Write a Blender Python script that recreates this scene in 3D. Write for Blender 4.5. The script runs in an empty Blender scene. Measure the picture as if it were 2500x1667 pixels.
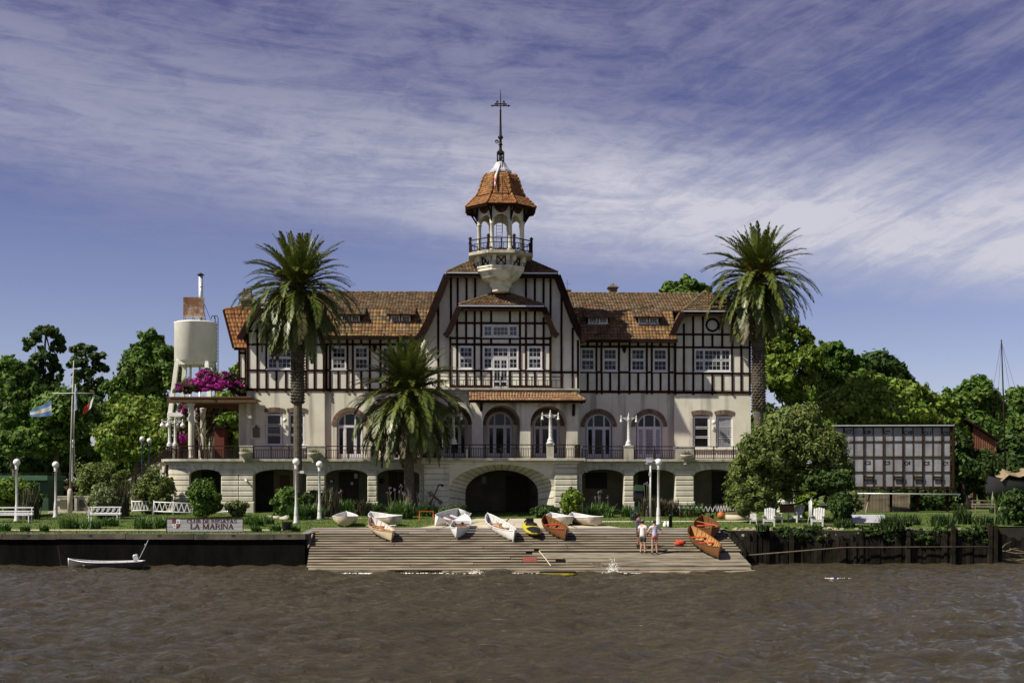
import bpy, math, random
import numpy as np
from mathutils import Vector, Matrix
random.seed(7); RNG = np.random.default_rng(7)
R = math.radians
SC = bpy.context.scene
COL = SC.collection

# ------------------------------------------------------------------ camera
F = 3000.0; CX = 1250.0; HY = 1170.0; EYE = 4.5       # photo pixels, metres (water at z = 0)
cam_d = bpy.data.cameras.new('camera'); cam = bpy.data.objects.new('camera', cam_d); COL.objects.link(cam)
cam.location = (0, 0, EYE); cam.rotation_euler = (R(90), 0, 0)
cam_d.sensor_width = 36; cam_d.lens = 36 * F / 2500
cam_d.shift_y = (HY - 833.5) / 2500
cam_d.clip_start = 0.5; cam_d.clip_end = 8000
SC.camera = cam
SC.view_settings.view_transform = 'Standard'; SC.view_settings.look = 'None'
SC.view_settings.exposure = 0.45; SC.view_settings.gamma = 1

# ------------------------------------------------------------------ sun and sky
SUN_D = Vector((0.82, 0.40, -1.0)).normalized()         # direction light travels
sun_d = bpy.data.lights.new('sun', 'SUN'); sun = bpy.data.objects.new('sun', sun_d); COL.objects.link(sun)
sun_d.energy = 5.0; sun_d.angle = R(0.53); sun_d.color = (1.0, 0.93, 0.80)
sun.rotation_euler = SUN_D.to_track_quat('-Z', 'Y').to_euler(); sun.location = (-60, -20, 80)
W = bpy.data.worlds.new('World'); SC.world = W; W.use_nodes = True
def build_world():
    nt = W.node_tree; N = nt.nodes; L = nt.links; N.clear()
    out = N.new('ShaderNodeOutputWorld'); bg = N.new('ShaderNodeBackground'); bg.inputs[1].default_value = 0.05
    sky = N.new('ShaderNodeTexSky'); sky.sky_type = 'NISHITA'; sky.sun_disc = False
    s = -SUN_D
    sky.sun_elevation = math.asin(s.z); sky.sun_rotation = math.atan2(s.x, s.y)
    sky.altitude = 10; sky.air_density = 1.0; sky.dust_density = 0.4; sky.ozone_density = 2.5
    tc = N.new('ShaderNodeTexCoord'); sep = N.new('ShaderNodeSeparateXYZ'); L.new(tc.outputs['Generated'], sep.inputs[0])
    def math_(op, a, b=None, clamp=False):
        m = N.new('ShaderNodeMath'); m.operation = op; m.use_clamp = clamp
        for i, x in enumerate((a, b)):
            if x is None: continue
            if isinstance(x, (int, float)): m.inputs[i].default_value = x
            else: L.new(x, m.inputs[i])
        return m.outputs[0]
    z = math_('MAXIMUM', sep.outputs[2], 0.03)
    px = math_('DIVIDE', sep.outputs[0], z); py = math_('DIVIDE', sep.outputs[1], z)
    comb = N.new('ShaderNodeCombineXYZ'); L.new(px, comb.inputs[0]); L.new(py, comb.inputs[1])
    def noise(sc, rot, scale, detail, rough, dist=0.0, loc=(0, 0, 0)):
        mp = N.new('ShaderNodeMapping'); mp.vector_type = 'TEXTURE'; mp.inputs['Rotation'].default_value = (0, 0, R(rot)); mp.inputs['Scale'].default_value = [1/c for c in sc]; mp.inputs['Location'].default_value = loc
        L.new(comb.outputs[0], mp.inputs[0])
        n = N.new('ShaderNodeTexNoise'); n.inputs['Scale'].default_value = scale; n.inputs['Detail'].default_value = detail
        n.inputs['Roughness'].default_value = rough; n.inputs['Distortion'].default_value = dist
        L.new(mp.outputs[0], n.inputs['Vector']); return n.outputs['Fac']
    def ramp(x, a, b):
        r = N.new('ShaderNodeMapRange'); r.interpolation_type = 'SMOOTHSTEP'; L.new(x, r.inputs[0])
        r.inputs[1].default_value = a; r.inputs[2].default_value = b; return r.outputs[0]
    dirv = N.new('ShaderNodeCombineXYZ'); L.new(sep.outputs[0], dirv.inputs[0]); L.new(math_('MULTIPLY', sep.outputs[2], 1.7), dirv.inputs[1]); L.new(math_('MULTIPLY', sep.outputs[1], 0.3), dirv.inputs[2])
    plane = comb; comb = dirv
    fine = noise((1.0, 1.5, 1), 10, 30.0, 8, 0.68, 0.7)
    mid = noise((0.8, 2.0, 1), -10, 7.0, 7, 0.62, 0.5, (5, 2, 0))
    fib = noise((0.45, 2.2, 1), -6, 15.0, 9, 0.68, 0.7, (2, 7, 0))
    fan = noise((0.40, 2.6, 1), 40, 13.0, 9, 0.64, 0.4, (1, 4, 0))
    big = noise((1.0, 1.8, 1), -12, 2.4, 3, 0.5, 0.3, (3.1, 1.7, 0))
    comb = plane
    fx = ramp(sep.outputs[0], 0.0, 0.26)
    streak = math_('ADD', math_('MULTIPLY', fan, fx), math_('MULTIPLY', fib, math_('SUBTRACT', 1.0, fx)))
    # veil of cirrus with a denser bank low down
    dip = math_('ADD', sep.outputs[2], math_('MULTIPLY', sep.outputs[0], 0.12))
    band = math_('MULTIPLY', ramp(dip, 0.165, 0.218), math_('SUBTRACT', 1.0, ramp(dip, 0.225, 0.31)))
    side = ramp(sep.outputs[0], -0.30, 0.16)
    tex = math_('ADD', math_('MULTIPLY', streak, 0.46), math_('ADD', math_('MULTIPLY', fine, 0.28), math_('MULTIPLY', mid, 0.26)))
    bank = math_('MULTIPLY', band, math_('MULTIPLY', math_('ADD', math_('MULTIPLY', side, 0.85), 0.24), math_('ADD', 0.50, math_('MULTIPLY', ramp(tex, 0.40, 0.60), 0.62))))
    veil = math_('MULTIPLY', ramp(math_('ADD', tex, math_('MULTIPLY', math_('SUBTRACT', big, 0.5), 0.35)), 0.37, 0.64), 0.50)
    low = ramp(dip, 0.09, 0.27)
    dens = math_('ADD', math_('MULTIPLY', veil, low), bank, True)
    cr = N.new('ShaderNodeValToRGB'); e = cr.color_ramp.elements
    e[0].position = 0.0; e[0].color = (1.42, 1.36, 1.80, 1); e[1].position = 0.40; e[1].color = (.78, .53, .86, 1)
    for p_, c_ in ((.06, (1.38,1.22,1.52,1)), (.17, (1.20,.97,1.24,1)), (.27, (.88,.66,.98,1))):
        x = e.new(p_); x.color = c_
    L.new(sep.outputs[2], cr.inputs[0])
    tint = N.new('ShaderNodeMix'); tint.data_type = 'RGBA'; tint.blend_type = 'MULTIPLY'; tint.inputs[0].default_value = 1
    L.new(sky.outputs[0], tint.inputs['A']); L.new(cr.outputs[0], tint.inputs['B'])
    c0 = N.new('ShaderNodeMix'); c0.data_type = 'RGBA'
    L.new(math_('MULTIPLY', veil, low), c0.inputs[0]); L.new(tint.outputs['Result'], c0.inputs['A']); c0.inputs['B'].default_value = (5.4, 5.4, 7.0, 1)
    cl = N.new('ShaderNodeMix'); cl.data_type = 'RGBA'
    L.new(math_('MULTIPLY', bank, 1.0, True), cl.inputs[0]); L.new(c0.outputs['Result'], cl.inputs['A']); cl.inputs['B'].default_value = (8.8, 8.8, 10.0, 1)
    L.new(cl.outputs['Result'], bg.inputs[0]); L.new(bg.outputs[0], out.inputs[0])
build_world()

# ------------------------------------------------------------------ helpers
def P(px, py, Y):                                      # photo pixel at depth Y -> world
    return Vector(((px - CX) * Y / F, Y, EYE - (py - HY) * Y / F))
TH = R(2.0); Y0 = 88.0; CT, ST = math.cos(TH), math.sin(TH)
def L(px, py, v):                                      # photo pixel on the clubhouse plane v -> house-local (u, v, z)
    k = (px - CX) / F
    u = (k * (Y0 + v * CT) + v * ST) / (CT - k * ST)
    return Vector((u, v, EYE - (py - HY) * (Y0 + u * ST + v * CT) / F))
def LU(px, v): return L(px, HY, v).x
def LZ(py, v, px=1222): return L(px, py, v).z

class MB:
    def __init__(s): s.v = []; s.f = []
    def face(s, pts):
        n = len(s.v); s.v += [tuple(p) for p in pts]; s.f.append(tuple(range(n, n + len(pts))))
    def box(s, x0, x1, y0, y1, z0, z1):
        if x0 > x1: x0, x1 = x1, x0
        if y0 > y1: y0, y1 = y1, y0
        if z0 > z1: z0, z1 = z1, z0
        n = len(s.v)
        s.v += [(x0,y0,z0),(x1,y0,z0),(x1,y1,z0),(x0,y1,z0),(x0,y0,z1),(x1,y0,z1),(x1,y1,z1),(x0,y1,z1)]
        s.f += [tuple(n+i for i in q) for q in ((0,3,2,1),(4,5,6,7),(0,1,5,4),(1,2,6,5),(2,3,7,6),(3,0,4,7))]
        return s
    def bar(s, a, b, w, h, up=(0,0,1)):                # rectangular bar from a to b
        a = Vector(a); b = Vector(b); d = (b - a).normalized(); up = Vector(up)
        if abs(d.dot(up)) > 0.98: up = Vector((0,1,0))
        x = d.cross(up).normalized(); y = x.cross(d).normalized(); n = len(s.v)
        for p in (a, b):
            for sx, sy in ((-1,-1),(1,-1),(1,1),(-1,1)):
                s.v.append(tuple(p + x*(sx*w/2) + y*(sy*h/2)))
        s.f += [tuple(n+i for i in q) for q in ((0,1,2,3),(7,6,5,4),(0,4,5,1),(1,5,6,2),(2,6,7,3),(3,7,4,0))]
        return s
    def tube(s, pts, rad, n=8, caps=True):
        pts = [Vector(p) for p in pts]; m = len(pts)
        if isinstance(rad, (int, float)): rad = [rad]*m
        b = len(s.v); prev = None
        for i, p in enumerate(pts):
            d = (pts[min(i+1, m-1)] - pts[max(i-1, 0)])
            d = d.normalized() if d.length > 1e-9 else Vector((0,0,1))
            if prev is None:
                x = d.cross(Vector((0,0,1)) if abs(d.z) < .9 else Vector((1,0,0))).normalized()
            else:
                x = (prev - d*prev.dot(d)); x = x.normalized() if x.length > 1e-6 else prev
            prev = x; y = d.cross(x)
            for k in range(n):
                t = 2*math.pi*k/n
                s.v.append(tuple(p + x*(math.cos(t)*rad[i]) + y*(math.sin(t)*rad[i])))
        for i in range(m-1):
            for k in range(n):
                k2 = (k+1) % n
                s.f.append((b+i*n+k, b+i*n+k2, b+(i+1)*n+k2, b+(i+1)*n+k))
        if caps:
            s.f.append(tuple(b+k for k in reversed(range(n)))); s.f.append(tuple(b+(m-1)*n+k for k in range(n)))
        return s
    def lathe(s, prof, c=(0,0,0), n=16, rot=0.0, caps=True):  # prof: (r, z)
        b = len(s.v); c = Vector(c)
        for r, z in prof:
            for k in range(n):
                t = 2*math.pi*k/n + rot
                s.v.append((c.x + r*math.cos(t), c.y + r*math.sin(t), c.z + z))
        m = len(prof)
        for i in range(m-1):
            for k in range(n):
                k2 = (k+1) % n
                s.f.append((b+i*n+k, b+i*n+k2, b+(i+1)*n+k2, b+(i+1)*n+k))
        if caps:
            s.f.append(tuple(b+k for k in reversed(range(n)))); s.f.append(tuple(b+(m-1)*n+k for k in range(n)))
        return s
    def sphere(s, c, r, n=12, m=8, sc=(1,1,1)):
        c = Vector(c); prof = [(math.sin(math.pi*i/m)*r+1e-5, -math.cos(math.pi*i/m)*r) for i in range(m+1)]
        b = len(s.v); s.lathe(prof, (0,0,0), n, caps=False)
        for i in range(b, len(s.v)):
            x, y, z = s.v[i]; s.v[i] = (c.x+x*sc[0], c.y+y*sc[1], c.z+z*sc[2])
        return s
    def prism(s, poly, v0, v1, axis='y'):              # poly (a, b) extruded between v0 and v1
        f = {'y': lambda a, b, v: (a, v, b), 'x': lambda a, b, v: (v, a, b), 'z': lambda a, b, v: (a, b, v)}[axis]
        n = len(s.v); k = len(poly)
        s.v += [f(a, b, v0) for a, b in poly] + [f(a, b, v1) for a, b in poly]
        s.f.append(tuple(n+i for i in range(k))); s.f.append(tuple(n+k+i for i in reversed(range(k))))
        for i in range(k):
            j = (i+1) % k; s.f.append((n+i, n+k+i, n+k+j, n+j))
        return s
    def xform(s, M, i0=0):
        for i in range(i0, len(s.v)): s.v[i] = tuple(M @ Vector(s.v[i]))
        return s
    def mesh(s, name, mat=None, smooth=False, fix=True):
        me = bpy.data.meshes.new(name); me.from_pydata(s.v, [], s.f)
        if fix:
            import bmesh
            bm = bmesh.new(); bm.from_mesh(me); bmesh.ops.recalc_face_normals(bm, faces=bm.faces); bm.to_mesh(me); bm.free()
        if smooth: me.polygons.foreach_set('use_smooth', [True]*len(me.polygons))
        if mat: me.materials.append(mat)
        me.update(); return me
    def obj(s, name, mat, parent=None, smooth=False, loc=None, rz=None, fix=True):
        o = bpy.data.objects.new(name, s.mesh(name, mat, smooth, fix)); COL.objects.link(o)
        if parent: o.parent = parent
        if loc is not None: o.location = loc
        if rz is not None: o.rotation_euler = (0, 0, rz)
        return o
def inst(name, me, parent=None, loc=(0,0,0), rot=(0,0,0), sc=(1,1,1)):
    o = bpy.data.objects.new(name, me); COL.objects.link(o); o.parent = parent
    o.location = loc; o.rotation_euler = rot; o.scale = sc; return o
def tag(o, label=None, cat=None, group=None, kind=None):
    if label: o['label'] = label
    if cat: o['category'] = cat
    if group: o['group'] = group
    if kind: o['kind'] = kind
    return o
def thing(name, label, cat, loc=(0,0,0), rz=0.0, group=None):
    o = bpy.data.objects.new(name, None); COL.objects.link(o); o.location = loc; o.rotation_euler = (0,0,rz)
    o.empty_display_size = 0.2
    return tag(o, label, cat, group)
def copy_tree(o, parent=None):
    c = o.copy(); COL.objects.link(c); c.parent = parent
    for ch in list(o.children): copy_tree(ch, c)
    return c
def fast_mesh(name, verts, quads, mat, smooth=False):  # numpy arrays
    me = bpy.data.meshes.new(name); nv = len(verts); nf = len(quads); k = quads.shape[1]
    me.vertices.add(nv); me.vertices.foreach_set('co', np.ascontiguousarray(verts, dtype=np.float32).ravel())
    me.loops.add(nf*k); me.loops.foreach_set('vertex_index', np.ascontiguousarray(quads, dtype=np.int32).ravel())
    me.polygons.add(nf); me.polygons.foreach_set('loop_start', np.arange(0, nf*k, k, dtype=np.int32))
    if smooth: me.polygons.foreach_set('use_smooth', np.ones(nf, dtype=bool))
    me.materials.append(mat); me.update(calc_edges=True); me.validate(); return me
def mobj(name, me, parent=None):
    o = bpy.data.objects.new(name, me); COL.objects.link(o); o.parent = parent; return o

# ------------------------------------------------------------------ materials
def M(name, c1, c2=None, scale=3.0, rough=0.75, bump=0.0, bscale=25.0, metal=0.0, stretch=(1,1,1), detail=6, lo=0.35, hi=0.65,
      island=0.0, orand=0.0, spec=0.3, trans=0.0, streak=None, world=False):
    m = bpy.data.materials.new(name); m.use_nodes = True; nt = m.node_tree; N = nt.nodes; K = nt.links
    b = N['Principled BSDF']; b.inputs['Roughness'].default_value = rough; b.inputs['Metallic'].default_value = metal
    b.inputs['Specular IOR Level'].default_value = spec
    tc = N.new('ShaderNodeTexCoord'); mp = N.new('ShaderNodeMapping'); mp.inputs['Scale'].default_value = stretch
    if world:
        g = N.new('ShaderNodeNewGeometry'); K.new(g.outputs['Position'], mp.inputs[0])
    else: K.new(tc.outputs['Object'], mp.inputs[0])
    col = None
    def rgb(c):
        n = N.new('ShaderNodeRGB'); n.outputs[0].default_value = (*c, 1); return n.outputs[0]
    def mix(f, a, c, mode='MIX'):
        x = N.new('ShaderNodeMix'); x.data_type = 'RGBA'; x.blend_type = mode
        if isinstance(f, (int, float)): x.inputs[0].default_value = f
        else: K.new(f, x.inputs[0])
        K.new(a, x.inputs['A']); K.new(c, x.inputs['B']); return x.outputs['Result']
    col = rgb(c1)
    if c2:
        n = N.new('ShaderNodeTexNoise'); n.inputs['Scale'].default_value = scale; n.inputs['Detail'].default_value = detail
        n.inputs['Roughness'].default_value = 0.62; K.new(mp.outputs[0], n.inputs['Vector'])
        r = N.new('ShaderNodeMapRange'); K.new(n.outputs['Fac'], r.inputs[0]); r.inputs[1].default_value = lo; r.inputs[2].default_value = hi
        col = mix(r.outputs[0], col, rgb(c2))
    if streak:                                         # weathering: (colour, scale, stretch, lo, hi, strength)
        cs, ssc, sst, sl, sh, sa = streak
        mp2 = N.new('ShaderNodeMapping'); mp2.inputs['Scale'].default_value = sst; K.new(tc.outputs['Object'], mp2.inputs[0])
        n = N.new('ShaderNodeTexNoise'); n.inputs['Scale'].default_value = ssc; n.inputs['Detail'].default_value = 7; K.new(mp2.outputs[0], n.inputs['Vector'])
        r = N.new('ShaderNodeMapRange'); K.new(n.outputs['Fac'], r.inputs[0]); r.inputs[1].default_value = sl; r.inputs[2].default_value = sh; r.inputs[4].default_value = sa
        col = mix(r.outputs[0], col, rgb(cs))
    rnd = None
    if island: 
        g = N.new('ShaderNodeNewGeometry'); rnd = g.outputs['Random Per Island']; amt = island
    elif orand:
        g = N.new('ShaderNodeObjectInfo'); rnd = g.outputs['Random']; amt = orand
    if rnd is not None:
        hs = N.new('ShaderNodeHueSaturation')
        r1 = N.new('ShaderNodeMapRange'); K.new(rnd, r1.inputs[0]); r1.inputs[3].default_value = 1-amt; r1.inputs[4].default_value = 1+amt
        K.new(r1.outputs[0], hs.inputs['Value'])
        wn = N.new('ShaderNodeTexWhiteNoise'); wn.noise_dimensions = '1D'; K.new(rnd, wn.inputs['W'])
        r2 = N.new('ShaderNodeMapRange'); K.new(wn.outputs['Value'], r2.inputs[0]); r2.inputs[3].default_value = 0.5-0.06*amt; r2.inputs[4].default_value = 0.5+0.06*amt
        K.new(r2.outputs[0], hs.inputs['Hue']); K.new(col, hs.inputs['Color']); col = hs.outputs[0]
    K.new(col, b.inputs['Base Color'])
    if bump:
        n = N.new('ShaderNodeTexNoise'); n.inputs['Scale'].default_value = bscale; n.inputs['Detail'].default_value = 5; K.new(mp.outputs[0], n.inputs['Vector'])
        bp = N.new('ShaderNodeBump'); bp.inputs['Strength'].default_value = bump; bp.inputs['Distance'].default_value = 0.03
        K.new(n.outputs['Fac'], bp.inputs['Height']); K.new(bp.outputs[0], b.inputs['Normal'])
    if trans:                                          # leaves: part of the light passes through
        t = N.new('ShaderNodeBsdfTranslucent'); K.new(col, t.inputs[0]); ms = N.new('ShaderNodeMixShader'); ms.inputs[0].default_value = trans
        K.new(b.outputs[0], ms.inputs[1]); K.new(t.outputs[0], ms.inputs[2]); K.new(ms.outputs[0], N['Material Output'].inputs[0])
    return m
m_stucco = M('stucco', (.64,.62,.49), (.74,.72,.585), 0.8, .85, .15, 30, streak=((.15,.14,.115), 0.9, (1.6,1.6,.12), .50, .70, .85))
m_panel = M('plaster_panel', (.62,.61,.52), (.72,.705,.61), 1.2, .85, .1, 30, streak=((.24,.22,.18), 1.1, (1.6,1.6,.20), .53, .76, .6))
m_stone = M('rusticated_stone', (.50,.47,.37), (.60,.57,.47), 1.6, .85, .3, 30, orand=.08, streak=((.22,.20,.15), 1.6, (1,1,.35), .55, .75, .6))
m_conc = M('old_concrete', (.34,.31,.25), (.50,.47,.38), 2.5, .9, .4, 30, streak=((.13,.12,.09), 2.2, (1,1,.4), .52, .72, .8))
m_timber = M('painted_timber', (.016,.0065,.004), (.036,.014,.0065), 4, .95, .2, 30, orand=.25, spec=.03)
m_fascia = M('dark_fascia', (.013,.007,.0055), (.026,.013,.009), 4, .9, .2, 30, spec=.08)
m_tile = M('clay_tile', (.135,.078,.034), (.145,.113,.065), 0.9, .85, .2, 40, island=.40, lo=.42, hi=.62, streak=((.075,.055,.038), 2.6, (1,1,1), .50, .64, .8))
m_tile_m = M('ochre_clay_tile', (.175,.096,.036), (.150,.110,.056), 1.1, .85, .2, 40, island=.42, lo=.42, hi=.62, streak=((.07,.05,.033), 2.2, (1,1,1), .52, .66, .8))
m_tile_o = M('orange_clay_tile', (.265,.113,.032), (.18,.083,.030), 1.6, .8, .2, 40, island=.35, streak=((.08,.05,.03), 4, (1,1,1), .60, .75, .6))
m_tile_l = M('pale_clay_tile', (.28,.17,.09), (.22,.13,.068), 2, .85, .2, 40, island=.3)
m_under = M('roof_underlay', (.06,.035,.022), (.09,.05,.03), 3, .9)
m_white = M('white_paint', (.72,.72,.72), (.62,.62,.62), 5, .5)
m_glass = M('dark_glass', (.005,.006,.008), (.014,.014,.016), 1.5, .05, spec=.30, orand=.3)
m_curtain = M('pale_curtained_glass', (.33,.34,.36), (.24,.25,.27), 4, .15, spec=.5)
m_brick = M('brick', (.22,.15,.10), (.13,.085,.06), 6, .9, .3, 40, island=.3)
m_iron = M('dark_iron', (.016,.012,.010), (.032,.020,.015), 8, .7, .2, 40, spec=.12)
m_zinc = M('zinc', (.50,.51,.53), (.62,.63,.64), 4, .38, metal=.35)
m_dark = M('dark_recess', (.020,.017,.014), (.035,.03,.024), 2, .9)
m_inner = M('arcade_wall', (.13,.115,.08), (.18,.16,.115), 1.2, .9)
m_redfloor = M('terrace_tiles', (.15,.075,.05), (.19,.10,.07), 3, .8)
m_bronze = M('bronze', (.10,.09,.055), (.16,.15,.10), 12, .5, .3, 40, metal=.5)
m_wood = M('varnished_wood', (.13,.056,.020), (.20,.092,.034), 6, .38, stretch=(1,8,8))
m_wood_l = M('light_wood', (.42,.23,.08), (.34,.17,.06), 6, .5)
m_oldwood = M('grey_wood', (.15,.122,.085), (.27,.225,.155), 2.2, .9, .4, 18, stretch=(.35,4,4), orand=.22, streak=((.07,.055,.04), 1.3, (.5,2,2), .52, .72, .75))
m_boatw = M('white_boat_paint', (.74,.74,.72), (.62,.61,.57), 3, .4)
m_red = M('red_cloth', (.48,.06,.028), (.36,.045,.02), 8, .8)
m_black = M('black', (.012,.012,.013), None, rough=.5)
m_rust = M('rust', (.17,.06,.025), (.09,.04,.02), 5, .85, .3, 30)
# ------------------------------------------------------------------ ground, quay, slipway, river
def gz(Y): return 1.68 + (min(max(Y, 60), 84) - 63.7) * 0.0286
m_grass = M('lawn', (.060,.105,.018), (.115,.150,.035), 1.1, .9, .6, 60, world=True, lo=.3, hi=.7, streak=((.16,.14,.05), .35, (1,1,1), .55, .75, .5))
m_blade = M('grass_blade', (.075,.135,.020), (.13,.17,.04), .5, .8, world=True, island=.35, trans=.25)
m_path = M('sandy_concrete', (.40,.35,.25), (.50,.45,.34), 1.4, .9, .3, 25, world=True, streak=((.2,.18,.12), .8, (1,1,1), .55, .75, .5))
m_quay = M('weathered_quay', (.085,.072,.055), (.15,.13,.095), 1.2, .95, .5, 12, stretch=(1,1,1.6), streak=((.035,.04,.022), 1.0, (1,1,.3), .48, .66, .9))
m_quayd = M('wet_sheet_piling', (.0035,.0035,.003), (.011,.010,.008), .8, .95, .4, 14, spec=.05, stretch=(1.5,1.5,.4))
XL, XR = -11.0, 11.6; YQ = 63.7; YR = 66.0; YT = 68.0
def ground():
    mb = MB()
    def q(x0, x1, y0, y1): mb.face([(x0,y0,gz(y0)),(x1,y0,gz(y0)),(x1,y1,gz(y1)),(x0,y1,gz(y1))])
    q(-26, XL, YQ+.35, YT); q(-600, -26, YQ+.35, YT); q(XR, 26, YR, YT); q(26, 600, 69.5, 84)
    for x0, x1 in ((-600,-26),(-26,XL),(XL,XR),(XR,26)): q(x0, x1, YT, 84)
    q(-600, 600, 84, 140); q(-3000, 3000, 140, 4000)
    return tag(mb.obj('lawn', m_grass), kind='structure')
ground()
def sheet(name, pts, h, mat):
    mb = MB(); mb.face([(x, y, gz(y)+h) for x, y in pts]); return tag(mb.obj(name, mat), kind='structure')
sheet('garden_path', [(-40, 66.0), (-11.6, 66.2), (-11.6, 66.9), (-40, 66.75)], .012, m_path)
sheet('boathouse_apron', [(-5.2, 68.05), (6.1, 68.05), (4.4, 72.5), (3.2, 76.6), (-3.2, 76.6), (-3.6, 72.5)], .014, m_path)
sheet('garden_path', [(4.6, 73.2), (15.6, 73.8), (15.6, 74.5), (4.4, 74.2)], .012, m_path)
sheet('garden_path', [(-14.6, 77.2), (-6.4, 76.4), (-6.2, 77.0), (-14.4, 78.3)], .012, m_path)
def apron_joints():
    ap = bpy.data.objects['boathouse_apron']
    for a, b in (((-3.9,68.1),(-2.3,76.5)), ((-.6,68.1),(-.2,76.5)), ((1.5,68.1),(1.0,76.5)), ((3.6,68.1),(2.2,76.5))):
        mb = MB(); mb.bar((*a, gz(a[1])+.021), (*b, gz(b[1])+.021), .07, .012); mb.obj('expansion_joint', m_dark, ap)
apron_joints()
def quay():
    q = tag(thing('quay_wall', None, None), kind='structure')
    mb = MB(); mb.box(-60, XL+.25, YQ+.12, YQ+.9, -2.5, 1.41); mb.obj('sheet_piling', m_quayd, q)
    x = -48.0
    while x < XL:
        w = random.uniform(2.6, 4.2); x1 = min(x+w, XL+.28)
        mb = MB(); dz = random.uniform(-.015, .015); mb.box(x+.015, x1-.015, YQ, YQ+.62, 1.40+dz, 1.675+dz); mb.obj('coping_block', m_quay, q)
        mb = MB(); mx = (x+x1)/2; mb.box(mx-.10, mx+.10, YQ-.003, YQ+.1, 1.52, 1.64); mb.obj('drain_hole', m_dark, q); x = x1
    mb = MB(); mb.box(XL+.16, XL+.28, YQ+.62, YT+.4, -1.5, 1.64); mb.obj('return_wall', m_quay, q)
quay()
def rampP(t, s):                                       # t 0 (top) .. 1 (water edge), s 0 left .. 1 right
    Y = YT - 9.0*t
    x0 = -11.05 + 1.15*t; x1 = 11.5 + .5*t
    return Vector((x0 + (x1-x0)*s, Y, 1.80*(1-t)))
def ramp_hit(px, py):                                  # photo pixel on the slipway (or the lawn behind it)
    d = P(px, py, 1.0) - Vector((0,0,EYE))
    k = 1.80/9.0                                       # z = k (Y - 59)
    Y = (EYE + k*59) / (k - d.z)
    if Y > YT:
        for _ in range(30): Y = (EYE - gz(Y)) / (-d.z)
        return Vector((d.x*Y, Y, gz(Y)))
    return Vector((d.x*Y, Y, k*(Y-59)))
def ground_hit(px, py):
    d = P(px, py, 1.0) - Vector((0,0,EYE)); Y = 70.0
    for _ in range(60): Y = (EYE - gz(Y)) / max(-d.z, 1e-3)
    return Vector((d.x*Y, Y, gz(Y)))
def slipway():
    q = tag(thing('slipway', None, None), kind='structure')
    mb = MB(); D = Vector((0,0,-.24))
    a, b, c, d = rampP(0,0)+D, rampP(0,1)+D, rampP(1.35,1)+D, rampP(1.35,0)+D
    dn = Vector((0,0,-2.0))
    mb.face([a,d,c,b]); mb.face([d, d+dn, c+dn, c]); mb.face([a, a+dn, d+dn, d]); mb.face([b, c, c+dn, b+dn])
    mb.obj('concrete_bed', M('wet_shade_bed', (.012,.010,.008), (.028,.024,.017), 3, .95, .4, 14, spec=.05), q)  # near-black colour puts wetness and plank-gap shade into the concrete
    n = 18
    sl = math.atan2(1.80, 9.0)
    for i in range(n):
        t = (i+.35)/n*1.03
        cuts = [0.0] + sorted(random.uniform(.12, .88) for _ in range(random.choice((1,2,3)))) + [1.0]
        for a, b in zip(cuts[:-1], cuts[1:]):
            if b-a < .05: continue
            segs = [(a, b)]
            if i in (10, 11, 12): segs = [(a, min(b, .50+.04*(i-10)))]         # planks gone, bare concrete right of centre
            if i in (13,): segs = [(a, min(b, .56))]
            if i in (14, 15): segs = [(a, min(b, .64))]
            if i == 17: segs = [(max(a, .30), b)]
            if i == 16: segs = [(max(a,.18), min(b, .97))]
            for s0, s1 in segs:
                if s1-s0 < .02: continue
                p0, p1 = rampP(t, s0), rampP(t, s1)
                w = random.uniform(.255, .29); up = random.uniform(-.006, .01)
                mb = MB(); hl = (p1.x-p0.x)/2 - .012
                mb.box(-hl, hl, -w/2, w/2, .018, .045)
                o = mb.obj('plank', m_oldwood, q)
                o.location = ((p0.x+p1.x)/2, p0.y, p0.z+up); o.rotation_euler = (sl + random.uniform(-.03,.01), 0, random.uniform(-.0012, .0012))
    mb = MB()                                          # bare slab in the lower right and along the water
    def slab(s0, s1, t0, t1, h):
        n0 = len(mb.v); pts = [rampP(t0,s0), rampP(t0,s1), rampP(t1,s1), rampP(t1,s0)]
        up = Vector((0,0,h)); lo = Vector((0,0,-.24))
        mb.face([p+up for p in pts]); 
        for k in range(4): mb.face([pts[k]+up, pts[(k+1)%4]+up, pts[(k+1)%4]+lo, pts[k]+lo])
    slab(.515, .992, .58, .70, .016); slab(.585, .992, .72, .775, .018); slab(.66, .992, .785, .85, .016); slab(0.004, .985, .885, .935, .012); slab(0.3, .99, .94, 1.0, .010)
    mb.obj('bare_concrete', M('worn_concrete', (.155,.135,.095), (.25,.215,.155), 1.6, .95, .6, 14, stretch=(.5,2,1), streak=((.07,.06,.045), 1.3, (.6,2.5,1), .5, .68, .85)), q)
    mb = MB(); p = ramp_hit(1294, 1368); mb.box(-.34, .34, -.5, .5, .05, .075)
    o = mb.obj('red_mat', M('red_mat', (.22,.06,.04), (.16,.05,.035), 6, .9), q); o.location = p; o.rotation_euler = (sl,0,0)
slipway()

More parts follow.
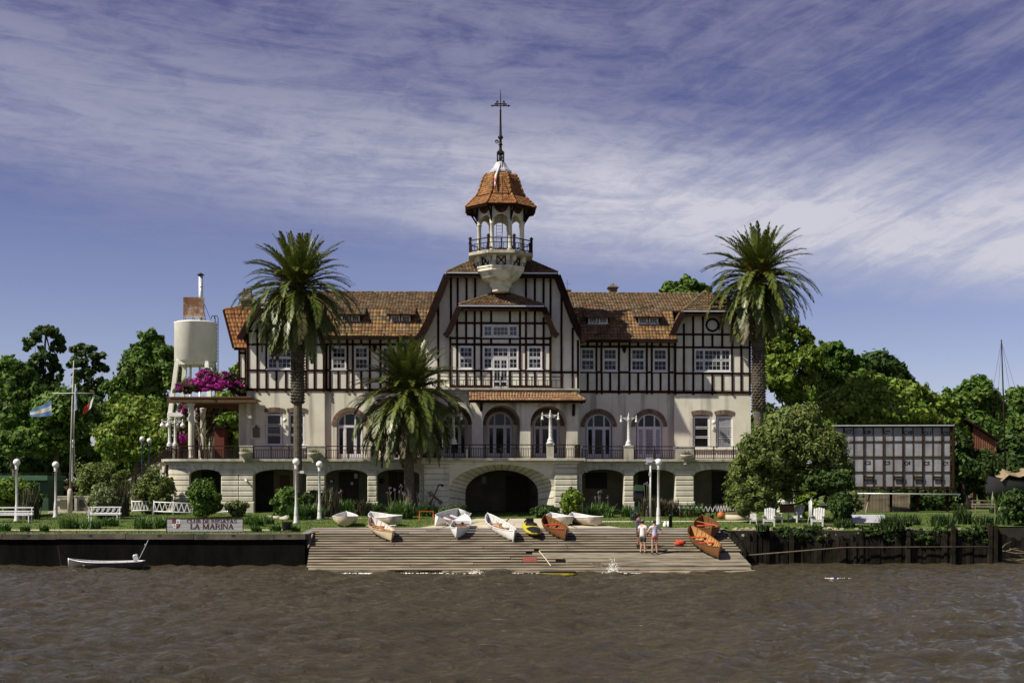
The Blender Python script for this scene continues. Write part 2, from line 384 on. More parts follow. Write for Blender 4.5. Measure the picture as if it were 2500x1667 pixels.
def river():
    xs = np.arange(-36, 36.01, .15); ys = np.concatenate([np.arange(20, 40, .11), np.arange(40, 71.6, .16)])
    X, Y = np.meshgrid(xs, ys)
    Z = np.zeros_like(X); rg = np.random.default_rng(3)
    for _ in range(110):
        lam = math.exp(rg.uniform(math.log(.42), math.log(4.5))); k = 2*math.pi/lam
        th = rg.normal(-1.25, .62); a = .0120*lam**.62*rg.uniform(.4, 1)
        ph = k*(X*math.cos(th) + Y*math.sin(th)) + rg.uniform(0, 6.28)
        Z += a*(np.sin(ph) + .25*np.cos(2*ph))
    calm = np.clip((Y-61)/6, 0, 1)
    Z = Z*(1-.55*calm)*.85
    edge = np.clip((36-np.abs(X))/3, 0, 1)*np.clip((Y-20)/3, 0, 1)*np.clip((71.5-Y)/1.5, 0, 1)
    Z = Z*edge
    ny, nx = X.shape; idx = np.arange(ny*nx).reshape(ny, nx)
    quads = np.stack([idx[:-1,:-1], idx[:-1,1:], idx[1:,1:], idx[1:,:-1]], -1).reshape(-1, 4)
    V = np.stack([X, Y, Z], -1).reshape(-1, 3)
    x0, x1, y0, y1 = xs[0], xs[-1], ys[0], ys[-1]; n = len(V)
    B = 600.0
    ex = np.array([(-B,-B,0),(B,-B,0),(B,y0,0),(-B,y0,0),(x0,y0,0),(x1,y0,0),(x0,y1,0),(x1,y1,0),(-B,y1,0),(B,y1,0)])
    eq = np.array([(n,n+1,n+2,n+3),(n+3,n+4,n+6,n+8),(n+5,n+2,n+9,n+7)])
    m = bpy.data.materials.new('muddy_water'); m.use_nodes = True; nt = m.node_tree; N = nt.nodes; K = nt.links
    b = N['Principled BSDF']; b.inputs['Roughness'].default_value = .04; b.inputs['IOR'].default_value = 1.33; b.inputs['Specular IOR Level'].default_value = .5
    g = N.new('ShaderNodeNewGeometry'); mp = N.new('ShaderNodeMapping'); mp.inputs['Scale'].default_value = (.42, 1, 1); K.new(g.outputs['Position'], mp.inputs[0])
    n1 = N.new('ShaderNodeTexNoise'); n1.inputs['Scale'].default_value = .22; n1.inputs['Detail'].default_value = 4; K.new(mp.outputs[0], n1.inputs[0])
    cr = N.new('ShaderNodeMix'); cr.data_type = 'RGBA'; K.new(n1.outputs['Fac'], cr.inputs[0])
    cr.inputs['A'].default_value = (.048,.041,.024,1); cr.inputs['B'].default_value = (.078,.065,.038,1); K.new(cr.outputs['Result'], b.inputs['Base Color'])
    n2 = N.new('ShaderNodeTexNoise'); n2.inputs['Scale'].default_value = 3.6; n2.inputs['Detail'].default_value = 8; n2.inputs['Roughness'].default_value = .66; n2.inputs['Distortion'].default_value = .9
    K.new(mp.outputs[0], n2.inputs[0])
    bp = N.new('ShaderNodeBump'); bp.inputs['Strength'].default_value = 1.0; bp.inputs['Distance'].default_value = .32; K.new(n2.outputs['Fac'], bp.inputs['Height']); K.new(bp.outputs[0], b.inputs['Normal'])
    me = fast_mesh('river', np.concatenate([V, ex]), np.concatenate([quads, eq]), m, True)
    tag(mobj('river', me), kind='structure')
river()
def foam():
    rg = random.Random(5); mb = MB()
    def blob(x, y, z, r, h):
        k = 6; n0 = len(mb.v); mb.v.append((x, y, z+h))
        for i in range(k):
            t = 6.283*i/k+rg.random(); rr = r*rg.uniform(.5, 1.2); mb.v.append((x+rr*math.cos(t)*1.7, y+rr*math.sin(t)*.7, z-.02))
        mb.f.extend((n0, n0+1+i, n0+1+(i+1)%k) for i in range(k))
    for i in range(1100):
        s = rg.random()
        dens = .35+.65*abs(math.sin(s*23+1.3)*math.sin(s*9.1))
        if rg.random() > dens**1.4 or s < .05: continue
        p = rampP(1.0, s); blob(p.x, p.y-.05-abs(rg.gauss(0,.10))+.1*math.sin(s*31), .02, rg.uniform(.010,.036), rg.uniform(.006,.028))
    for cx, cy, w, n in ((1495,1388,.35,160),(1160,1392,.3,60)):
        c = P(cx, cy, 58.9)
        for i in range(n):
            h = abs(rg.gauss(0,.16))*(1.6 if cx>1400 else .7); blob(c.x+rg.gauss(0,w*(.6-.4*min(h,1))), 58.7+rg.gauss(0,.1), .02+h, rg.uniform(.006,.02), .02)
    for i in range(40): blob(P(2020,1411,56).x+rg.gauss(0,.5), 56+rg.gauss(0,.14), .01, rg.uniform(.012,.03), .02)
    o = mb.obj('water_foam', M('foam', (.78,.76,.70), None, rough=.6), smooth=True); tag(o, 'white foam lapping at the foot of the slipway', 'foam', kind='stuff')
foam()
def grass_blades():
    rg = np.random.default_rng(11); n = 95000
    x = rg.uniform(-31, 28, n); y = rg.uniform(63.9, 83, n)
    k = ~((x > -11.1) & (x < 11.7) & (y < 68.1)) & ~((x >= 11.6) & (y < 66.05)) & ~((x > 26) & (y < 69.6)) \
        & ~((y > 65.9) & (y < 66.95) & (x < -11.5) & (rg.random(n) < .93)) \
        & ~((x > -5.4+.22*(y-68)) & (x < 6.3-.36*(y-68)) & (y < 76.7)) & ~((y > 73.3) & (y < 74.35) & (x > 4.2) & (x < 15.7) & (rg.random(n) < .93))
    x, y = x[k], y[k]; n = len(x); z = 1.68 + (np.minimum(y, 84)-63.7)*.0286
    h = rg.uniform(.03, .085, n)*(1+.9*(y < 64.4)); a = rg.uniform(0, 6.28, n); w = rg.uniform(.012, .024, n)
    dx, dy = np.cos(a)*w, np.sin(a)*w; lx, ly = rg.normal(0, .03, n), rg.normal(0, .03, n)
    V = np.stack([np.stack([x-dx, y-dy, z], -1), np.stack([x+dx, y+dy, z], -1), np.stack([x+lx, y+ly, z+h], -1)], 1).reshape(-1, 3)
    me = fast_mesh('grass', V, np.arange(3*n).reshape(-1, 3), m_blade)
    tag(mobj('grass', me), 'short green grass of the riverside lawn', 'grass', kind='stuff')
grass_blades()
# ------------------------------------------------------------------ the clubhouse
HOUSE = thing('clubhouse', 'large cream half-timbered clubhouse with tiled roofs and a domed tower', 'building', (0, Y0, 0), TH)
ZT = 5.886; ZG = 2.2
VM, VW, VG, VB, VP, VA, VC = 0.0, -0.2, -2.5, -3.1, -4.6, -4.0, -8.0
def lerp(a, b, t): return a + (b-a)*t
PANE = MB().box(-.5, .5, -.006, .006, -.5, .5).mesh('pane', m_glass)
PANE_G = MB().box(-.5, .5, -.006, .006, -.5, .5).mesh('pane', M('net_curtained_glass', (.13,.135,.14), (.07,.075,.08), 3, .12, spec=.4))
PANE_C = MB().box(-.5, .5, -.006, .006, -.5, .5).mesh('pane', m_curtain)
def pane(parent, u0, u1, z0, z1, v, me=None):
    return inst('pane', me or PANE, parent, ((u0+u1)/2, v, (z0+z1)/2), (random.uniform(-.012,.012), 0, random.uniform(-.012,.012)), (u1-u0, 1, z1-z0))
def wall_open(mb, v, u0, u1, z0, z1, ops, depth=.22, nseg=14):
    us = sorted({u0, u1, *[o[0] for o in ops], *[o[1] for o in ops]}); zs = sorted({z0, z1, *[o[2] for o in ops], *[o[3] for o in ops]})
    us = [x for x in us if u0 <= x <= u1]; zs = [x for x in zs if z0 <= x <= z1]
    for a, b in zip(us[:-1], us[1:]):
        for c, d in zip(zs[:-1], zs[1:]):
            mu, mz = (a+b)/2, (c+d)/2
            if any(o[0] < mu < o[1] and o[2] < mz < o[3] for o in ops): continue
            mb.face([(a,v,c),(b,v,c),(b,v,d),(a,v,d)])
    for a, b, c, d, rise in ops:
        w = (b-a)/2; uc = (a+b)/2; sp = d-rise
        mb.face([(a,v,c),(a,v+depth,c),(a,v+depth,sp),(a,v,sp)]); mb.face([(b,v,c),(b,v+depth,c),(b,v+depth,sp),(b,v,sp)])
        mb.face([(a,v,c),(b,v,c),(b,v+depth,c),(a,v+depth,c)])
        if rise <= 0:
            mb.face([(a,v,d),(b,v,d),(b,v+depth,d),(a,v+depth,d)]); continue
        A = [(uc - w*math.cos(math.pi*i/nseg), sp + rise*math.sin(math.pi*i/nseg)) for i in range(nseg+1)]
        for (x0, y0), (x1, y1) in zip(A[:-1], A[1:]):
            mb.face([(x0,v,y0),(x1,v,y1),(x1,v,d),(x0,v,d)]) if max(d-y0, d-y1) > 1e-6 else None
            mb.face([(x0,v,y0),(x1,v,y1),(x1,v+depth,y1),(x0,v+depth,y0)])
def window(parent, px0, px1, py0, py1, v, sashes, proud=.05, fr=.075, me=None, name='window', mat=None):
    """sashes: (fx0, fx1, fy0, fy1, nx, ny) fractions of the opening, fy from the top"""
    a = L(px0, py1, v); b = L(px1, py0, v); pm = (px0+px1)/2
    u0, u1, z0, z1 = a.x, b.x, LZ(py1, v, pm), LZ(py0, v, pm)
    mb = MB(); f = v-proud
    mb.box(u0, u0+fr, f, v+.02, z0, z1); mb.box(u1-fr, u1, f, v+.02, z0, z1)
    mb.box(u0+fr, u1-fr, f+.002, v+.02, z0, z0+fr); mb.box(u0+fr, u1-fr, f+.002, v+.02, z1-fr, z1)
    mb.box(u0-.06, u1+.06, f-.05, v+.02, z0-.055, z0-.002)
    W, H = u1-u0-2*fr, z1-z0-2*fr; ps = []
    for fx0, fx1, fy0, fy1, nx, ny in sashes:
        a0, a1 = u0+fr+W*fx0, u0+fr+W*fx1; c0, c1 = z1-fr-H*fy1, z1-fr-H*fy0; s = .042
        mb.box(a0, a0+s, f+.012, v+.015, c0, c1); mb.box(a1-s, a1, f+.012, v+.015, c0, c1)
        mb.box(a0+s, a1-s, f+.014, v+.015, c0, c0+s); mb.box(a0+s, a1-s, f+.014, v+.015, c1-s, c1)
        gx0, gx1, gz0, gz1 = a0+s, a1-s, c0+s, c1-s; m = .022
        for i in range(1, nx): x = lerp(gx0, gx1, i/nx); mb.box(x-m/2, x+m/2, f+.022, v+.012, gz0, gz1)
        for j in range(1, ny): z = lerp(gz0, gz1, j/ny); mb.box(gx0, gx1, f+.0235, v+.012, z-m/2, z+m/2)
        for i in range(nx):
            for j in range(ny): ps.append((lerp(gx0,gx1,i/nx)+m/2, lerp(gx0,gx1,(i+1)/nx)-m/2, lerp(gz0,gz1,j/ny)+m/2, lerp(gz0,gz1,(j+1)/ny)-m/2))
    w = mb.obj(name, mat or m_white, parent)
    for q in ps: pane(w, *q, v-proud+.036, me or (PANE_G if random.random() < .10 else None))
    return w
SASH = [(0, 1, 0, .47, 3, 2), (0, 1, .53, 1, 3, 2)]
def arch_curve(uc, w, sp, rise, n=16): return [(uc - w*math.cos(math.pi*i/n), sp + rise*math.sin(math.pi*i/n)) for i in range(n+1)]
def arch_zone(uc, w, sp, rise, ua, ub, z0):            # region under the arch between ua and ub, above z0
    pts = [(ua, z0)]
    for i in range(9):
        u = lerp(ua, ub, i/8); k = max(0, 1-((u-uc)/w)**2); pts.append((u, sp+rise*math.sqrt(k)))
    pts.append((ub, z0)); return [p for i, p in enumerate(pts) if i == 0 or p != pts[i-1]]
def french_door(parent, px0, px1, pytop, v, me=None, lead=False):
    pm = (px0+px1)/2; u0, u1 = LU(px0, v), LU(px1, v); zt = LZ(pytop, v, pm); uc, w = (u0+u1)/2, (u1-u0)/2
    sp = zt-w*.98; z0 = ZT+.02; mb = MB(); f = v-.03; fr = .085
    mb.box(u0, u0+fr, f, v+.05, z0, sp); mb.box(u1-fr, u1, f, v+.05, z0, sp)
    O = arch_curve(uc, w, sp, w*.98); I = arch_curve(uc, w-fr, sp, w*.98-fr)
    for i in range(16):
        q = [O[i], O[i+1], I[i+1], I[i]]; mb.prism(q, f, v+.05)
    tz = sp-.12
    mb.box(u0+fr, u1-fr, f-.012, v+.05, tz-.06, tz+.09)
    m0, m1 = uc-w*.42, uc+w*.42
    for x in (m0, m1): mb.box(x-.06, x+.06, f+.004, v+.05, z0, tz-.06); mb.box(x-.05, x+.05, f+.006, v+.04, tz+.09, sp+w*.86)
    for a, b in ((u0+fr, m0-.06), (m0+.06, m1-.06), (m1+.06, u1-fr)):
        mb.box(a, b, f+.010, v+.04, z0, z0+.42); 
        mb.box(a, a+.05, f+.012, v+.04, z0+.42, tz-.06); mb.box(b-.05, b, f+.012, v+.04, z0+.42, tz-.06); mb.box(a+.05, b-.05, f+.014, v+.04, tz-.12, tz-.06)
    d = mb.obj('french_door', m_white, parent)
    for a, b in ((u0+fr+.05, m0-.11), (m0+.11, m1-.11), (m1+.11, u1-fr-.05)): pane(d, a, b, z0+.42, tz-.12, v+.03, me)
    for a, b in ((u0+fr+.02, m0-.05), (m0+.05, m1-.05), (m1+.05, u1-fr-.02)):
        g = MB(); g.prism(arch_zone(uc, w-fr-.01, sp, w*.98-fr-.01, a, b, tz+.09), v+.025, v+.035); g.obj('pane', m_glass, d)
    if lead:
        g = MB()
        for x in np.linspace(m0+.11, m1-.11, 5)[1:-1]: g.box(x-.008, x+.008, v+.018, v+.024, z0+.42, tz-.12)
        for z in np.linspace(z0+.42, tz-.12, 8)[1:-1]: g.box(m0+.11, m1-.11, v+.0165, v+.0225, z-.008, z+.008)
        g.obj('leading', m_iron, d)
    mb = MB(); mb.sphere((uc+w*.36, f-.04, z0+1.0), .035, 8, 6); mb.obj('door_knob', m_bronze, d)
    return d
def brick_ring(parent, uc, w, sp, rise, th, v, n, span=(0, 1), proud=.05, name='brick_arch'):
    mb = MB()
    for i in range(n):
        a = math.pi*lerp(span[0], span[1], (i+.06)/n); b = math.pi*lerp(span[0], span[1], (i+.94)/n)
        k = random.uniform(-.012, .012)
        q = [(uc-(w+e)*math.cos(t), sp+(rise+e)*math.sin(t)) for e, t in ((0,a),(0,b),(th,b),(th,a))]
        mb.prism(q, v-proud+k, v+.02)
    return mb.obj(name, m_brick, parent)
def brick_lintel(parent, px0, px1, py0, py1, v):       # slightly arched head of upright bricks
    pm = (px0+px1)/2; u0, u1 = LU(px0, v), LU(px1, v); z0, z1 = LZ(py1, v, pm), LZ(py0, v, pm); n = 15; mb = MB()
    for i in range(n):
        def pt(t, h): s = 2*t-1; return (lerp(u0, u1, t) + s*(.07 if h else -.0), lerp(z0, z1-.12, h) + .12*(1-s*s))
        a, b = (i+.06)/n, (i+.94)/n
        mb.prism([pt(a,0), pt(b,0), pt(b,1), pt(a,1)], v-.05+random.uniform(-.012,.012), v+.02)
    return mb.obj('brick_lintel', m_brick, parent)
def tall_window(parent, px0, px1, py0, py1, v, me=None, lead=True):
    pm = (px0+px1)/2; vi = v+.15
    w = window(parent, px0+1, px1-1, py0, py1, vi, [(0,1,.0,.33,1,1), (0,1,.37,.66,1,1), (0,1,.69,1,1,1)], .06, .085, me)
    u0, u1 = LU(px0+4.5, vi), LU(px1-4.5, vi); z0, z1 = LZ(py1-3, vi, pm), LZ(py0+3, vi, pm)
    if lead:
        g = MB()
        for x in np.linspace(u0, u1, 6)[1:-1]: g.box(x-.007, x+.007, vi-.034, vi-.029, z0, z0+(z1-z0)*.63)
        for z in np.linspace(z0, z0+(z1-z0)*.63, 9)[1:-1]: g.box(u0, u1, vi-.035, vi-.030, z-.007, z+.007)
        g.obj('leading', m_iron, w)
    mb = MB(); mb.box(LU(px0-5, v), LU(px1+5, v), v-.12, v+.1, LZ(py1+6, v, pm), LZ(py1+1, v, pm)); mb.obj('window_sill', m_stucco, parent)
    return w
def post(px, py0, py1, v, w=5.1, proud=.05, parent=HOUSE):
    u = LU(px, v); h = w*.0147
    mb = MB(); mb.box(u-h, u+h, v-proud+random.uniform(-.003,.003), v+.02, LZ(py1, v, px), LZ(py0, v, px)); return mb.obj('timber_post', m_timber, parent)
def beam(py, px0, px1, v, h=5.0, proud=.056, parent=HOUSE, ref=None):
    z = LZ(py, v, ref or (px0+px1)/2); k = h*.0147
    mb = MB(); mb.box(LU(px0, v), LU(px1, v), v-proud+random.uniform(-.002,.002), v+.02, z-k, z+k); return mb.obj('timber_beam', m_timber, parent)
def tile_quad(mb, A, B, C, D, tw=.235, th=.34, lift=.05, bow=.035, rng=random):
    A, B, C, D = map(Vector, (A, B, C, D))
    n = (B-A).cross(D-A); n = n.normalized() if n.length > 1e-9 else (B-A).cross(C-A).normalized()
    if n.z < 0: n = -n
    rows = max(1, round(((D-A).length+(C-B).length)/2/th))
    for i in range(rows):
        t0 = i/rows; t1 = min(1.0, (i+1.12)/rows)
        a0, b0, a1, b1 = lerp(A,D,t0), lerp(B,C,t0), lerp(A,D,t1), lerp(B,C,t1)
        cols = max(1, round((b0-a0).length/tw))
        for j in range(cols):
            l = lift*rng.uniform(.8, 1.35); n0 = len(mb.v)
            if rng.random() < .012: l += .03
            for s, h in ((j+.03, 0), (j+.3, bow), (j+.62, bow), (j+.97, 0)):
                s /= cols
                p = lerp(a0, b0, s); q = lerp(a1, b1, s)
                mb.v += [tuple(p), tuple(p+n*(l+h)), tuple(q+n*(h+.006))]
            for k in range(3):
                x = n0+3*k; mb.f.append((x+1, x+4, x+5, x+2)); mb.f.append((x, x+3, x+4, x+1))
def slab_quad(mb, A, B, C, D, t=.10):
    A, B, C, D = map(Vector, (A, B, C, D)); n = (B-A).cross(D-A)
    n = n.normalized() if n.length > 1e-9 else (B-A).cross(C-A).normalized()
    if n.z < 0: n = -n
    lo = [p-n*t for p in (A,B,C,D)]; hi = [p-n*.004 for p in (A,B,C,D)]
    mb.face(hi); mb.face(lo)
    for k in range(4): mb.face([hi[k], hi[(k+1)%4], lo[(k+1)%4], lo[k]])
def ridge_caps(mb, a, b, r=.10, step=.36):
    a = Vector(a); b = Vector(b); n = max(1, round((b-a).length/step)); up = Vector((0,0,.03))
    for i in range(n):
        p, q = lerp(a, b, i/n)+up, lerp(a, b, (i+1.1)/n)+up; mb.tube([p, q], [r*1.12, r*.88], 7)
def roof_part(name, quads, mat, tw=.235, th=.34, caps=(), parent=HOUSE, t=.10, cap_r=.10):
    u = MB()
    for q in quads: slab_quad(u, *q, t)
    r = u.obj(name, m_under, parent, fix=False)
    mb = MB()
    for q in quads: tile_quad(mb, *q, tw=tw, th=th)
    o = mb.obj('roof_tiles', mat, r, fix=False); o['kind'] = 'stuff'
    if caps:
        mb = MB()
        for a, b in caps: ridge_caps(mb, a, b, cap_r)
        c = mb.obj('ridge_tiles', mat, r, True); c['kind'] = 'stuff'
    return r
def at(px, py, v): return L(px, py, v)
def V3(p, v): return Vector((p.x, v, p.z))
def gambrel(name, vf, vb, left, right, ridge_py, dh, mat, caps=True, bh=.42):
    """left/right: photo pixels from the eave tip up to the break, on plane vf"""
    Lp = [L(x, y, vf) for x, y in left]; Rp = [L(x, y, vf) for x, y in right]
    uc = (Lp[-1].x+Rp[-1].x)/2; zr = LZ(ridge_py, vf+dh, CX+F*uc/Y0); ap = Vector((uc, vf+dh, zr)); bk = Vector((uc, vb, zr))
    quads = []
    for a, b in zip(Lp[:-1], Lp[1:]): quads.append((V3(a,vb), a, b, V3(b,vb)))
    for a, b in zip(Rp[:-1], Rp[1:]): quads.append((a, V3(a,vb), V3(b,vb), b))
    l, r = Lp[-1], Rp[-1]
    zb = (l.z+r.z)/2; l.z = r.z = zb
    quads += [(l, r, ap, ap), (V3(l,vb), l, ap, bk), (r, V3(r,vb), bk, ap)]
    o = roof_part(name, quads, mat, caps=((l, ap), (r, ap), (ap, bk)) if caps else ())
    for pts in (Lp, Rp):
        mb = MB()
        for a, b in zip(pts[:-1], pts[1:]): mb.bar(a+Vector((0,-.02,-bh*.42)), b+Vector((0,-.02,-bh*.42)), .10, bh, up=(0,0,1))
        mb.obj('bargeboard', m_fascia, o)
    mb = MB(); mb.box(l.x-.05, r.x+.05, vf-.03, vf+.07, zb-.40, zb-.03); mb.obj('fascia', m_fascia, o)
    mb = MB(); mb.box(l.x, r.x, vf-.09, vf-.032, zb-.10, zb-.02); mb.obj('gutter', m_zinc, o)
    return o
def railing(parent, pts, h=.86, name='railing', step=.155, posts=1.35, mid=.72, ends=True):
    """iron railing along a polyline of floor points: top rail, lower rails, posts and balusters"""
    mb = MB(); bb = MB(); pts = [Vector(p) for p in pts]; up = Vector((0,0,1))
    for a, b in zip(pts[:-1], pts[1:]):
        mb.bar(a+up*h, b+up*h, .07, .06); mb.bar(a+up*h*mid, b+up*h*mid, .04, .04); mb.bar(a+up*.08, b+up*.08, .05, .045)
        l = (b-a).length; n = max(1, round(l/step))
        for i in range(n): p = lerp(a, b, (i+.5)/n); bb.bar(p+up*.09, p+up*h*mid, .034, .034)
        k = max(1, round(l/posts))
        for i in range(k+1): p = lerp(a, b, i/k); mb.bar(p, p+up*(h+.01), .075, .075)
    r = mb.obj(name, m_iron, parent); c = bb.obj('balusters', m_iron, r); c['kind'] = 'stuff'
    return r

# ---- plain wall volumes -------------------------------------------------
def px_poly(pts, v): return [(lambda p: (p.x, p.z))(L(x, y, v)) for x, y in pts]
def house_walls():
    ZB = LZ(951, 0)
    def low(px0, px1, v, ops):
        mb = MB(); wall_open(mb, v, LU(px0, v), LU(px1, v), ZT-.1, LZ(952, v, (px0+px1)/2), ops, .24); return mb.obj('wall', m_stucco, HOUSE)
    def seg(px0, px1, py0, py1, v, rise=None):
        pm = (px0+px1)/2; z0 = ZT if py1 is None else LZ(py1, v, pm); u0, u1 = LU(px0, v), LU(px1, v)
        return (u0, u1, z0, LZ(py0, v, pm), (u1-u0)/2*.98 if rise is None else rise)
    low(602, 793, VW, [seg(648.5, 690, 1006, 1088, VW, .12), seg(704, 745, 1006, 1088, VW, .12)])
    low(793, 1034, VM, [seg(822, 887, 1005, None, VM), seg(950, 1014, 1005, None, VM)])
    low(1410, 1646, VM, [seg(1429.5, 1494, 1008, None, VM), seg(1553, 1617, 1008, None, VM)])
    low(1646, 1833, VW, [seg(1691, 1733, 1012, 1094, VW, .12), seg(1747.6, 1789, 1012, 1094, VW, .12)])
    for px in (793, 1646):                              # returns of the shallow wing projections
        mb = MB(); u = LU(px, VW); s = -1 if px < 1000 else 1
        mb.box(u-.001 if s < 0 else u, u if s < 0 else u+.001, VW, VM, ZT-.1, LZ(812, VW, px)); mb.obj('wall_return', m_stucco, HOUSE)
    for px0, px1, v, py in ((793, 1034, VM, 812), (1410, 1646, VM, 822)):
        mb = MB(); pm = (px0+px1)/2; mb.box(LU(px0, v), LU(px1, v), v, v+.3, LZ(952, v, pm)+.001, LZ(py, v, pm)); mb.obj('upper_wall', m_panel, HOUSE)
    mb = MB(); mb.prism(px_poly([(602,952),(793,952),(793,822),(787,800),(770,757),(640,757),(618,790),(602,822)], VW), VW, VW+.4); mb.obj('wing_wall', m_panel, HOUSE)
    mb = MB(); mb.prism(px_poly([(1646,958),(1833,960),(1833,830),(1820,800),(1806,762),(1672,760),(1658,790),(1646,828)], VW), VW, VW+.4); mb.obj('wing_wall', m_panel, HOUSE)
    mb = MB(); mb.prism(px_poly([(1026,956),(1416,956),(1416,828),(1400,795),(1358,668),(1096,668),(1043,795),(1026,828)], VG), VG, VM+.1); mb.obj('gable_wall', m_panel, HOUSE)
    mb = MB(); mb.prism(px_poly([(1097,950),(1345,950),(1345,820),(1326,752),(1122,752),(1097,820)], VB), VB, VG+.05); mb.obj('bay_wall', m_panel, HOUSE)
    # carcass behind: sides, back
    mb = MB(); u0, u1 = LU(603, .4), LU(1832, .4)
    mb.box(u0, u1, .42, 11.0, ZG-.4, 14.3); mb.obj('carcass', m_stucco, HOUSE)
    # left annex strip
    mb = MB(); mb.box(LU(583, .5), LU(604, .5), .5, 9.0, ZG-.3, LZ(846, .5, 590)); mb.obj('annex_wall', m_panel, HOUSE)
    for py in (846, 862, 924, 964): beam(py, 583, 602, .5)
    for px in (584.5, 600): post(px, 846, 964, .5)
    mb = MB(); mb.box(LU(586, .3), LU(604, .3), .3, .52, ZT, LZ(985, .3, 590)); mb.obj('annex_pier', m_stucco, HOUSE)
    # ground floor behind the arcade
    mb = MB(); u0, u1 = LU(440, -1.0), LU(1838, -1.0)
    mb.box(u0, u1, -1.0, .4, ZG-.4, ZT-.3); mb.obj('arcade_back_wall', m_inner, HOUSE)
    def wall_box(px0, px1, py0, py1, name='doorway', mat=m_dark, v=-1.0, d=.05):  # dark openings are proud boxes with the shade put into their colour
        mb = MB(); pm = (px0+px1)/2; mb.box(LU(px0, v), LU(px1, v), v-d, v+.02, LZ(py1, v, pm), LZ(py0, v, pm)); return mb.obj(name, mat, HOUSE)
    m_dd = M('dark_door', (.05,.028,.018), (.03,.018,.012), 5, .6)
    wall_box(625, 668, 1150, 1252); wall_box(684, 708, 1160, 1250, 'panelled_door', M('brown_door', (.10,.05,.022), (.07,.035,.016), 5, .7))
    for a, b in ((827, 850), (851.5, 876)): wall_box(a, b, 1152, 1246, 'panelled_door', m_dd)
    wall_box(856, 862, 1176, 1183, 'notice', m_white, -1.05, .02); wall_box(865, 873, 1156, 1167, 'notice', m_white, -1.05, .02)
    for a, b in ((949, 972), (973.5, 995)): wall_box(a, b, 1152, 1246, 'panelled_door', m_dd)
    wall_box(803, 815, 1169, 1180, 'framed_notice', m_dark); wall_box(805.5, 812.5, 1171, 1178, 'notice', m_white, -1.05, .02)
    wall_box(883, 897, 1166, 1180, 'plaque', m_bronze); wall_box(885, 897, 1183, 1192, 'plaque', m_bronze)
    wall_box(926, 936, 1168, 1180, 'wall_lamp', m_iron, -1.0, .2); wall_box(926, 937, 1183, 1191, 'plaque', m_bronze)
    wall_box(1430, 1482, 1153, 1192, 'window_shade_box', m_dark); wall_box(1558, 1604, 1152, 1250); wall_box(1738, 1800, 1150, 1252); wall_box(493, 545, 1150, 1250)
house_walls()

# ---- windows, doors, brickwork ------------------------------------------
def openings():
    W3 = [(0,.24,0,.47,2,2),(.26,.74,0,.47,4,2),(.76,1,0,.47,2,2),(0,.24,.53,1,2,2),(.26,.74,.53,1,4,2),(.76,1,.53,1,2,2)]
    window(HOUSE, 653, 746, 845, 901.5, VW, W3); window(HOUSE, 1695, 1784, 852, 907, VW, W3)
    for a, b in ((810, 845.5), (865, 899.5), (932, 968), (986, 1021)): window(HOUSE, a, b, 846.5, 902.5, VM, SASH)
    for i, (a, b) in enumerate(((1417, 1452.6), (1471.7, 1507), (1539.6, 1575), (1594, 1629))): window(HOUSE, a, b, 850+i*.4, 905.5+i*.5, VM, SASH)
    window(HOUSE, 1120, 1155.5, 845, 901, VB, SASH); window(HOUSE, 1288, 1323.5, 845.5, 901.5, VB, SASH)
    window(HOUSE, 1178.8, 1265.5, 793.5, 822.8, VB, [(0,.24,0,1,2,2),(.27,.73,.06,.96,4,2),(.76,1,0,1,2,2)], me=PANE_G)
    window(HOUSE, 1178.8, 1265.5, 845.5, 901.5, VB, [(0,.24,0,.47,2,2),(.27,.73,0,.45,3,2),(.76,1,0,.47,2,2),(0,.24,.53,1,2,2),(.76,1,.53,1,2,2)], name='door_surround')
    window(HOUSE, 1203, 1241, 874, 946, VB-.012, [(.0,.49,.02,.8,2,5),(.51,1,.02,.8,2,5),(0,.49,.82,1,1,1),(.51,1,.82,1,1,1)], name='balcony_door')
    for a, b in ((648.5, 690), (704, 745)): tall_window(HOUSE, a, b, 1010, 1087, VW); brick_lintel(HOUSE, a-2, b+3, 994, 1007.5, VW)
    for k, (a, b) in enumerate(((1691, 1733), (1747.6, 1789))): tall_window(HOUSE, a, b, 1016, 1093, VW, PANE_C if k else None); brick_lintel(HOUSE, a-2, b+2, 1000.5, 1013.5, VW)
    for a, b, py, me in ((824, 885, 1007, None), (952, 1012, 1007, None), (1431.5, 1492, 1010.5, None), (1555, 1615, 1010.5, PANE_C)):
        french_door(HOUSE, a, b, py, VM+.18, me, lead=True)
        uc = (LU(a, VM)+LU(b, VM))/2; w = (LU(b+2, VM)-LU(a-2, VM))/2+.06; zt = LZ(py-2.5, VM, a+30)
        brick_ring(HOUSE, uc, w, zt-w*.98, w*.98, .30, VM, 34)
openings()

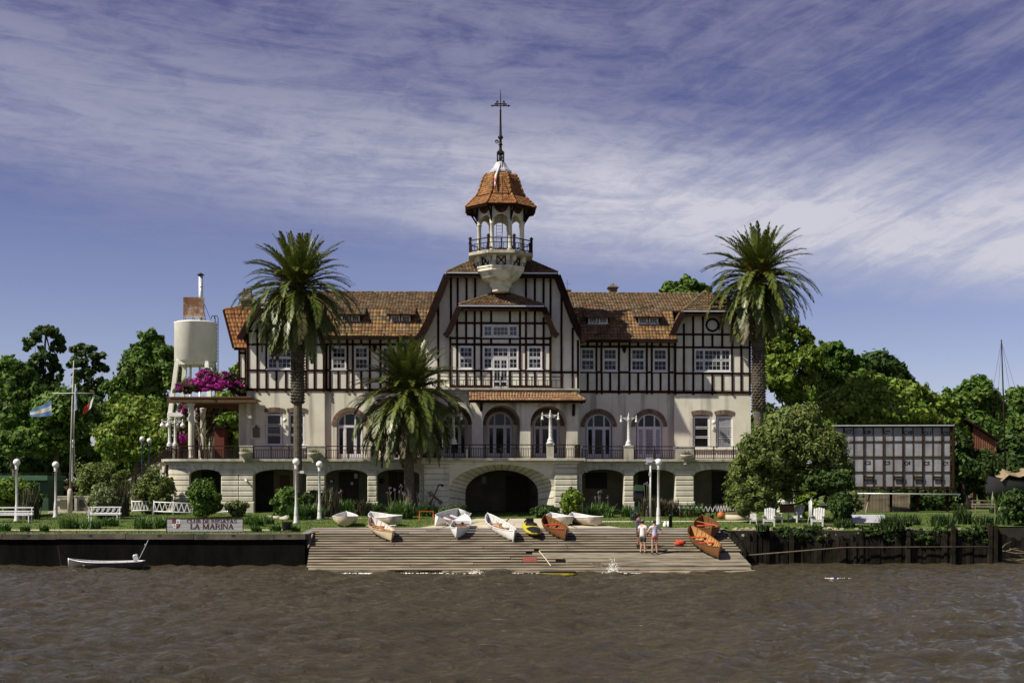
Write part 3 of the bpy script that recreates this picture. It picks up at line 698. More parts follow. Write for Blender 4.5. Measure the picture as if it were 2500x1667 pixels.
# ---- half timbering -----------------------------------------------------
def timbering():
    for y, a, b in ((809,602,793),(841,602,793),(904,602,793),(951,600,795)): beam(y, a, b, VW, 6.2 if y == 951 else 4.8)
    for x in (605,628.5,650.5,675,698,721,747.5,768,790.5): post(x, 904, 953, VW)
    for x in (605,628.5,650.5,748.5,768,790.5): post(x, 841, 904, VW)
    for x in (605,628.5,650.5,675,698,721,747.5,768,790.5): post(x, 809, 841, VW)
    for x in (628.5,650.5,680,712,744,768): post(x, 762 if 640 < x < 770 else 790, 809, VW)
    for x in (628.5,650.5,698,747.5,790.5): post(x, 953, 957, VW, 4.5, .10)
    for y in (841, 904, 951.5): beam(y, 793, 1034, VM, 6.2 if y > 950 else 4.8)
    for x in (797,806,826,847.5,861,882,903,929,951,972,983,1004,1024): post(x, 904, 953, VM)
    for x in (797,806,848.5,861.5,903,929,972,983,1024): post(x, 841, 904, VM)
    for x in (806,826,847.5,861,882,903,929,951,972,983,1004,1024): post(x, 818, 841, VM)
    for x in (806,847.5,861,903,929,972): post(x, 953, 957.5, VM, 4.5, .10)
    for y, in ((846.5,),(908.7,),(956.3,)): beam(y, 1410, 1646, VM, 6.2 if y > 950 else 4.8)
    for x in (1413,1435,1457,1469,1489.6,1511,1537,1558,1579,1591.5,1612.5,1633): post(x, 908, 958, VM)
    for x in (1414,1456,1468,1511,1537,1579,1591,1633): post(x, 846, 908, VM)
    for x in (1414,1435,1457,1469,1489.6,1511,1537,1558,1579,1591.5,1612.5,1633): post(x, 826, 846, VM)
    for x in (1457,1469,1511,1537,1579,1591.5,1633): post(x, 958, 962, VM, 4.5, .10)
    for y, a, b in ((816.6,1646,1833),(848,1646,1833),(911.5,1646,1833),(958,1644,1835)): beam(y, a, b, VW, 6.2 if y > 950 else 4.8)
    XS = (1648.5,1669.5,1692.5,1716,1739,1763,1788,1809.5,1830.5)
    for x in XS: post(x, 911, 960, VW); post(x, 816.6, 848, VW)
    for x in (1648.5,1669.5,1692.5,1786.5,1809.5,1830.5): post(x, 848, 911, VW)
    for x in (1669.5,1692,1716,1763,1788,1809.5): post(x, 765 if 1675 < x < 1800 else 790, 816.6, VW)
    for x in (1648.5,1692.5,1739,1788,1830.5): post(x, 960, 964, VW, 4.5, .10)
    for x, y in ((915, 848), (1524, 852)):              # carved brackets under the eaves
        c = L(x, y, VM); mb = MB(); mb.prism([(-.18,.25),(.18,.25),(.14,.0),(.05,-.28),(-.05,-.28),(-.14,0)], -.16, 0); b = mb.obj('bracket', m_fascia, HOUSE); b.location = c
    # big gable
    for x, y0 in ((1033,830),(1070,745),(1101,668),(1117.4,668),(1139,668),(1160,668),(1284,668),(1305.7,668),(1327,668),(1344,668),(1370.7,720),(1398,800),(1411,830)): post(x, y0, 953, VG)
    beam(905, 1028, 1098, VG); beam(909, 1345, 1412, VG); beam(953, 1028, 1412, VG, 6)
    beam(674, 1094, 1172, VG, 9); beam(674, 1276, 1358, VG, 9)
    # inner bay
    for y, h in ((757,6),(789,5),(826,5),(841,5.5),(905,4.8),(943,5)):
        if y == 905:
            beam(y, 1097, 1200, VB, h); beam(y, 1244, 1345, VB, h)
        else: beam(y, 1120 if y < 760 else (1108 if y < 800 else 1097), 1325 if y < 760 else (1336 if y < 800 else 1345), VB, h)
    for x in (1099.5,1116,1158.5,1175,1269.5,1284,1327,1343.5): post(x, 822, 943, VB)
    for x in (1138,1199,1245,1305.7): post(x, 826, 841, VB)
    for x in (1138,1199,1245,1305.7): post(x, 905, 943, VB)
    for x in (1116,1138,1159,1175,1269.5,1284,1305.7,1327): post(x, 775 if x in (1116,1327) else 755, 826, VB)
    for x in (1199,1245): post(x, 755, 789, VB)
    # round louvred vent of the right wing
    c = L(1739, 793.6, VW); mb = MB(); mb.lathe([(.36,-.05),(.50,-.05),(.50,.06),(.36,.06)], (0,0,0), 24, caps=False); mb.lathe([(.36,.06),(.36,-.05)], (0,0,0), 24, caps=False)
    mb.xform(Matrix.Rotation(R(90), 4, 'X')); v = mb.obj('round_vent', m_fascia, HOUSE); v.location = c
    for i in range(6):
        z = -.28+i*.112; w = math.sqrt(max(.01, .355**2-z*z)); mb = MB(); mb.box(-w, w, -.035, .0, z-.045, z+.035); mb.obj('slat', m_white, v)
timbering()

# ---- roofs --------------------------------------------------------------
def roofs():
    def main(pxa, pxb, name):
        pm = (pxa+pxb)/2; ze = LZ(821 if pm < 1222 else 829, -1.6, pm); zb = LZ(755 if pm < 1222 else 760, .6, pm); zr = LZ(714.5 if pm < 1222 else 718, 4.5, pm)
        ua, ub = LU(pxa, 0), LU(pxb, 0)
        e = [Vector((u, -1.6, ze)) for u in (ua, ub)]; k = [Vector((u, -1.0, ze+.42)) for u in (ua, ub)]; b = [Vector((u, .6, zb)) for u in (ua, ub)]; r = [Vector((u, 4.5, zr)) for u in (ua, ub)]
        bk = [Vector((u, 11.0, 14.2)) for u in (ua, ub)]
        lo, hi = (LU(797,0), ub) if pm < 1222 else (ua, LU(1645,0))   # the lower slope stops at the wings
        e, k, b0 = ([Vector((u, p[0].y, p[0].z)) for u in (lo, hi)] for p in (e, k, b))
        o = roof_part(name, [(b[0],b[1],r[1],r[0])], m_tile, th=.37, caps=((r[0], r[1]),))
        roof_part('lower_roof', [(e[0],e[1],k[1],k[0]), (k[0],k[1],b0[1],b0[0])], m_tile_m, th=.37)
        ua0, ub0 = ua, ub; ua, ub = lo, hi
        mb = MB(); slab_quad(mb, bk[0], bk[1], r[1], r[0]); mb.obj('rear_slope', m_tile, o, fix=False)
        mb = MB(); mb.box(ua, ub, -1.63, -1.5, ze-.20, ze-.02); mb.obj('fascia', m_fascia, o)
        mb = MB(); mb.box(ua, ub, -1.5, .0, ze-.05, ze-.02); mb.obj('soffit', m_fascia, o)
        return ze, zb
    zl = main(640, 1075, 'main_roof'); zr = main(1375, 1800, 'main_roof')
    gambrel('wing_roof', -1.2, 4.6, [(584,822),(594,806),(608,779),(638,748)], [(812,822),(803,806),(790,779),(772,750)], 712, 3.0, m_tile)
    gambrel('wing_roof', -1.2, 4.6, [(1631,829),(1640,815),(1652,787),(1668,757)], [(1846,832),(1838,818),(1826,790),(1812,759)], 713, 3.0, m_tile)
    gambrel('gable_roof', -3.5, 6.0, [(1020,822),(1031,806),(1046,778),(1092,664.5)], [(1430,826),(1419,812),(1404,782),(1360,665)], 606, 4.2, m_tile, bh=.5)
    gambrel('bay_roof', -4.1, VG+.05, [(1086,815),(1093,808),(1101,792),(1121,745)], [(1362,815),(1354,808),(1346,793),(1328,745)], 711.5, 1.55, m_tile, bh=.40)
    # left annex roof
    A, B, C, D = at(571,849,.1), at(640,849,.1), at(640,757,1.1), at(547,757,1.1)
    E, G = at(599,748,2.0), at(640,742,2.6)
    o = roof_part('annex_roof', [(A,B,C,D), (D,C,G,E)], m_tile_o, caps=((D,E),))
    mb = MB(); mb.bar(A+Vector((-.03,-.02,0)), D+Vector((-.03,-.02,0)), .10, .16); mb.obj('bargeboard', m_timber, o)
    mb = MB(); mb.box(A.x, B.x, .08, .2, A.z-.16, A.z-.03); mb.obj('fascia', m_fascia, o)
    # porch skirt roof and missing-tile ledge
    vt, vb = VP-.05, VP-.72
    A, B, C, D = at(1145,977,vb), at(1431,978.5,vb), at(1391,954,vt), at(1145,953,vt); B.z = A.z; C.z = D.z
    B2 = Vector((B.x, VG, B.z)); C2 = Vector((C.x, VG, C.z))
    o = roof_part('porch_roof', [(A,B,C,D), (B,B2,C2,C)], m_tile_l, tw=.20, th=.2, caps=((B,C),), cap_r=.08)
    mb = MB(); mb.box(A.x, B.x-.05, vb+.02, vb+.12, A.z-.16, A.z-.03); mb.obj('fascia', m_fascia, o)
    mb = MB(); mb.box(D.x, C.x, vt-.06, vt, D.z-.02, D.z+.05); mb.obj('flashing', m_zinc, o)
    for x, y in ((1175, 990), (1400, 1002)):
        c = L(x, y, VP); mb = MB(); mb.prism([(0,.42),(-.55,.42),(-.5,.25),(-.25,.05),(-.12,-.25),(0,-.38)], -.09, .09, 'x'); b = mb.obj('bracket', m_fascia, HOUSE); b.location = c
    # shed dormers
    for px0, px1, py0, py1, w0, w1, y0, y1 in ((828,891,752,768,833,878.5,769.5,786), (944,1014,752,768,954,1002,770,787), (1426,1496,761,773,1436,1483.5,773.5,790), (1547,1620,759,774,1558,1607,774.5,791)):
        v0 = -.72; pm = (px0+px1)/2
        A, B = at(px0,py1,v0), at(px1,py1,v0); C, D = Vector((B.x, .75, LZ(py0-3,.7,pm))), Vector((A.x, .75, LZ(py0-3,.7,pm))); B.z = A.z
        d = roof_part('dormer', [(A,B,C,D)], m_tile, th=.3, t=.08)
        vf = -.28; mb = MB(); u0, u1 = LU(w0-4,vf), LU(w1+4,vf); mb.box(u0, u1, vf, .9, LZ(y1+3,vf,pm), A.z+.05); mb.obj('dormer_wall', m_fascia, d)
        mid = (w0+w1)/2
        for a, b in ((w0, mid-1.5), (mid+1.5, w1)):
            window(d, a, b, y0, y1, vf, [(0,1,0,1,3,2)], .05, .07)
    # chimneys
    def chimney(px, w, pyt, pyb, v, pots):
        c = L(px, pyb, v); h = LZ(pyt, v, px)-c.z; s = w*.0147*1.0
        mb = MB(); mb.box(-s*.75, s*.75, -s*.75, s*.75, 0, h*.55); mb.box(-s*.85, s*.85, -s*.85, s*.85, h*.52, h*.60)
        o = mb.obj('chimney', m_brick, HOUSE); o.location = c
        mb = MB(); mb.lathe([(s*1.28, h*.60),(s*1.5,h*.64),(s*1.5,h*.70),(s*1.1,h*.74),(s*.9,h*.86),(s*.5,h*.9)], (0,0,0), 4, R(45)); mb.obj('chimney_cap', M('sooty_cement', (.10,.085,.065), (.17,.15,.115), 4, .95, .4, 20), o)
        for i in range(pots): x = (i-(pots-1)/2)*s*.5; mb = MB(); mb.lathe([(.10,h*.84),(.085,h*1.02),(.06,h*1.02)], (x,0,0), 8); mb.obj('chimney_pot', m_brick, o)
        return o
    chimney(604, 33, 706, 790, 1.6, 3); chimney(1496, 27, 693, 722, 5.2, 1); chimney(1386, 18, 704, 722, 5.2, 0)
    c = L(1385, 706, 5.2); mb = MB(); mb.bar(c, c+Vector((0,0,.75)), .02, .02); mb.bar(c+Vector((-.3,0,.45)), c+Vector((.3,0,.4)), .015, .015); mb.obj('antenna', m_iron, HOUSE)
roofs()

# ---- porch, balcony -----------------------------------------------------
def porch():
    u0, u1 = LU(1034, VP), LU(1410, VP); zb = LZ(952, VP, 1222); ops = []
    for a, b, t in ((1063,1152,988.5),(1179,1269.6,988.5),(1295,1383,990)):
        x0, x1 = LU(a, VP), LU(b, VP); ops.append((x0, x1, ZT, LZ(t, VP, a+45), (x1-x0)/2*.99))
    mb = MB(); wall_open(mb, VP, u0, u1, ZT-.05, zb, ops, .38, 22); mb.box(u0, u0+.3, VP+.002, VG, ZT, zb-.002); mb.box(u1-.3, u1, VP+.002, VG, ZT, zb-.002)
    mb.face([(u0,VP+.38,ZT),(u1,VP+.38,ZT),(u1,VP+.38,ZT+.001),(u0,VP+.38,ZT+.001)]); mb.obj('porch_wall', m_stucco, HOUSE)
    for x0, x1, z0, z1, rise in ops:                    # raised mouldings round the arches
        uc, w = (x0+x1)/2, (x1-x0)/2; O = arch_curve(uc, w+.17, z1-rise, rise+.17, 22); I = arch_curve(uc, w+.03, z1-rise, rise+.03, 22); mb = MB()
        for i in range(22): mb.prism([O[i],O[i+1],I[i+1],I[i]], VP-.045, VP+.02)
        mb.obj('arch_moulding', m_stucco, HOUSE)
    mb = MB(); mb.box(u0-.25, u1+.10, VP-.30, VG, zb, zb+.10); mb.obj('balcony_floor', m_conc, HOUSE)
    mb = MB(); mb.box(u0-.2, LU(1141,VP), VP-.16, VP+.02, zb-.40, zb-.003); mb.obj('bare_ledge', m_conc, HOUSE)
    zf = zb+.10; a = Vector((LU(1072,VP+.1), VP+.1, zf)); b = Vector((LU(1374,VP+.1), VP+.1, zf))
    railing(HOUSE, [a, b], .82, step=.30, posts=2.2, mid=.70)
    for p in (b, a): mb = MB(); mb.lathe([(.07,0),(.05,.1),(.05,.85),(.08,.9),(.05,.98),(.02,1.05)], p, 8); mb.obj('newel_post', m_iron, HOUSE, True)
    # wall behind the porch with three doors
    mb = MB(); ops = []; drs = ((1081,1139,1007),(1190,1250,1007),(1303,1364,1009))
    for a, b, t in drs: x0, x1 = LU(a-1.5,VG), LU(b+1.5,VG); ops.append((x0, x1, ZT, LZ(t-2,VG,a+30), (x1-x0)/2*.98))
    wall_open(mb, VG, LU(1030,VG), LU(1414,VG), ZT-.05, LZ(957,VG), ops, .2); mb.obj('porch_back_wall', m_stucco, HOUSE)
    for a, b, t in drs:
        french_door(HOUSE, a, b, t, VG+.15, lead=True); uc = (LU(a,VG)+LU(b,VG))/2; w = (LU(b+2,VG)-LU(a-2,VG))/2+.05; brick_ring(HOUSE, uc, w, LZ(t-2.5,VG,a+30)-w*.98, w*.98, .30, VG, 34)
porch()

# ---- arcade, terrace ----------------------------------------------------
def stone(parent, pts8, name='stone_block'):
    mb = MB(); mb.v = [tuple(p) for p in pts8]
    mb.f = [(0,1,2,3),(7,6,5,4),(0,4,5,1),(1,5,6,2),(2,6,7,3),(3,7,4,0)]; return mb.obj(name, m_stone, parent)
def course_block(u0, u1, v0, v1, z0, z1, ch=.05):      # chamfered ashlar block
    mb = MB(); mb.box(u0, u1, v0+ch, v1, z0, z1)
    mb.v += [(u0+ch,v0,z0+ch),(u1-ch,v0,z0+ch),(u1-ch,v0,z1-ch),(u0+ch,v0,z1-ch)]
    mb.f = [f for f in mb.f if f != (0,1,5,4)] + [(8,9,10,11),(0,1,9,8),(1,5,10,9),(5,4,11,10),(4,0,8,11)]
    return mb.obj('stone_block', m_stone, HOUSE)
def arcade():
    A = HOUSE; v = VA; zc = ZT-.34; uL = LU(461, v)
    arches = [(461.5,540),(619.5,748),(794,897),(921,1024),(1421,1522.5),(1547,1648),(1694,1796)]
    ops = [(LU(a,v), LU(b,v), ZG-.3, LZ(1145,v,(a+b)/2), .40 if b-a < 90 else .44) for a, b in arches]
    mb = MB(); wall_open(mb, v, uL, LU(1035,v), ZG-.3, zc, ops[:4], .55, 18); mb.obj('arcade_wall', m_stone, A); mb = MB(); wall_open(mb, v, LU(1411,v), LU(1838,v), ZG-.3, zc, ops[4:], .55, 18)
    mb.obj('arcade_wall', m_stone, A)
    # radiating arch stones
    for x0, x1, z0, z1, rise in ops:
        uc, w = (x0+x1)/2, (x1-x0)/2; n = max(7, round((x1-x0)/.36)|1); top = zc-.03
        for i in range(n):
            q = []
            for t, sgn in (((i+.05)/n, 1), ((i+.95)/n, 1)):
                a = math.pi*(.06+.88*t); x = uc-w*math.cos(a); z = z1-rise+rise*math.sin(a)
                xt = uc-(w*1.0+.16)*math.cos(a)*1.03
                q.append(((x, z), (xt, max(z+.2, top if abs(math.cos(a)) < .86 else z1-.02))))
            (a0, a1), (b0, b1) = q
            stone(A, [(a0[0],v-.075,a0[1]),(b0[0],v-.075,b0[1]),(b1[0],v-.075,b1[1]),(a1[0],v-.075,a1[1]),(a0[0],v+.01,a0[1]),(b0[0],v+.01,b0[1]),(b1[0],v+.01,b1[1]),(a1[0],v+.01,a1[1])], 'voussoir')
    # piers in courses
    ZS = LZ(1159, v); ZP = LZ(1224, v); n = 5; ch = (ZS-ZP)/n
    for a, b in ((540,619.5),(748,794),(897,921),(1024,1035),(1411,1421),(1522.5,1547),(1648,1694),(1796,1834)):
        u0, u1 = LU(a,v)+.01, LU(b,v)-.01
        spl = [(u0, u1)] if b-a < 60 else [(u0, lerp(u0,u1,.55)), (lerp(u0,u1,.55), u1)]
        for i in range(n):
            for p, q in spl: course_block(p, q, v-.10, v+.02, ZP+i*ch+.014, ZP+(i+1)*ch-.014)
        if b-a > 15: course_block(u0-.06, u1+.06, v-.14, v+.02, ZP+n*ch+.004, ZP+(n+1)*ch-.02)
        course_block(u0-.07, u1+.07, v-.16, v+.02, ZG-.3, ZP-.006, .06)
    # rounded left end
    r = 1.75; c = Vector((uL, v+r, 0))
    zs = [ZG-.3] + [ZP+i*ch for i in range(int((zc-ZP)/ch)+1)] + [zc]
    for i, (z0, z1) in enumerate(zip(zs[:-1], zs[1:])):
        if z1-z0 < .03: continue
        k = .10 if i == 0 else 0
        for j in range(3):
            mb = MB(); n0 = 0
            for s in range(5):
                t = R(90)*(j+s/4)/3
                for rr, zz in ((r+k-.08, z0+.008), (r+k, z0+.05), (r+k, z1-.05), (r+k-.08, z1-.008)): mb.v.append((c.x-rr*math.sin(t), c.y-rr*math.cos(t), zz))
            for s in range(4):
                for q in range(3): b = s*4+q; mb.f.append((b, b+4, b+5, b+1))
            mb.obj('stone_block', m_stone, A)
    mb = MB(); mb.box(c.x-r, c.x-r+.3, c.y, 6.0, ZG-.3, zc); mb.obj('end_wall', m_stone, A)
    # central boathouse block with the splayed arch
    vc = VC; u0, u1 = LU(1035,vc), LU(1410,vc); oc = (LU(1097,vc), LU(1353,vc)); zo = LZ(1133,vc); ro = LZ(1133,vc)-LZ(1195,vc)
    mb = MB(); wall_open(mb, vc, u0, u1, ZG-.4, zc, [(oc[0], oc[1], ZG-.4, zo, ro)], .02, 30)
    mb.face([(u0,vc,ZG-.4),(u0,VA+.3,ZG-.4),(u0,VA+.3,zc),(u0,vc,zc)]); mb.face([(u1,vc,ZG-.4),(u1,VA+.3,ZG-.4),(u1,VA+.3,zc),(u1,vc,zc)])
    mb.obj('boathouse_front', m_stone, A)
    vi = vc+1.3; ic = (LU(1136,vi), LU(1314,vi)); zi = LZ(1147,vi); ri = LZ(1147,vi)-LZ(1203,vi)
    def ell(e, z, rr, n):
        uc, w = (e[0]+e[1])/2, (e[1]-e[0])/2; P_ = [(e[0], lerp(ZG-.4, z-rr, k/4)) for k in range(4)] + arch_curve(uc, w, z-rr, rr, n) + [(e[1], lerp(z-rr, ZG-.4, (k+1)/4)) for k in range(4)]
        return P_
    O = ell(oc, zo, ro, 20); I = ell(ic, zi, ri, 20); cu = (oc[0]+oc[1])/2
    for k in range(len(O)-1):
        g = .05
        o0, o1 = Vector((O[k][0],vc+.005,O[k][1])), Vector((O[k+1][0],vc+.005,O[k+1][1])); i0, i1 = Vector((I[k][0],vi,I[k][1])), Vector((I[k+1][0],vi,I[k+1][1]))
        p0, p1, q0, q1 = lerp(o0,o1,g), lerp(o0,o1,1-g), lerp(i0,i1,g), lerp(i0,i1,1-g)
        out = Vector(((o0.x-cu)*.06, 0, .05)); stone(A, [p0, p1, q1, q0, p0+out, p1+out, q1+out, q0+out], 'voussoir')
    mb = MB()
    for k in range(len(O)-1): mb.face([(O[k][0]*1.002,vc+.02,O[k][1]+.02),(O[k+1][0]*1.002,vc+.02,O[k+1][1]+.02),(I[k+1][0],vi+.01,I[k+1][1]+.02),(I[k][0],vi+.01,I[k][1]+.02)])
    mb.obj('arch_joints', m_dark, A)
    mb = MB(); wall_open(mb, vi+.012, u0+.01, u1-.01, ZG-.4, zc, [(ic[0], ic[1], ZG-.4, zi, ri)], .3, 30); mb.obj('inner_arch_wall', m_conc, A)
    mb = MB(); mb.box(LU(1176,-1.2), LU(1187,-1.2), -1.13, -1.0, LZ(1180,-1.2), LZ(1163,-1.2)); mb.obj('rear_window', m_curtain, A)
    mb = MB(); mb.box(LU(1236,-2), LU(1290,-2), -2.1, -2.0, ZG, LZ(1160,-2)); mb.obj('boathouse_door', M('old_dark_door', (.035,.022,.014), (.055,.034,.02), 4, .8), A)
    for a, b in ((u0, oc[0]-.02), (oc[1]+.02, u1)):
        z = ZG-.3; k = 0
        while z < zo-ro-.1+1.9 and z < zc-.1:
            z1 = min(z+ch*1.02, zc-.03)
            e = (b-a) 
            if z > zo-ro: # above the springing the ring eats into the flank
                s = min(1, (z-(zo-ro))/ro); dx = ((oc[1]-oc[0])/2)*(1-math.sqrt(max(0, 1-s*s)))
            else: dx = 0
            course_block(a, b, vc-.10, vc+.01, z+.012, z1-.012); z = z1; k += 1
    # terrace deck with moulded edge
    def outline(e):
        pts = [(c.x-r-e, 6.0), (c.x-r-e, c.y)] + [(c.x-(r+e)*math.sin(R(90)*(1-s/8)), c.y-(r+e)*math.cos(R(90)*(1-s/8))) for s in range(1, 9)]
        return pts + [(u0-e, VA-e), (u0-e, VC-e), (u1+e, VC-e), (u1+e, VA-e), (LU(1838,VA)+e, VA-e), (LU(1838,VA)+e, .42), (LU(604,0), .42), (LU(604,0), 6.0)]
    mb = MB(); mb.prism(outline(.46), ZT-.15, ZT, 'z'); mb.obj('terrace_deck', m_conc, A)
    mb = MB(); mb.prism(outline(.28), ZT-.26, ZT-.152, 'z'); mb.obj('cornice', m_conc, A)
    mb = MB(); mb.prism(outline(.13), ZT-.36, ZT-.262, 'z'); mb.obj('cornice_band', m_stone, A)
    mb = MB(); mb.prism(outline(.30), ZT+.002, ZT+.008, 'z'); mb.obj('terrace_floor', m_redfloor, A)
    # railings and pedestals
    e = .34; z = ZT
    arc = [(c.x-r-e, 5.5, z), (c.x-r-e, c.y, z)] + [(c.x-(r+e)*math.sin(R(90)*(1-s/8)), c.y-(r+e)*math.cos(R(90)*(1-s/8)), z) for s in range(1, 9)]
    fr = lambda px: (LU(px, VA-e), VA-e, z)
    railing(A, arc + [fr(584)], posts=1.6)
    railing(A, [fr(618), fr(749)]); railing(A, [fr(795), fr(906)]); railing(A, [fr(922), (u0-.1, VA-e, z)])
    ce = VC-e; railing(A, [(u0-.1, VA-e, z), (u0-.1, ce, z), (u1+.1, ce, z), (u1+.1, VA-e, z)], posts=1.05)
    railing(A, [fr(1420), fr(1522)]); railing(A, [fr(1548), fr(1648)]); railing(A, [fr(1695), fr(1838)])
    def pedestal(a, b, v, pyt, dv=.42):
        mb = MB(); p0, p1 = LU(a,v), LU(b,v); zt = LZ(pyt,v,(a+b)/2); mb.box(p0, p1, v-.02, v+dv*1.6, ZT-.002, zt-.08); mb.box(p0-.03, p1+.03, v-.05, v+dv*1.6+.03, zt-.08, zt); return mb.obj('pedestal', m_conc, A)
    for a, b, y in ((585,617,1087),(750,794,1087.5),(1649,1694,1089),(1523,1547,1088),(906,922,1088),(1409,1420,1089)): pedestal(a, b, VA-.42, y)
    pedestal(1335, 1352, VC-.42, 1083, .28)
    # door threshold steps, wall lamps, plaque
    c_ = L(626, 1054, VW); mb = MB(); mb.prism([(-.36,-.5),(.36,-.5),(.40,-.44),(.34,.36),(.38,.46),(.2,.44),(0,.56),(-.2,.44),(-.38,.46),(-.34,.36),(-.40,-.44)], -.07, .01)
    pl = mb.obj('memorial_plaque', m_stucco, A); pl.location = c_
    mb = MB(); mb.box(-.25,.25,-.12,-.071,-.40,.32); mb.sphere((0,-.09,.36), .12, 8, 6); mb.obj('bronze_tablet', m_bronze, pl)
    for x, y in ((697, 1026), (1741, 1031)):
        c_ = L(x, y, VW); mb = MB(); mb.box(-.06,.06,-.06,.0,-.55,-.28); mb.tube([(0,-.05,-.4),(0,-.28,-.34),(0,-.28,-.2)], .025, 8); w = mb.obj('wall_lamp', m_white, A); w.location = c_
        mb = MB(); mb.sphere((0,-.28,0), .16, 14, 10); mb.obj('globe', m_white, w, True)
    for k, (x, y) in enumerate(((600, 1170), (1428, 1148))):
        c_ = L(x, y, VA-.05); mb = MB(); mb.box(-.05,.05,-.18,0,-.05,.05); mb.tube([(0,-.15,0),(.12,-.28,-.12)], .05, 8); w = mb.obj('flood_light', m_white, A); w.location = c_
arcade()
# ------------------------------------------------------------------ tower on the central gable
def tower():
    VT = -3.45; A = HOUSE; uc = LU(1222, VT); k = (Y0+VT)/F
    def z(py): return EYE + (HY-py)*k
    def oct(Rr, zz): return [Vector((uc+Rr*math.cos(R(22.5+45*i)), VT+Rr*math.sin(R(22.5+45*i)), zz)) for i in range(8)]
    C = (uc, VT, 0); o8 = R(22.5)
    px = k*1.06                                        # front pixels are a little nearer than the axis
    def zr(py, r=0.0): return EYE + (HY-py)*(Y0+VT-.92*r*k)/F      # measured on the front face at radius r (px)
    prof = [(12,713),(21,710),(22,704),(24,699),(28,696),(29,688),(38,682),(47,675),(54,664),(57,659),(60,658),(60,652),(62,650),(62,646)]
    mb = MB(); mb.lathe([(r_*k, zr(y, r_)) for r_, y in prof], C, 8, o8); mb.obj('tower_corbel', m_stucco, A)
    zd = zr(609, 82); z0_, z1_ = zr(648, 57), zd-.22
    mb = MB(); mb.lathe([(56*k, z0_), (56*k, z1_)], C, 8, o8); mb.obj('tower_drum', m_panel, A)
    a, b = oct(56.6*k, z0_+.06), oct(56.6*k, z1_-.06)
    for i in range(8):
        j = (i+1) % 8; p = MB(); lo0, lo1, hi0, hi1 = a[i], a[j], b[i], b[j]
        s = .27; x0, x1 = lerp(lo0,lo1,s), lerp(lo0,lo1,1-s); y0, y1 = lerp(hi0,hi1,s), lerp(hi0,hi1,1-s)
        n = ((lo0+lo1)/2-Vector((uc,VT,lo0.z))).normalized()
        for q, r_ in ((x0,y1),(x1,y0),(x0,y0),(x1,y1),(x0,x1),(y0,y1)): p.bar(q, r_, .06, .10, up=n)
        p.obj('timber_cross', m_timber, A)
        for t in (.12, .88):                            # pilasters and consoles carrying the balcony
            q = MB(); f = lerp(lo0,lo1,t); g = lerp(hi0,hi1,t); q.bar(f+n*.03, g+n*.03, .07, .22, up=n); q.bar(lerp(f,g,.45)+n*.16, g+n*.22, .26, .20, up=n); q.obj('console', m_stucco, A)
    mb = MB(); mb.lathe([(60*k,zd-.34),(78*k,zd-.24),(84*k,zd-.22),(84*k,zd-.02),(80*k,zd)], C, 8, o8); mb.obj('tower_balcony', m_conc, A)
    ring = oct(80*k, zd); h = zr(580, 80)-zd
    for i in range(8):
        a_, b_ = ring[i], ring[(i+1)%8]; railing(A, [a_, b_], h, name='tower_railing', step=.28, posts=1.1, mid=.62)
        mb = MB(); mb.bar(a_, a_+Vector((0,0,h*1.12)), .17, .17); mb.lathe([(.12,h*1.12),(.14,h*1.18),(.02,h*1.34)], a_, 4); mb.obj('newel_post', m_iron, A)
    # columns and arches
    col = oct(56.5*k, zd); zt = zr(536, 56); top = zr(499, 57)
    for c in col:
        hh = zt-c.z; mb = MB(); mb.lathe([(.20,0),(.20,.16),(.16,.22),(.145,.28),(.13,hh-.30),(.16,hh-.27),(.16,hh-.20),(.135,hh-.17),(.19,hh-.06),(.19,hh)], c, 14); mb.obj('column', m_stucco, A, True)
    m_arch = M('brick_vault', (.10,.032,.02), (.07,.026,.018), 8, .9, island=.3)
    zc_ = zr(522, 57)
    for i in range(8):
        p, q = col[i], col[(i+1)%8]; n = ((p+q)/2-Vector((uc,VT,p.z))).normalized(); w = (q-p).length; d = (q-p).normalized()
        def W_(x, zz, off): return p+d*x+n*off+Vector((0,0,zz-p.z))
        m = 12; arc = [(w/2-(w/2-.10)*math.cos(math.pi*s/m), zt-.12+(zc_-zt+.12)*math.sin(math.pi*s/m)) for s in range(m+1)]
        mb = MB()
        for off in (-.09, .09):
            for (x0,y0),(x1,y1) in zip(arc[:-1], arc[1:]): mb.face([W_(x0,y0,off), W_(x1,y1,off), W_(x1,top,off), W_(x0,top,off)])
            mb.face([W_(0,zt-.12,off),W_(.10,zt-.12,off),W_(.10,top,off),W_(0,top,off)]); mb.face([W_(w-.10,zt-.12,off),W_(w,zt-.12,off),W_(w,top,off),W_(w-.10,top,off)])
        for (x0,y0),(x1,y1) in zip(arc[:-1], arc[1:]): mb.face([W_(x0,y0,-.09), W_(x1,y1,-.09), W_(x1,y1,.09), W_(x0,y0,.09)])
        mb.obj('arch_spandrel', m_stucco, A)
        mb = MB(); el = [(w/2+w*.40*math.cos(math.pi*s/14), top-.02-(top-zc_)*.86*math.sin(math.pi*s/14)) for s in range(15)]     # brick lunette above each arch
        for (x0,y0),(x1,y1) in zip(el[:-1], el[1:]): mb.face([W_(x0,y0,.115), W_(x1,y1,.115), W_(w/2,top-.02,.115)]); mb.face([W_(x0,y0,.115), W_(x1,y1,.115), W_(x1,y1,.08), W_(x0,y0,.08)])
        mb.obj('brick_lunette', m_arch, A, fix=False)
        mb = MB(); out = (p-Vector((uc,VT,p.z))).normalized()
        mb.bar(p+out*.12+Vector((0,0,zt-p.z+.05)), p+out*(27*k)+Vector((0,0,top-p.z+.0)), .09, .10); mb.bar(p+out*.16+Vector((0,0,zt-p.z-.1)), p+out*.16+Vector((0,0,top-p.z+.05)), .09, .09); mb.obj('eave_bracket', m_fascia, A)
    ze = zr(497, 88)
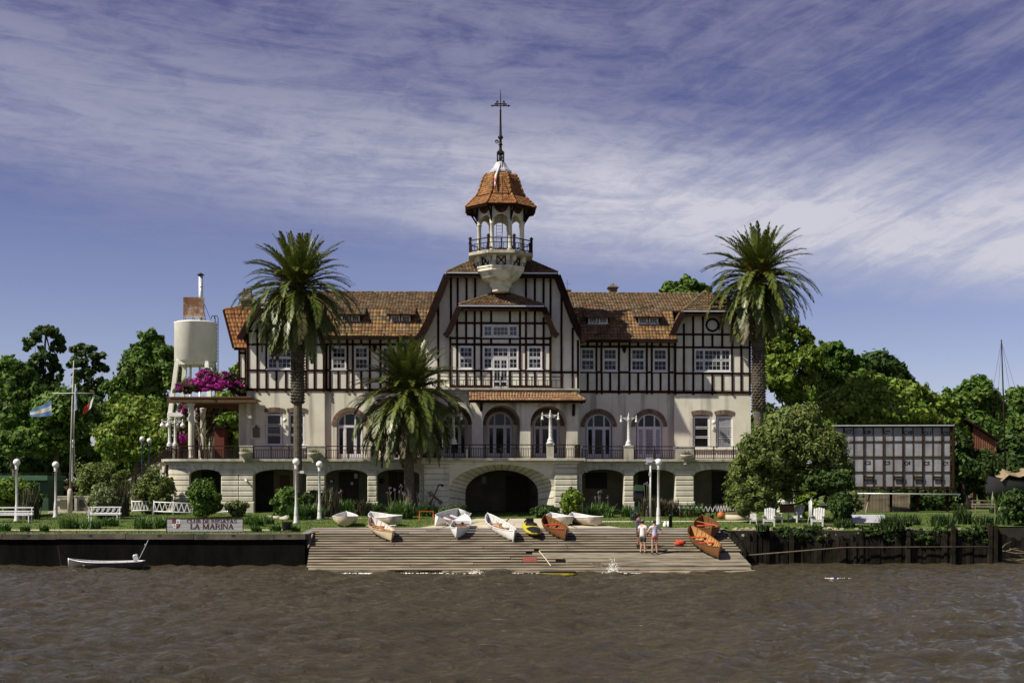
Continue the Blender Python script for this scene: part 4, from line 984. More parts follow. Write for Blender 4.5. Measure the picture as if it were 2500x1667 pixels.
    mb = MB(); mb.lathe([(58*k,top-.02),(84*k,ze-.12),(90*k,ze-.12),(90*k,ze),(30*k,ze+.5)], C, 8, o8); mb.obj('eave_soffit', m_fascia, A)
    mb = MB(); mb.lathe([(57*k,top-.03),(40*k,top-.10),(.1,top-.12)], C, 8, o8); mb.obj('brick_ceiling', m_arch, A)
    # bell dome in small orange tiles
    prof = [(92,496),(66,474.5),(63,472),(57.5,462),(52.5,451),(49.5,441),(46.5,433),(42.5,426),(37,421)]
    u = MB(); u.lathe([(r_*k-.03, zr(y, r_)-.01) for r_, y in prof], C, 8, o8); dome = u.obj('dome', m_under, A)
    t = MB(); h_ = MB()
    for (r0,y0),(r1,y1) in zip(prof[:-1], prof[1:]):
        if r0 == 66: continue
        a_, b_ = oct(r0*k, zr(y0, r0)), oct(r1*k, zr(y1, r1))
        for i in range(8):
            j = (i+1) % 8; tile_quad(t, a_[i], a_[j], b_[j], b_[i], .14, .165, .028, .012); ridge_caps(h_, a_[i], b_[i], .085, .26)
    o = t.obj('roof_tiles', m_tile_o, dome, fix=False); o['kind'] = 'stuff'
    o = h_.obj('ridge_tiles', m_tile_o, dome, True); o['kind'] = 'stuff'
    mb = MB(); mb.lathe([(66.5*k,zr(476,66)),(66.5*k,zr(473,66)),(63*k,zr(472,63))], C, 8, o8); mb.obj('dome_band', m_fascia, A)
    # metal cap, lantern, spire
    mb = MB(); mb.lathe([(29*k,z(425)),(29*k,z(420)),(26*k,z(418)),(20*k,z(412)),(15*k,z(404)),(11.5*k,z(398)),(9*k,z(396))], C, 8, o8); mb.obj('metal_cap', m_zinc, A)
    mb = MB(); s = 7.6*k
    for sx in (-1,1):
        for sy in (-1,1): mb.box(uc+sx*s-.04, uc+sx*s+.04, VT+sy*s-.04, VT+sy*s+.04, z(396), z(375))
    mb.box(uc-s*1.15, uc+s*1.15, VT-s*1.15, VT+s*1.15, z(397), z(393)); mb.box(uc-s*1.2, uc+s*1.2, VT-s*1.2, VT+s*1.2, z(377), z(373)); mb.lathe([(s*1.5,z(373)),(.10,z(366))], C, 4, R(45))
    la = mb.obj('lantern', m_iron, A)
    mb = MB(); mb.sphere((uc,VT,z(385)), s*.8, 12, 8); mb.obj('lantern_glass', m_curtain, la, True)
    mb = MB(); mb.lathe([(.17,z(369)),(.10,z(366)),(.09,z(356)),(.16,z(354)),(.10,z(351)),(.08,z(342)),(.18,z(338)),(.18,z(335)),(.09,z(331)),(.07,z(300)),(.055,z(272)),(.085,z(271)),(.045,z(269)),(.03,z(235)),(.015,z(222)),(.004,z(219))], C, 10); sp = mb.obj('spire', m_iron, A, True)
    def curl(cx, cy, r_, sgn, turns=1.6, flip=1):
        return [Vector((cx+sgn*(r_*(1-.7*i/24))*math.cos(turns*6.283*i/24), VT, cy+flip*(r_*(1-.7*i/24))*math.sin(turns*6.283*i/24))) for i in range(25)]
    mb = MB(); mb.tube(curl(uc-9*k, z(347), 5*k, -1), .028, 6); mb.bar((uc-4*k,VT,z(346)),(uc,VT,z(346)), .05, .05); mb.obj('scroll', m_iron, sp)
    mb = MB(); yv = z(259)
    mb.bar((uc-21*k,VT,yv),(uc+18*k,VT,yv), .05, .05)
    for sx in (-1,1):
        mb.tube(curl(uc+sx*11*k, yv+2*k, 4*k, sx), .026, 6); mb.tube(curl(uc+sx*8*k, yv+9*k, 3*k, -sx), .022, 6); mb.bar((uc+sx*7*k,VT,yv-2*k),(uc+sx*7*k,VT,yv+8*k), .04, .04); mb.lathe([(.09,-.0),(.001,.2)], (0,0,0), 6)
        i0 = len(mb.v)-12; mb.xform(Matrix.Translation((uc+sx*18*k, VT, yv)) @ Matrix.Rotation(sx*R(90), 4, 'Y'), i0)
    mb.box(uc-6*k, uc+6*k, VT-.02, VT+.02, yv+3*k, yv+6*k); mb.obj('weather_vane', m_iron, sp)
    # ladder inside the lantern room, halyard with a furled pennant
    mb = MB(); x0, x1 = uc-10*k, uc+4*k
    for x in (x0, x1): mb.bar((x,VT,zd),(x,VT,z(512)), .04, .04)
    for i in range(11): zz = lerp(z(600), z(520), i/10); mb.bar((x0,VT,zz),(x1,VT,zz), .03, .03)
    mb.obj('ladder', m_zinc, A)
    mb = MB(); f = VT-60*k; mb.tube([(uc+4*k,VT-.1,z(385)),(uc+3*k,VT-27*k,z(425)),(uc+3*k,f-.5,z(480)),(uc+2.5*k,f-.7,z(585))], .02, 5); mb.obj('halyard', m_iron, A)
    mb = MB(); pts = [(uc-1*k,VT-12*k,z(402)),(uc-7*k,VT-32*k,z(424)),(uc-12*k,VT-46*k,z(440)),(uc-14*k,VT-54*k,z(458)),(uc-15*k,VT-62*k,z(474))]
    mb.tube(pts, [.05,.08,.10,.08,.03], 6); mb.obj('furled_pennant', M('pennant', (.62,.60,.58), (.45,.05,.05), 1.4, .8, lo=.5, hi=.56), A, True)
    c = Vector((uc-28*k, VT-70*k, zd)); mb = MB(); mb.bar(c, c+Vector((0,0,.9)), .03, .03)
    for i in range(4): mb.bar(c+Vector((-.2,0,.65+.08*i)), c+Vector((.45,0,.6+.09*i)), .015, .015)
    mb.obj('antenna', m_zinc, A)
tower()
# ------------------------------------------------------------------ foliage generators
def leaf_mat(name, c1, c2, tr=.30, isl=.45, sc=.5): return M(name, c1, c2, sc, .62, 0, world=True, island=isl, trans=tr, spec=.25)
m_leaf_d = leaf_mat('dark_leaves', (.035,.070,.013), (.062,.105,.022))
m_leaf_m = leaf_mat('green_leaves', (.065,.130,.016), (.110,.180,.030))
m_leaf_b = leaf_mat('bright_leaves', (.125,.200,.020), (.19,.26,.04))
m_leaf_o = leaf_mat('olive_leaves', (.105,.145,.030), (.17,.21,.058))
m_leaf_br = leaf_mat('brown_leaves', (.060,.045,.025), (.10,.065,.035))
m_bark = M('bark', (.085,.065,.045), (.14,.115,.085), 6, .95, .6, 25, stretch=(1,1,.3))
m_barkd = M('dark_bark', (.018,.014,.011), (.035,.028,.022), 6, .95, .6, 25, stretch=(1,1,.3))
def leaves(blobs, n, size, seed, flat=.0, hollow=.35, asp=1.7, low=False):
    """leaf faces spread through a set of lumpy ellipsoids (centre, radii); returns verts, quads"""
    rg = np.random.default_rng(seed); vol = np.array([b[1][0]*b[1][1]*b[1][2] for b in blobs])**.75; cnt = np.maximum(1, (n*vol/vol.sum()).astype(int))
    C = []; Nn = []
    for (c, r), k in zip(blobs, cnt):
        # sub-clumps give the crown light and dark masses
        m = max(7, int(k/48)); d = rg.normal(size=(m, 3)); d /= np.linalg.norm(d, axis=1)[:, None]
        d[:, 2] = np.where((d[:, 2] < -.45) & (not low), -d[:, 2], d[:, 2])
        sub = d*(rg.uniform(hollow, 1.0, m)**.7*rg.uniform(.88, 1.16, m))[:, None]
        sr = rg.uniform(.09, .30, m)
        w = rg.integers(0, m, k); e = rg.normal(size=(k, 3)); e /= np.linalg.norm(e, axis=1)[:, None]
        p = sub[w] + e*(sr[w]*np.minimum(rg.uniform(.2, 1.0, k)**.5*(1+.35*np.abs(rg.normal(size=k))), 1.9))[:, None]
        C.append(np.array(c) + p*np.array(r)); Nn.append(e*.8 + d[w]*.5 + rg.normal(size=(k, 3))*.55)
    C = np.concatenate(C); Nn = np.concatenate(Nn); k = len(C)
    Nn[:, 2] += flat; Nn /= np.linalg.norm(Nn, axis=1)[:, None]
    t = np.cross(Nn, rg.normal(size=(k, 3))); t /= np.linalg.norm(t, axis=1)[:, None]; b = np.cross(Nn, t)
    s = size*rg.uniform(.55, 1.25, k)[:, None]
    V = np.stack([C - t*s*asp*.5, C + b*s*.5 - t*s*.05, C + t*s*asp*.5, C - b*s*.5 - t*s*.05], 1).reshape(-1, 3)
    return V, np.arange(4*k).reshape(-1, 4)
def trunk(mb, base, top, r0, r1, limbs, seed):
    rg = random.Random(seed); base = Vector(base); top = Vector(top); n = 7
    pts = [lerp(base, top, i/(n-1)) + Vector((rg.uniform(-1,1), rg.uniform(-1,1), 0))*(r0*.7*(0 < i < n-1)) for i in range(n)]
    mb.tube(pts, [lerp(r0*1.3 if i == 0 else r0, r1, i/(n-1)) for i in range(n)], 9)
    for e in limbs:
        e = Vector(e); s = pts[rg.randint(2, n-1)]; m = lerp(s, e, .5) + Vector((0,0,-.08*(e-s).length)); mb.tube([s, m, e], [r1*.9, r1*.6, r1*.2], 6)
def tree(name, label, cat, blobs_px, Y, n, size, mat, seed, base_px=None, group=None, depth=.8, bark=None, r0=.3, asp=1.7, loc=None):
    """blobs_px: (px, py, rx, ry) of the crown's lumps at depth Y in photo pixels"""
    k = Y/F; blobs = []; rg = random.Random(seed)
    for x, y, rx, ry in blobs_px:
        c = P(x, y, Y + rg.uniform(-.6, .6)*rx*k*depth); blobs.append((tuple(c), (rx*k, max(rx*k*depth, .4), ry*k)))
    bx = base_px if base_px is not None else sum(b[0] for b in blobs_px)/len(blobs_px)
    gx = (bx-CX)*k; base = Vector((gx, Y, gz(Y)-.05)); t = thing(name, label, cat, base, 0, group)
    mb = MB(); topb = max(blobs, key=lambda b: b[0][2]); trunk(mb, base, Vector((lerp(gx, topb[0][0], .7), Y, topb[0][2])), r0, r0*.3, [b[0] for b in blobs], seed)
    mb.xform(Matrix.Translation(-base)); mb.obj('trunk', bark or m_bark, t, True)
    V, Q = leaves(blobs, n, size, seed, asp=asp); o = mobj('crown', fast_mesh('crown', V - np.array(base), Q, mat), t)
    return t
def shrub(name, label, cat, px, py, w, h, n, size, mat, seed, group=None, lumps=5, asp=1.8, Y=None):
    """rounded bush: px, py the foot in the photo, w and h in photo pixels"""
    b = ground_hit(px, py) if Y is None else Vector(((px-CX)*Y/F, Y, gz(Y))); k = b.y/F; rg = random.Random(seed); t = thing(name, label, cat, b, 0, group)
    blobs = [((0, 0, h*k*.52), (w*k*.40, w*k*.40, h*k*.46))]
    for i in range(lumps): a = rg.uniform(0, 6.28); rr = rg.uniform(.16, .30); blobs.append(((math.cos(a)*w*k*.31, math.sin(a)*w*k*.31, h*k*rg.uniform(.3, .72)), (w*k*rr, w*k*rr, h*k*rr)))
    mb = MB()
    for i in range(4): a = rg.uniform(0, 6.28); mb.tube([(0,0,-.05),(math.cos(a)*w*k*.15, math.sin(a)*w*k*.15, h*k*.5)], [.05,.02], 6)
    mb.obj('stem', m_bark, t, True)
    blobs.append(((0, 0, h*k*.26), (w*k*.33, w*k*.33, h*k*.28)))
    V, Q = leaves(blobs, int(n*1.25), size, seed, asp=asp, low=True); V[:, 2] = np.maximum(V[:, 2], -.02); mobj('foliage', fast_mesh('foliage', V, Q, mat), t); return t
m_agap = M('strap_leaves', (.050,.115,.018), (.085,.155,.030), .8, .5, world=True, island=.4, trans=.2, spec=.4)
m_flax = M('flax_leaves', (.045,.055,.022), (.075,.060,.032), .8, .5, world=True, island=.5, trans=.12, spec=.4)
m_stalk = M('flower_stalk', (.10,.12,.05), (.13,.14,.07), 2, .7); m_purp = M('faded_flower', (.20,.17,.24), (.14,.13,.12), 4, .8, island=.4)
def clump(name, label, cat, px, py, w, h, n, mat, seed, group=None, stiff=.4, bw=.035, stalks=0, Y=None):
    """strap-leaved clump: arching blades from the foot"""
    b = ground_hit(px, py) if Y is None else Vector(((px-CX)*Y/F, Y, gz(Y))); k = b.y/F; rg = np.random.default_rng(seed); t = thing(name, label, cat, b, 0, group)
    W_, H_ = w*k/2, h*k; V = []; Q = []; ns = 5
    a = rg.uniform(0, 6.28, n); r0 = rg.uniform(0, .62, n)**.7*W_; ba = rg.uniform(0, 6.28, n)
    bx, by = np.cos(ba)*r0, np.sin(ba)*np.minimum(r0, .9); ln = H_*rg.uniform(.75, 1.3, n); out = rg.uniform(.15, 1, n)*(1-stiff)
    for i in range(ns):
        s = i/(ns-1); z = ln*(s*(1-.55*out*s*1.2)); rr = ln*out*(.25*s+.75*s*s); wd = bw*(1-s**2.2)+.002
        cx, cy = bx+np.cos(a)*rr, by+np.sin(a)*rr; px_, py_ = -np.sin(a)*wd, np.cos(a)*wd
        V.append(np.stack([np.stack([cx-px_, cy-py_, z], -1), np.stack([cx+px_, cy+py_, z], -1)], 1))
    V = np.stack(V, 1).reshape(n, ns*2, 3); o = np.arange(n)[:, None, None]*ns*2
    Q = np.array([[2*i, 2*i+1, 2*i+3, 2*i+2] for i in range(ns-1)])[None] + o
    f = mobj('strap_leaves', fast_mesh('strap_leaves', V.reshape(-1, 3), Q.reshape(-1, 4), mat), t); f['kind'] = 'stuff'
    if stalks:
        mb = MB(); fl = MB(); r2 = random.Random(seed)
        for i in range(stalks):
            x, y = r2.uniform(-.7,.7)*W_, r2.uniform(-.4,.4)*min(W_,.8); hh = H_*r2.uniform(1.25, 1.75); e = (x+r2.uniform(-.1,.1), y, hh); mb.tube([(x*.8,y,0.1), e], .012, 4)
            for j in range(7): q = Vector(e)+Vector((r2.gauss(0,.05), r2.gauss(0,.05), r2.gauss(.03,.04))); fl.sphere(q, .03, 5, 4)
        s = mb.obj('flower_stalks', m_stalk, t); s['kind'] = 'stuff'; s = fl.obj('flower_heads', m_purp, t); s['kind'] = 'stuff'
    return t

# ------------------------------------------------------------------ palms
m_frond = M('palm_frond', (.070,.100,.015), (.13,.150,.025), 1.2, .42, world=False, island=.35, trans=.15, spec=.5, orand=0)
m_frond_y = M('old_palm_frond', (.075,.072,.020), (.13,.10,.035), 1.2, .55, island=.35, trans=.12, spec=.4)
m_palmbark = M('palm_bark', (.060,.050,.038), (.12,.10,.075), 5, .95, .5, 30, island=.35)
m_fruit = M('date_stalks', (.34,.17,.025), (.24,.12,.02), 6, .7, island=.3)
def frond_mesh(elev, seed, L_=4.0, droop=1.0):
    rg = np.random.default_rng(seed); n = 46; V = []; Q = []
    e = R(elev); pts = []; p = np.array([0., 0, 0]); ds = L_/60; k = droop*(1.35 if elev > 60 else 1.9)/L_
    lat = rg.normal(0, .08)
    for i in range(61):
        pts.append((p.copy(), e)); s = i/60
        p = p + ds*np.array([math.cos(e), lat*s, math.sin(e)]); e -= k*ds*(.25+1.3*s)*(.35+.65*abs(math.cos(max(e, -1.4))))
        e = max(e, R(-86))
    for i in range(n):                                  # leaflets both sides, V-shaped
        s = .10 + .88*i/(n-1); q, a = pts[int(s*60)]
        d = np.array([math.cos(a), 0, math.sin(a)]); up = np.array([-math.sin(a), 0, math.cos(a)]); ll = (.60*math.sin(math.pi*min(1, s*.9+.12))**.7+.08)*(.55 if s < .16 else 1)
        for sd in (-1, 1):
            side = np.array([0, sd, 0.]); out = side*.58 + d*(.70+.4*s) + up*rg.uniform(-.05, .32); out /= np.linalg.norm(out); l = ll*rg.uniform(.85, 1.1)
            tip = q + out*l - np.array([0, 0, .16*l*l]); mid = q + out*l*.45; w = .030+.012*(1-s)
            wv = np.cross(out, up); wv = wv/np.linalg.norm(wv)*w + d*w*.5
            V += [q-wv*.5, q+wv*.5, mid+wv, tip, mid-wv]; m = len(V); Q.append((m-5, m-4, m-3, m-1)); Q.append((m-1, m-3, m-2, m-2))
    V = [tuple(x) for x in V]; F_ = [q if q[3] != q[2] else q[:3] for q in Q]
    mb = MB(); mb.v = V; mb.f = F_; mb.tube([pts[i][0] for i in (0, 8, 16, 26, 38, 50, 60)], [.055,.042,.034,.026,.018,.010,.004], 5)
    return mb
FR = {}
for e_, dr in ((82,.30),(70,.40),(56,.5),(42,.62),(28,.75),(12,.95),(-8,1.0),(-30,.9),(-52,.7)):
    for sd in (1, 2, 3):
        FR.setdefault(e_, []).append(frond_mesh(e_, abs(e_)*7+sd+(500 if e_ < 0 else 0), 4.0, dr).mesh('frond', m_frond if e_ > -20 else (m_frond if sd < 3 else m_frond_y), fix=False))
DEAD = [frond_mesh(-70, 900+i, 3.2, .5).mesh('dry_frond', M('dry_palm_frond', (.10,.075,.04), (.16,.12,.07), 2, .8, island=.4), fix=False) for i in range(2)]
PS = 1.03
def palm(label, px, base_y, crown_px, Y, seed, sc, r_low, r_hi, boots_py, n_mul=1.0):
    rg = random.Random(seed); k = Y/F; base = P(px[0], base_y, Y); base.z = gz(Y)-.1; top = P(px[1], crown_px, Y); t = thing('palm_tree', label, 'palm tree', base, 0, 'date palms around the clubhouse')
    zb = P(px[0], boots_py, Y).z if boots_py else base.z; mb = MB(); H_ = top.z-base.z; n = int(H_/.16); pts = []; rad = []
    for i in range(n+1):                                # ringed trunk: every ring flares then steps in
        s = i/n; z = H_*s; c = lerp(base, top, s)-base; r = lerp(r_low*1.25, r_low, min(1, s*6)) if z+base.z < zb or not boots_py else r_hi*(1.02+.12*math.sin(s*37))
        pts += [Vector((c.x, 0, z)), Vector((c.x, 0, z+H_/n*.93))]; j = rg.uniform(.97, 1.04); rad += [r*j, r*j*1.07]
    mb.tube(pts[:-1], rad[:-1], 14); mb.obj('trunk', m_palmbark, t)
    bo = MB()                                           # stubs of cut leaves
    zz = max(zb-base.z, 0) if boots_py else H_*.80
    lay = 0
    while zz < H_-.1:
        for i in range(11):
            a = 6.283*(i+.5*(lay % 2))/11+rg.uniform(-.08,.08); c = lerp(base, top, zz/H_)-base; r = (r_hi if boots_py else r_low)
            d = Vector((math.cos(a), math.sin(a), 0)); p = Vector((c.x,0,zz))+d*r*.9; bo.bar(p, p+d*.14+Vector((0,0,.17)), .16, .06, up=d)
        zz += .19; lay += 1
    s = bo.obj('leaf_bases', m_palmbark, t); s['kind'] = 'stuff'
    tz = top-base
    def put(me, az, drop, scale, name='frond'):
        d = Vector((math.cos(az), math.sin(az), 0)); o = inst(name, me, t, tz + d*.28*sc + Vector((0,0,drop*sc)), (rg.uniform(-.12,.12), rg.uniform(-.05,.05), az), (scale,)*3)
    g = 2.39996; a = rg.uniform(0, 6)
    for e_, cnt, dz in ((82,7,.55),(70,10,.45),(56,12,.30),(42,13,.15),(28,14,0),(12,16,-.15),(-8,17,-.35),(-30,17,-.55),(-52,12,-.75)):
        for i in range(int(cnt*n_mul)):
            a += g; put(rg.choice(FR[e_]), a, dz+rg.uniform(-.08,.08), sc*PS*rg.uniform(.84, 1.06)*(.80 if e_ > 75 else .88 if e_ > 60 else 1.18 if e_ < -20 else 1.2 if e_ < 20 else 1))
    for i in range(14): a += g; put(rg.choice(DEAD), a, -1.0+rg.uniform(-.2,.1), sc*1.2*rg.uniform(.8, 1.1), 'dry_frond')
    fr = MB()
    for i in range(60):
        a = rg.uniform(0, 6.28); el = rg.uniform(.15, 1.1); l = rg.uniform(.9, 1.6)*sc; d = Vector((math.cos(a)*math.cos(el), math.sin(a)*math.cos(el), math.sin(el)))
        p0 = tz+Vector((0,0,.1)); p1 = p0+d*l; fr.tube([p0, p1], .015, 4)
        for j in range(9): q = p1+Vector((rg.gauss(0,.10), rg.gauss(0,.10), -abs(rg.gauss(0,.16)))); fr.bar(lerp(p0,p1,.8), q, .018, .018)
    s = fr.obj('date_stalks', m_fruit, t); s['kind'] = 'stuff'
    return t
palm('tall date palm with a shaggy boot-covered upper trunk in front of the left wing', (727, 727), 1245, 698, 78.5, 1, .92, .26, .36, 985, 1.25)
palm('short date palm with a full drooping crown left of the boathouse arch', (1000, 996), 1232, 955, 79.5, 2, .95, .32, .40, 1110, 1.3)
palm('tall date palm with thick shaggy trunk at the right end of the clubhouse', (1854, 1850), 1245, 672, 87.0, 3, .95, .32, .42, 1000, 1.25)

# ------------------------------------------------------------------ trees behind
G1 = 'trees behind the left garden'; G2 = 'trees behind the right bank'
tree('background_tree', 'tall dark open-crowned tree standing highest at the far left', 'tree', [(112,815,34,22),(85,845,30,24),(140,850,28,26),(105,885,40,26),(75,915,30,28),(140,915,26,26),(110,960,48,36),(60,1000,60,50)], 125, 11000, .34, m_leaf_d, 21, group=G1, bark=m_barkd)
tree('background_tree', 'dark ragged tree with thin lower branches left of the leafy one by the tank', 'tree', [(208,858,28,18),(232,880,26,20),(188,890,24,22),(250,908,24,18),(205,925,34,24),(240,945,26,22),(210,975,40,34),(225,1030,60,50)], 122, 10000, .34, m_leaf_d, 22, group=G1, bark=m_barkd)
tree('background_tree', 'leafy green tree rising right beside the white water tank', 'tree', [(368,835,34,24),(345,870,36,34),(395,875,36,36),(330,920,44,40),(405,930,42,50),(290,965,38,36),(350,960,50,44),(300,1010,50,44),(370,1020,60,56)], 112, 30000, .28, m_leaf_m, 23, group=G1)
tree('background_tree', 'broad dark green tree filling the left edge of the view', 'tree', [(20,905,36,30),(55,930,34,32),(0,950,44,40),(85,965,38,36),(30,990,50,44),(100,1030,50,44),(10,1040,60,44)], 108, 26000, .30, m_leaf_m, 24, group=G1)
tree('background_tree', 'low dense green tree behind the flagpole', 'tree', [(150,1010,65,55),(215,1040,60,50),(130,1080,80,45),(40,1090,70,40)], 103, 26000, .27, m_leaf_m, 25, group=G1)
tree('background_tree', 'bright green bushy tree in front of the tank leg', 'tree', [(330,1040,65,60),(285,1080,55,45),(385,1080,50,55),(340,1110,70,35)], 99, 26000, .25, m_leaf_b, 26, group=G1)
tree('background_tree', 'yellow-green vine-covered tree seen under the pergola', 'tree', [(555,1020,45,60),(585,920,22,30),(540,1070,40,40),(600,1060,30,50)], 103, 14000, .25, m_leaf_b, 27, group=G1)
tree('background_tree', 'small green crown peeping over the right roof ridge', 'tree', [(1640,708,28,18),(1680,700,30,20),(1712,712,24,18),(1670,745,50,40)], 135, 9000, .36, m_leaf_m, 28, group=G2, r0=.4)
tree('background_tree', 'bright green tree right behind the right-hand palm', 'tree', [(1918,795,34,26),(1890,825,34,30),(1945,830,34,30),(1975,865,30,30),(1900,870,44,38),(1955,895,42,40),(1890,930,50,50),(1960,960,56,52)], 108, 30000, .30, m_leaf_b, 29, group=G2)
tree('background_tree', 'rounded mid green tree between the bright tree and the dark conical one', 'tree', [(2028,855,32,22),(2060,880,32,26),(2000,885,32,30),(2090,905,28,28),(2030,920,44,36),(2075,945,44,36),(2005,950,44,40)], 112, 22000, .30, m_leaf_m, 30, group=G2)
tree('background_tree', 'dark green tree with a ragged sloping top behind the billboard', 'tree', [(2140,895,45,38),(2175,925,45,42),(2115,935,50,45),(2215,965,35,35)], 122, 18000, .32, m_leaf_d, 31, group=G2, bark=m_barkd)
tree('background_tree', 'low light green tree spilling over the top of the billboard', 'tree', [(2060,1000,60,45),(2130,965,60,45),(2200,975,60,42),(2270,1000,55,40),(2160,1020,110,35),(2310,1050,45,45)], 93, 42000, .26, m_leaf_b, 32, group=G2)
tree('background_tree', 'tall poplar-like tree left of the bare mast', 'tree', [(2385,965,40,42),(2350,1000,40,50),(2420,1010,35,55),(2385,1070,60,60),(2320,1000,30,45)], 108, 30000, .26, m_leaf_m, 33, group=G2)
tree('background_tree', 'green tree behind the mast at the far right edge', 'tree', [(2490,985,35,40),(2520,1020,50,50),(2470,1060,45,60),(2510,1110,60,40)], 112, 20000, .28, m_leaf_m, 34, group=G2)
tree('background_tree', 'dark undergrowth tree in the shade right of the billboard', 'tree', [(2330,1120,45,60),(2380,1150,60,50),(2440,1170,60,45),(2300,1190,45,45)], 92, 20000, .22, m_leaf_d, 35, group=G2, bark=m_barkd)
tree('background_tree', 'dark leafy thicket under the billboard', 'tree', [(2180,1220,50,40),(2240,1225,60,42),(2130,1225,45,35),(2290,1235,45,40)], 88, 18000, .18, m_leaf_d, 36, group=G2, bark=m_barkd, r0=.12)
tree('spreading_tree', 'broad dome-shaped small-leaved tree beside the adirondack chairs', 'tree', [(1930,1060,70,58),(1870,1110,62,62),(1990,1100,70,60),(1830,1170,52,60),(1920,1160,70,55),(2030,1160,48,58),(1850,1235,50,40),(2045,1215,30,45),(1960,1030,50,40),(1808,1225,36,42),(1880,1200,60,50)], 73.0, 70000, .11, m_leaf_o, 37, base_px=2055, depth=.7, bark=m_barkd, r0=.34, asp=2.8)
for i, (x, y, w, h) in enumerate(((40,1140,120,70),(140,1145,110,75),(210,1135,70,60))):
    shrub('hedge_bush', ('left','middle','right')[i]+'most of three brownish bushes behind the flagpole garden', 'bush', x, y, w, h, 6000, .16, m_leaf_br, 50+i, group='brownish bushes behind the flagpole', Y=93)
# ------------------------------------------------------------------ things on and around the terrace
def HW(u, v, z): return Vector((u*CT - v*ST, Y0 + u*ST + v*CT, z))
def HP(px, py, v): p = L(px, py, v); return HW(p.x, p.y, p.z)
m_lampw = M('white_cast_iron', (.66,.66,.65), (.50,.49,.46), 9, .5, .3, 40)
m_globe = M('opal_globe', (.80,.79,.75), (.74,.73,.69), 3, .35, spec=.5)
m_pgreen = M('dark_green_paint', (.022,.05,.028), (.035,.07,.04), 5, .6)
def terrace_lamp(label, pos, h, arms=2, gl=.13):
    t = thing('terrace_lamp', label, 'lamp', pos, TH, 'white ornate lamps on the terrace'); 
    mb = MB(); mb.lathe([(.26,0),(.26,.08),(.20,.12),(.19,.18),(.22,.22),(.14,.34),(.11,.40),(.10,h*.5),(.085,h*.82),(.12,h*.84),(.10,h*.88),(.07,h*.93),(.10,h*.95),(.03,h),(.045,h+.05),(.01,h+.14)], (0,0,0), 12); mb.obj('lamp_post', m_lampw, t, True)
    r = MB()
    for i in range(26): a = i*.9; z = .42+(h*.40)*i/26; r.sphere((.10*math.cos(a), .10*math.sin(a), z), .028, 5, 4)
    s = r.obj('spiral_ornament', m_lampw, t); s['kind'] = 'stuff'
    mb = MB(); mb.bar((-.55,0,h*.905),(.55,0,h*.905), .05, .05); mb.bar((-.35,0,h*.885),(0,0,h*.80), .03, .05); mb.bar((.35,0,h*.885),(0,0,h*.80), .03, .05)
    for sx in (-1,1): mb.lathe([(.04,0),(.055,.06),(.02,.12),(.005,.2)], (sx*.52,0,h*.91), 8)
    mb.obj('cross_arm', m_lampw, t, False)
    for sx in (-1,1):
        mb = MB(); mb.lathe([(.02,.0),(.06,-.05),(.07,-.12),(.05,-.16)], (sx*.52,0,h*.895), 8); g = mb.obj('lamp_holder', m_lampw, t, True)
        mb = MB(); mb.sphere((sx*.52,0,h*.895-.16-gl*.7), gl, 12, 8); mb.obj('globe', m_globe, g, True)
    return t
def tl(label, px, pyt, pyb, v, gl=.09): p = HP(px, pyb, v); h = (HP(px, pyt, v)-p).z-.1; return terrace_lamp(label, p, h, 2, gl)
tl('white ornate two-armed lamp on the terrace right of the third porch arch', 1343.6, 1002, 1083, VC-.25)
tl('white ornate two-armed lamp between the two right-hand french doors', 1535, 1009, 1088, VA-.15)
tl('white ornate two-armed lamp half hidden behind the short palm', 1107, 1001, 1084, VC-.25)
tl('left of the twin white lamps at the rounded terrace end', 414, 1018, 1092, 0.8, .17)
tl('right of the twin white lamps at the rounded terrace end', 428, 1018, 1092, 0.3, .17)
for (px, lab) in ((414, 'grey block under the left twin terrace lamp'), (428, 'grey block under the right twin terrace lamp')):
    p = HP(px, 1092, .8 if px < 420 else .3); mb = MB(); mb.box(-.2,.2,-.2,.2, 0, p.z-ZT-.06); mb.box(-.24,.24,-.24,.24, p.z-ZT-.06, p.z-ZT); o = mb.obj('lamp_plinth', m_conc, loc=(p.x, p.y, ZT)); tag(o, lab, 'plinth')
def planter(label, px, py, plant_mat, seed, blades=True):
    p = HP(px, py, VA-.78); t = thing('bowl_planter', label, 'planter', p, TH, 'stone bowls on the terrace edge')
    mb = MB(); mb.lathe([(.14,-.34),(.12,-.22),(.20,-.12),(.40,.06),(.47,.20),(.47,.25),(.40,.25),(.36,.2)], (0,0,0), 18); mb.box(-.16,.16,-.10,.42,-.42,-.34); mb.obj('bowl', m_conc, t, True)
    rg = np.random.default_rng(seed); V = []; 
    for i in range(160):
        a = rg.uniform(0,6.28); r = rg.uniform(0,.36); l = rg.uniform(.15,.42); b = np.array([math.cos(a)*r, math.sin(a)*r, .2]); d = np.array([math.cos(a)*.5+rg.normal(0,.3), math.sin(a)*.5+rg.normal(0,.3), 1.0]); e = b+d*l; w = np.array([-math.sin(a), math.cos(a), 0])*.015; V += [b-w, b+w, e]
    mobj('plant', fast_mesh('plant', np.array(V), np.arange(len(V)).reshape(-1,3), plant_mat), t)
planter('stone bowl of grass on the terrace edge left of the tall-palm windows', 600.5, 1113, m_blade, 1)
planter('stone bowl of grass on the terrace edge right of the tall-palm trunk', 768, 1114, m_blade, 2)
planter('stone bowl with reddish twigs on the right wing terrace edge', 1677, 1119, m_leaf_br, 3)
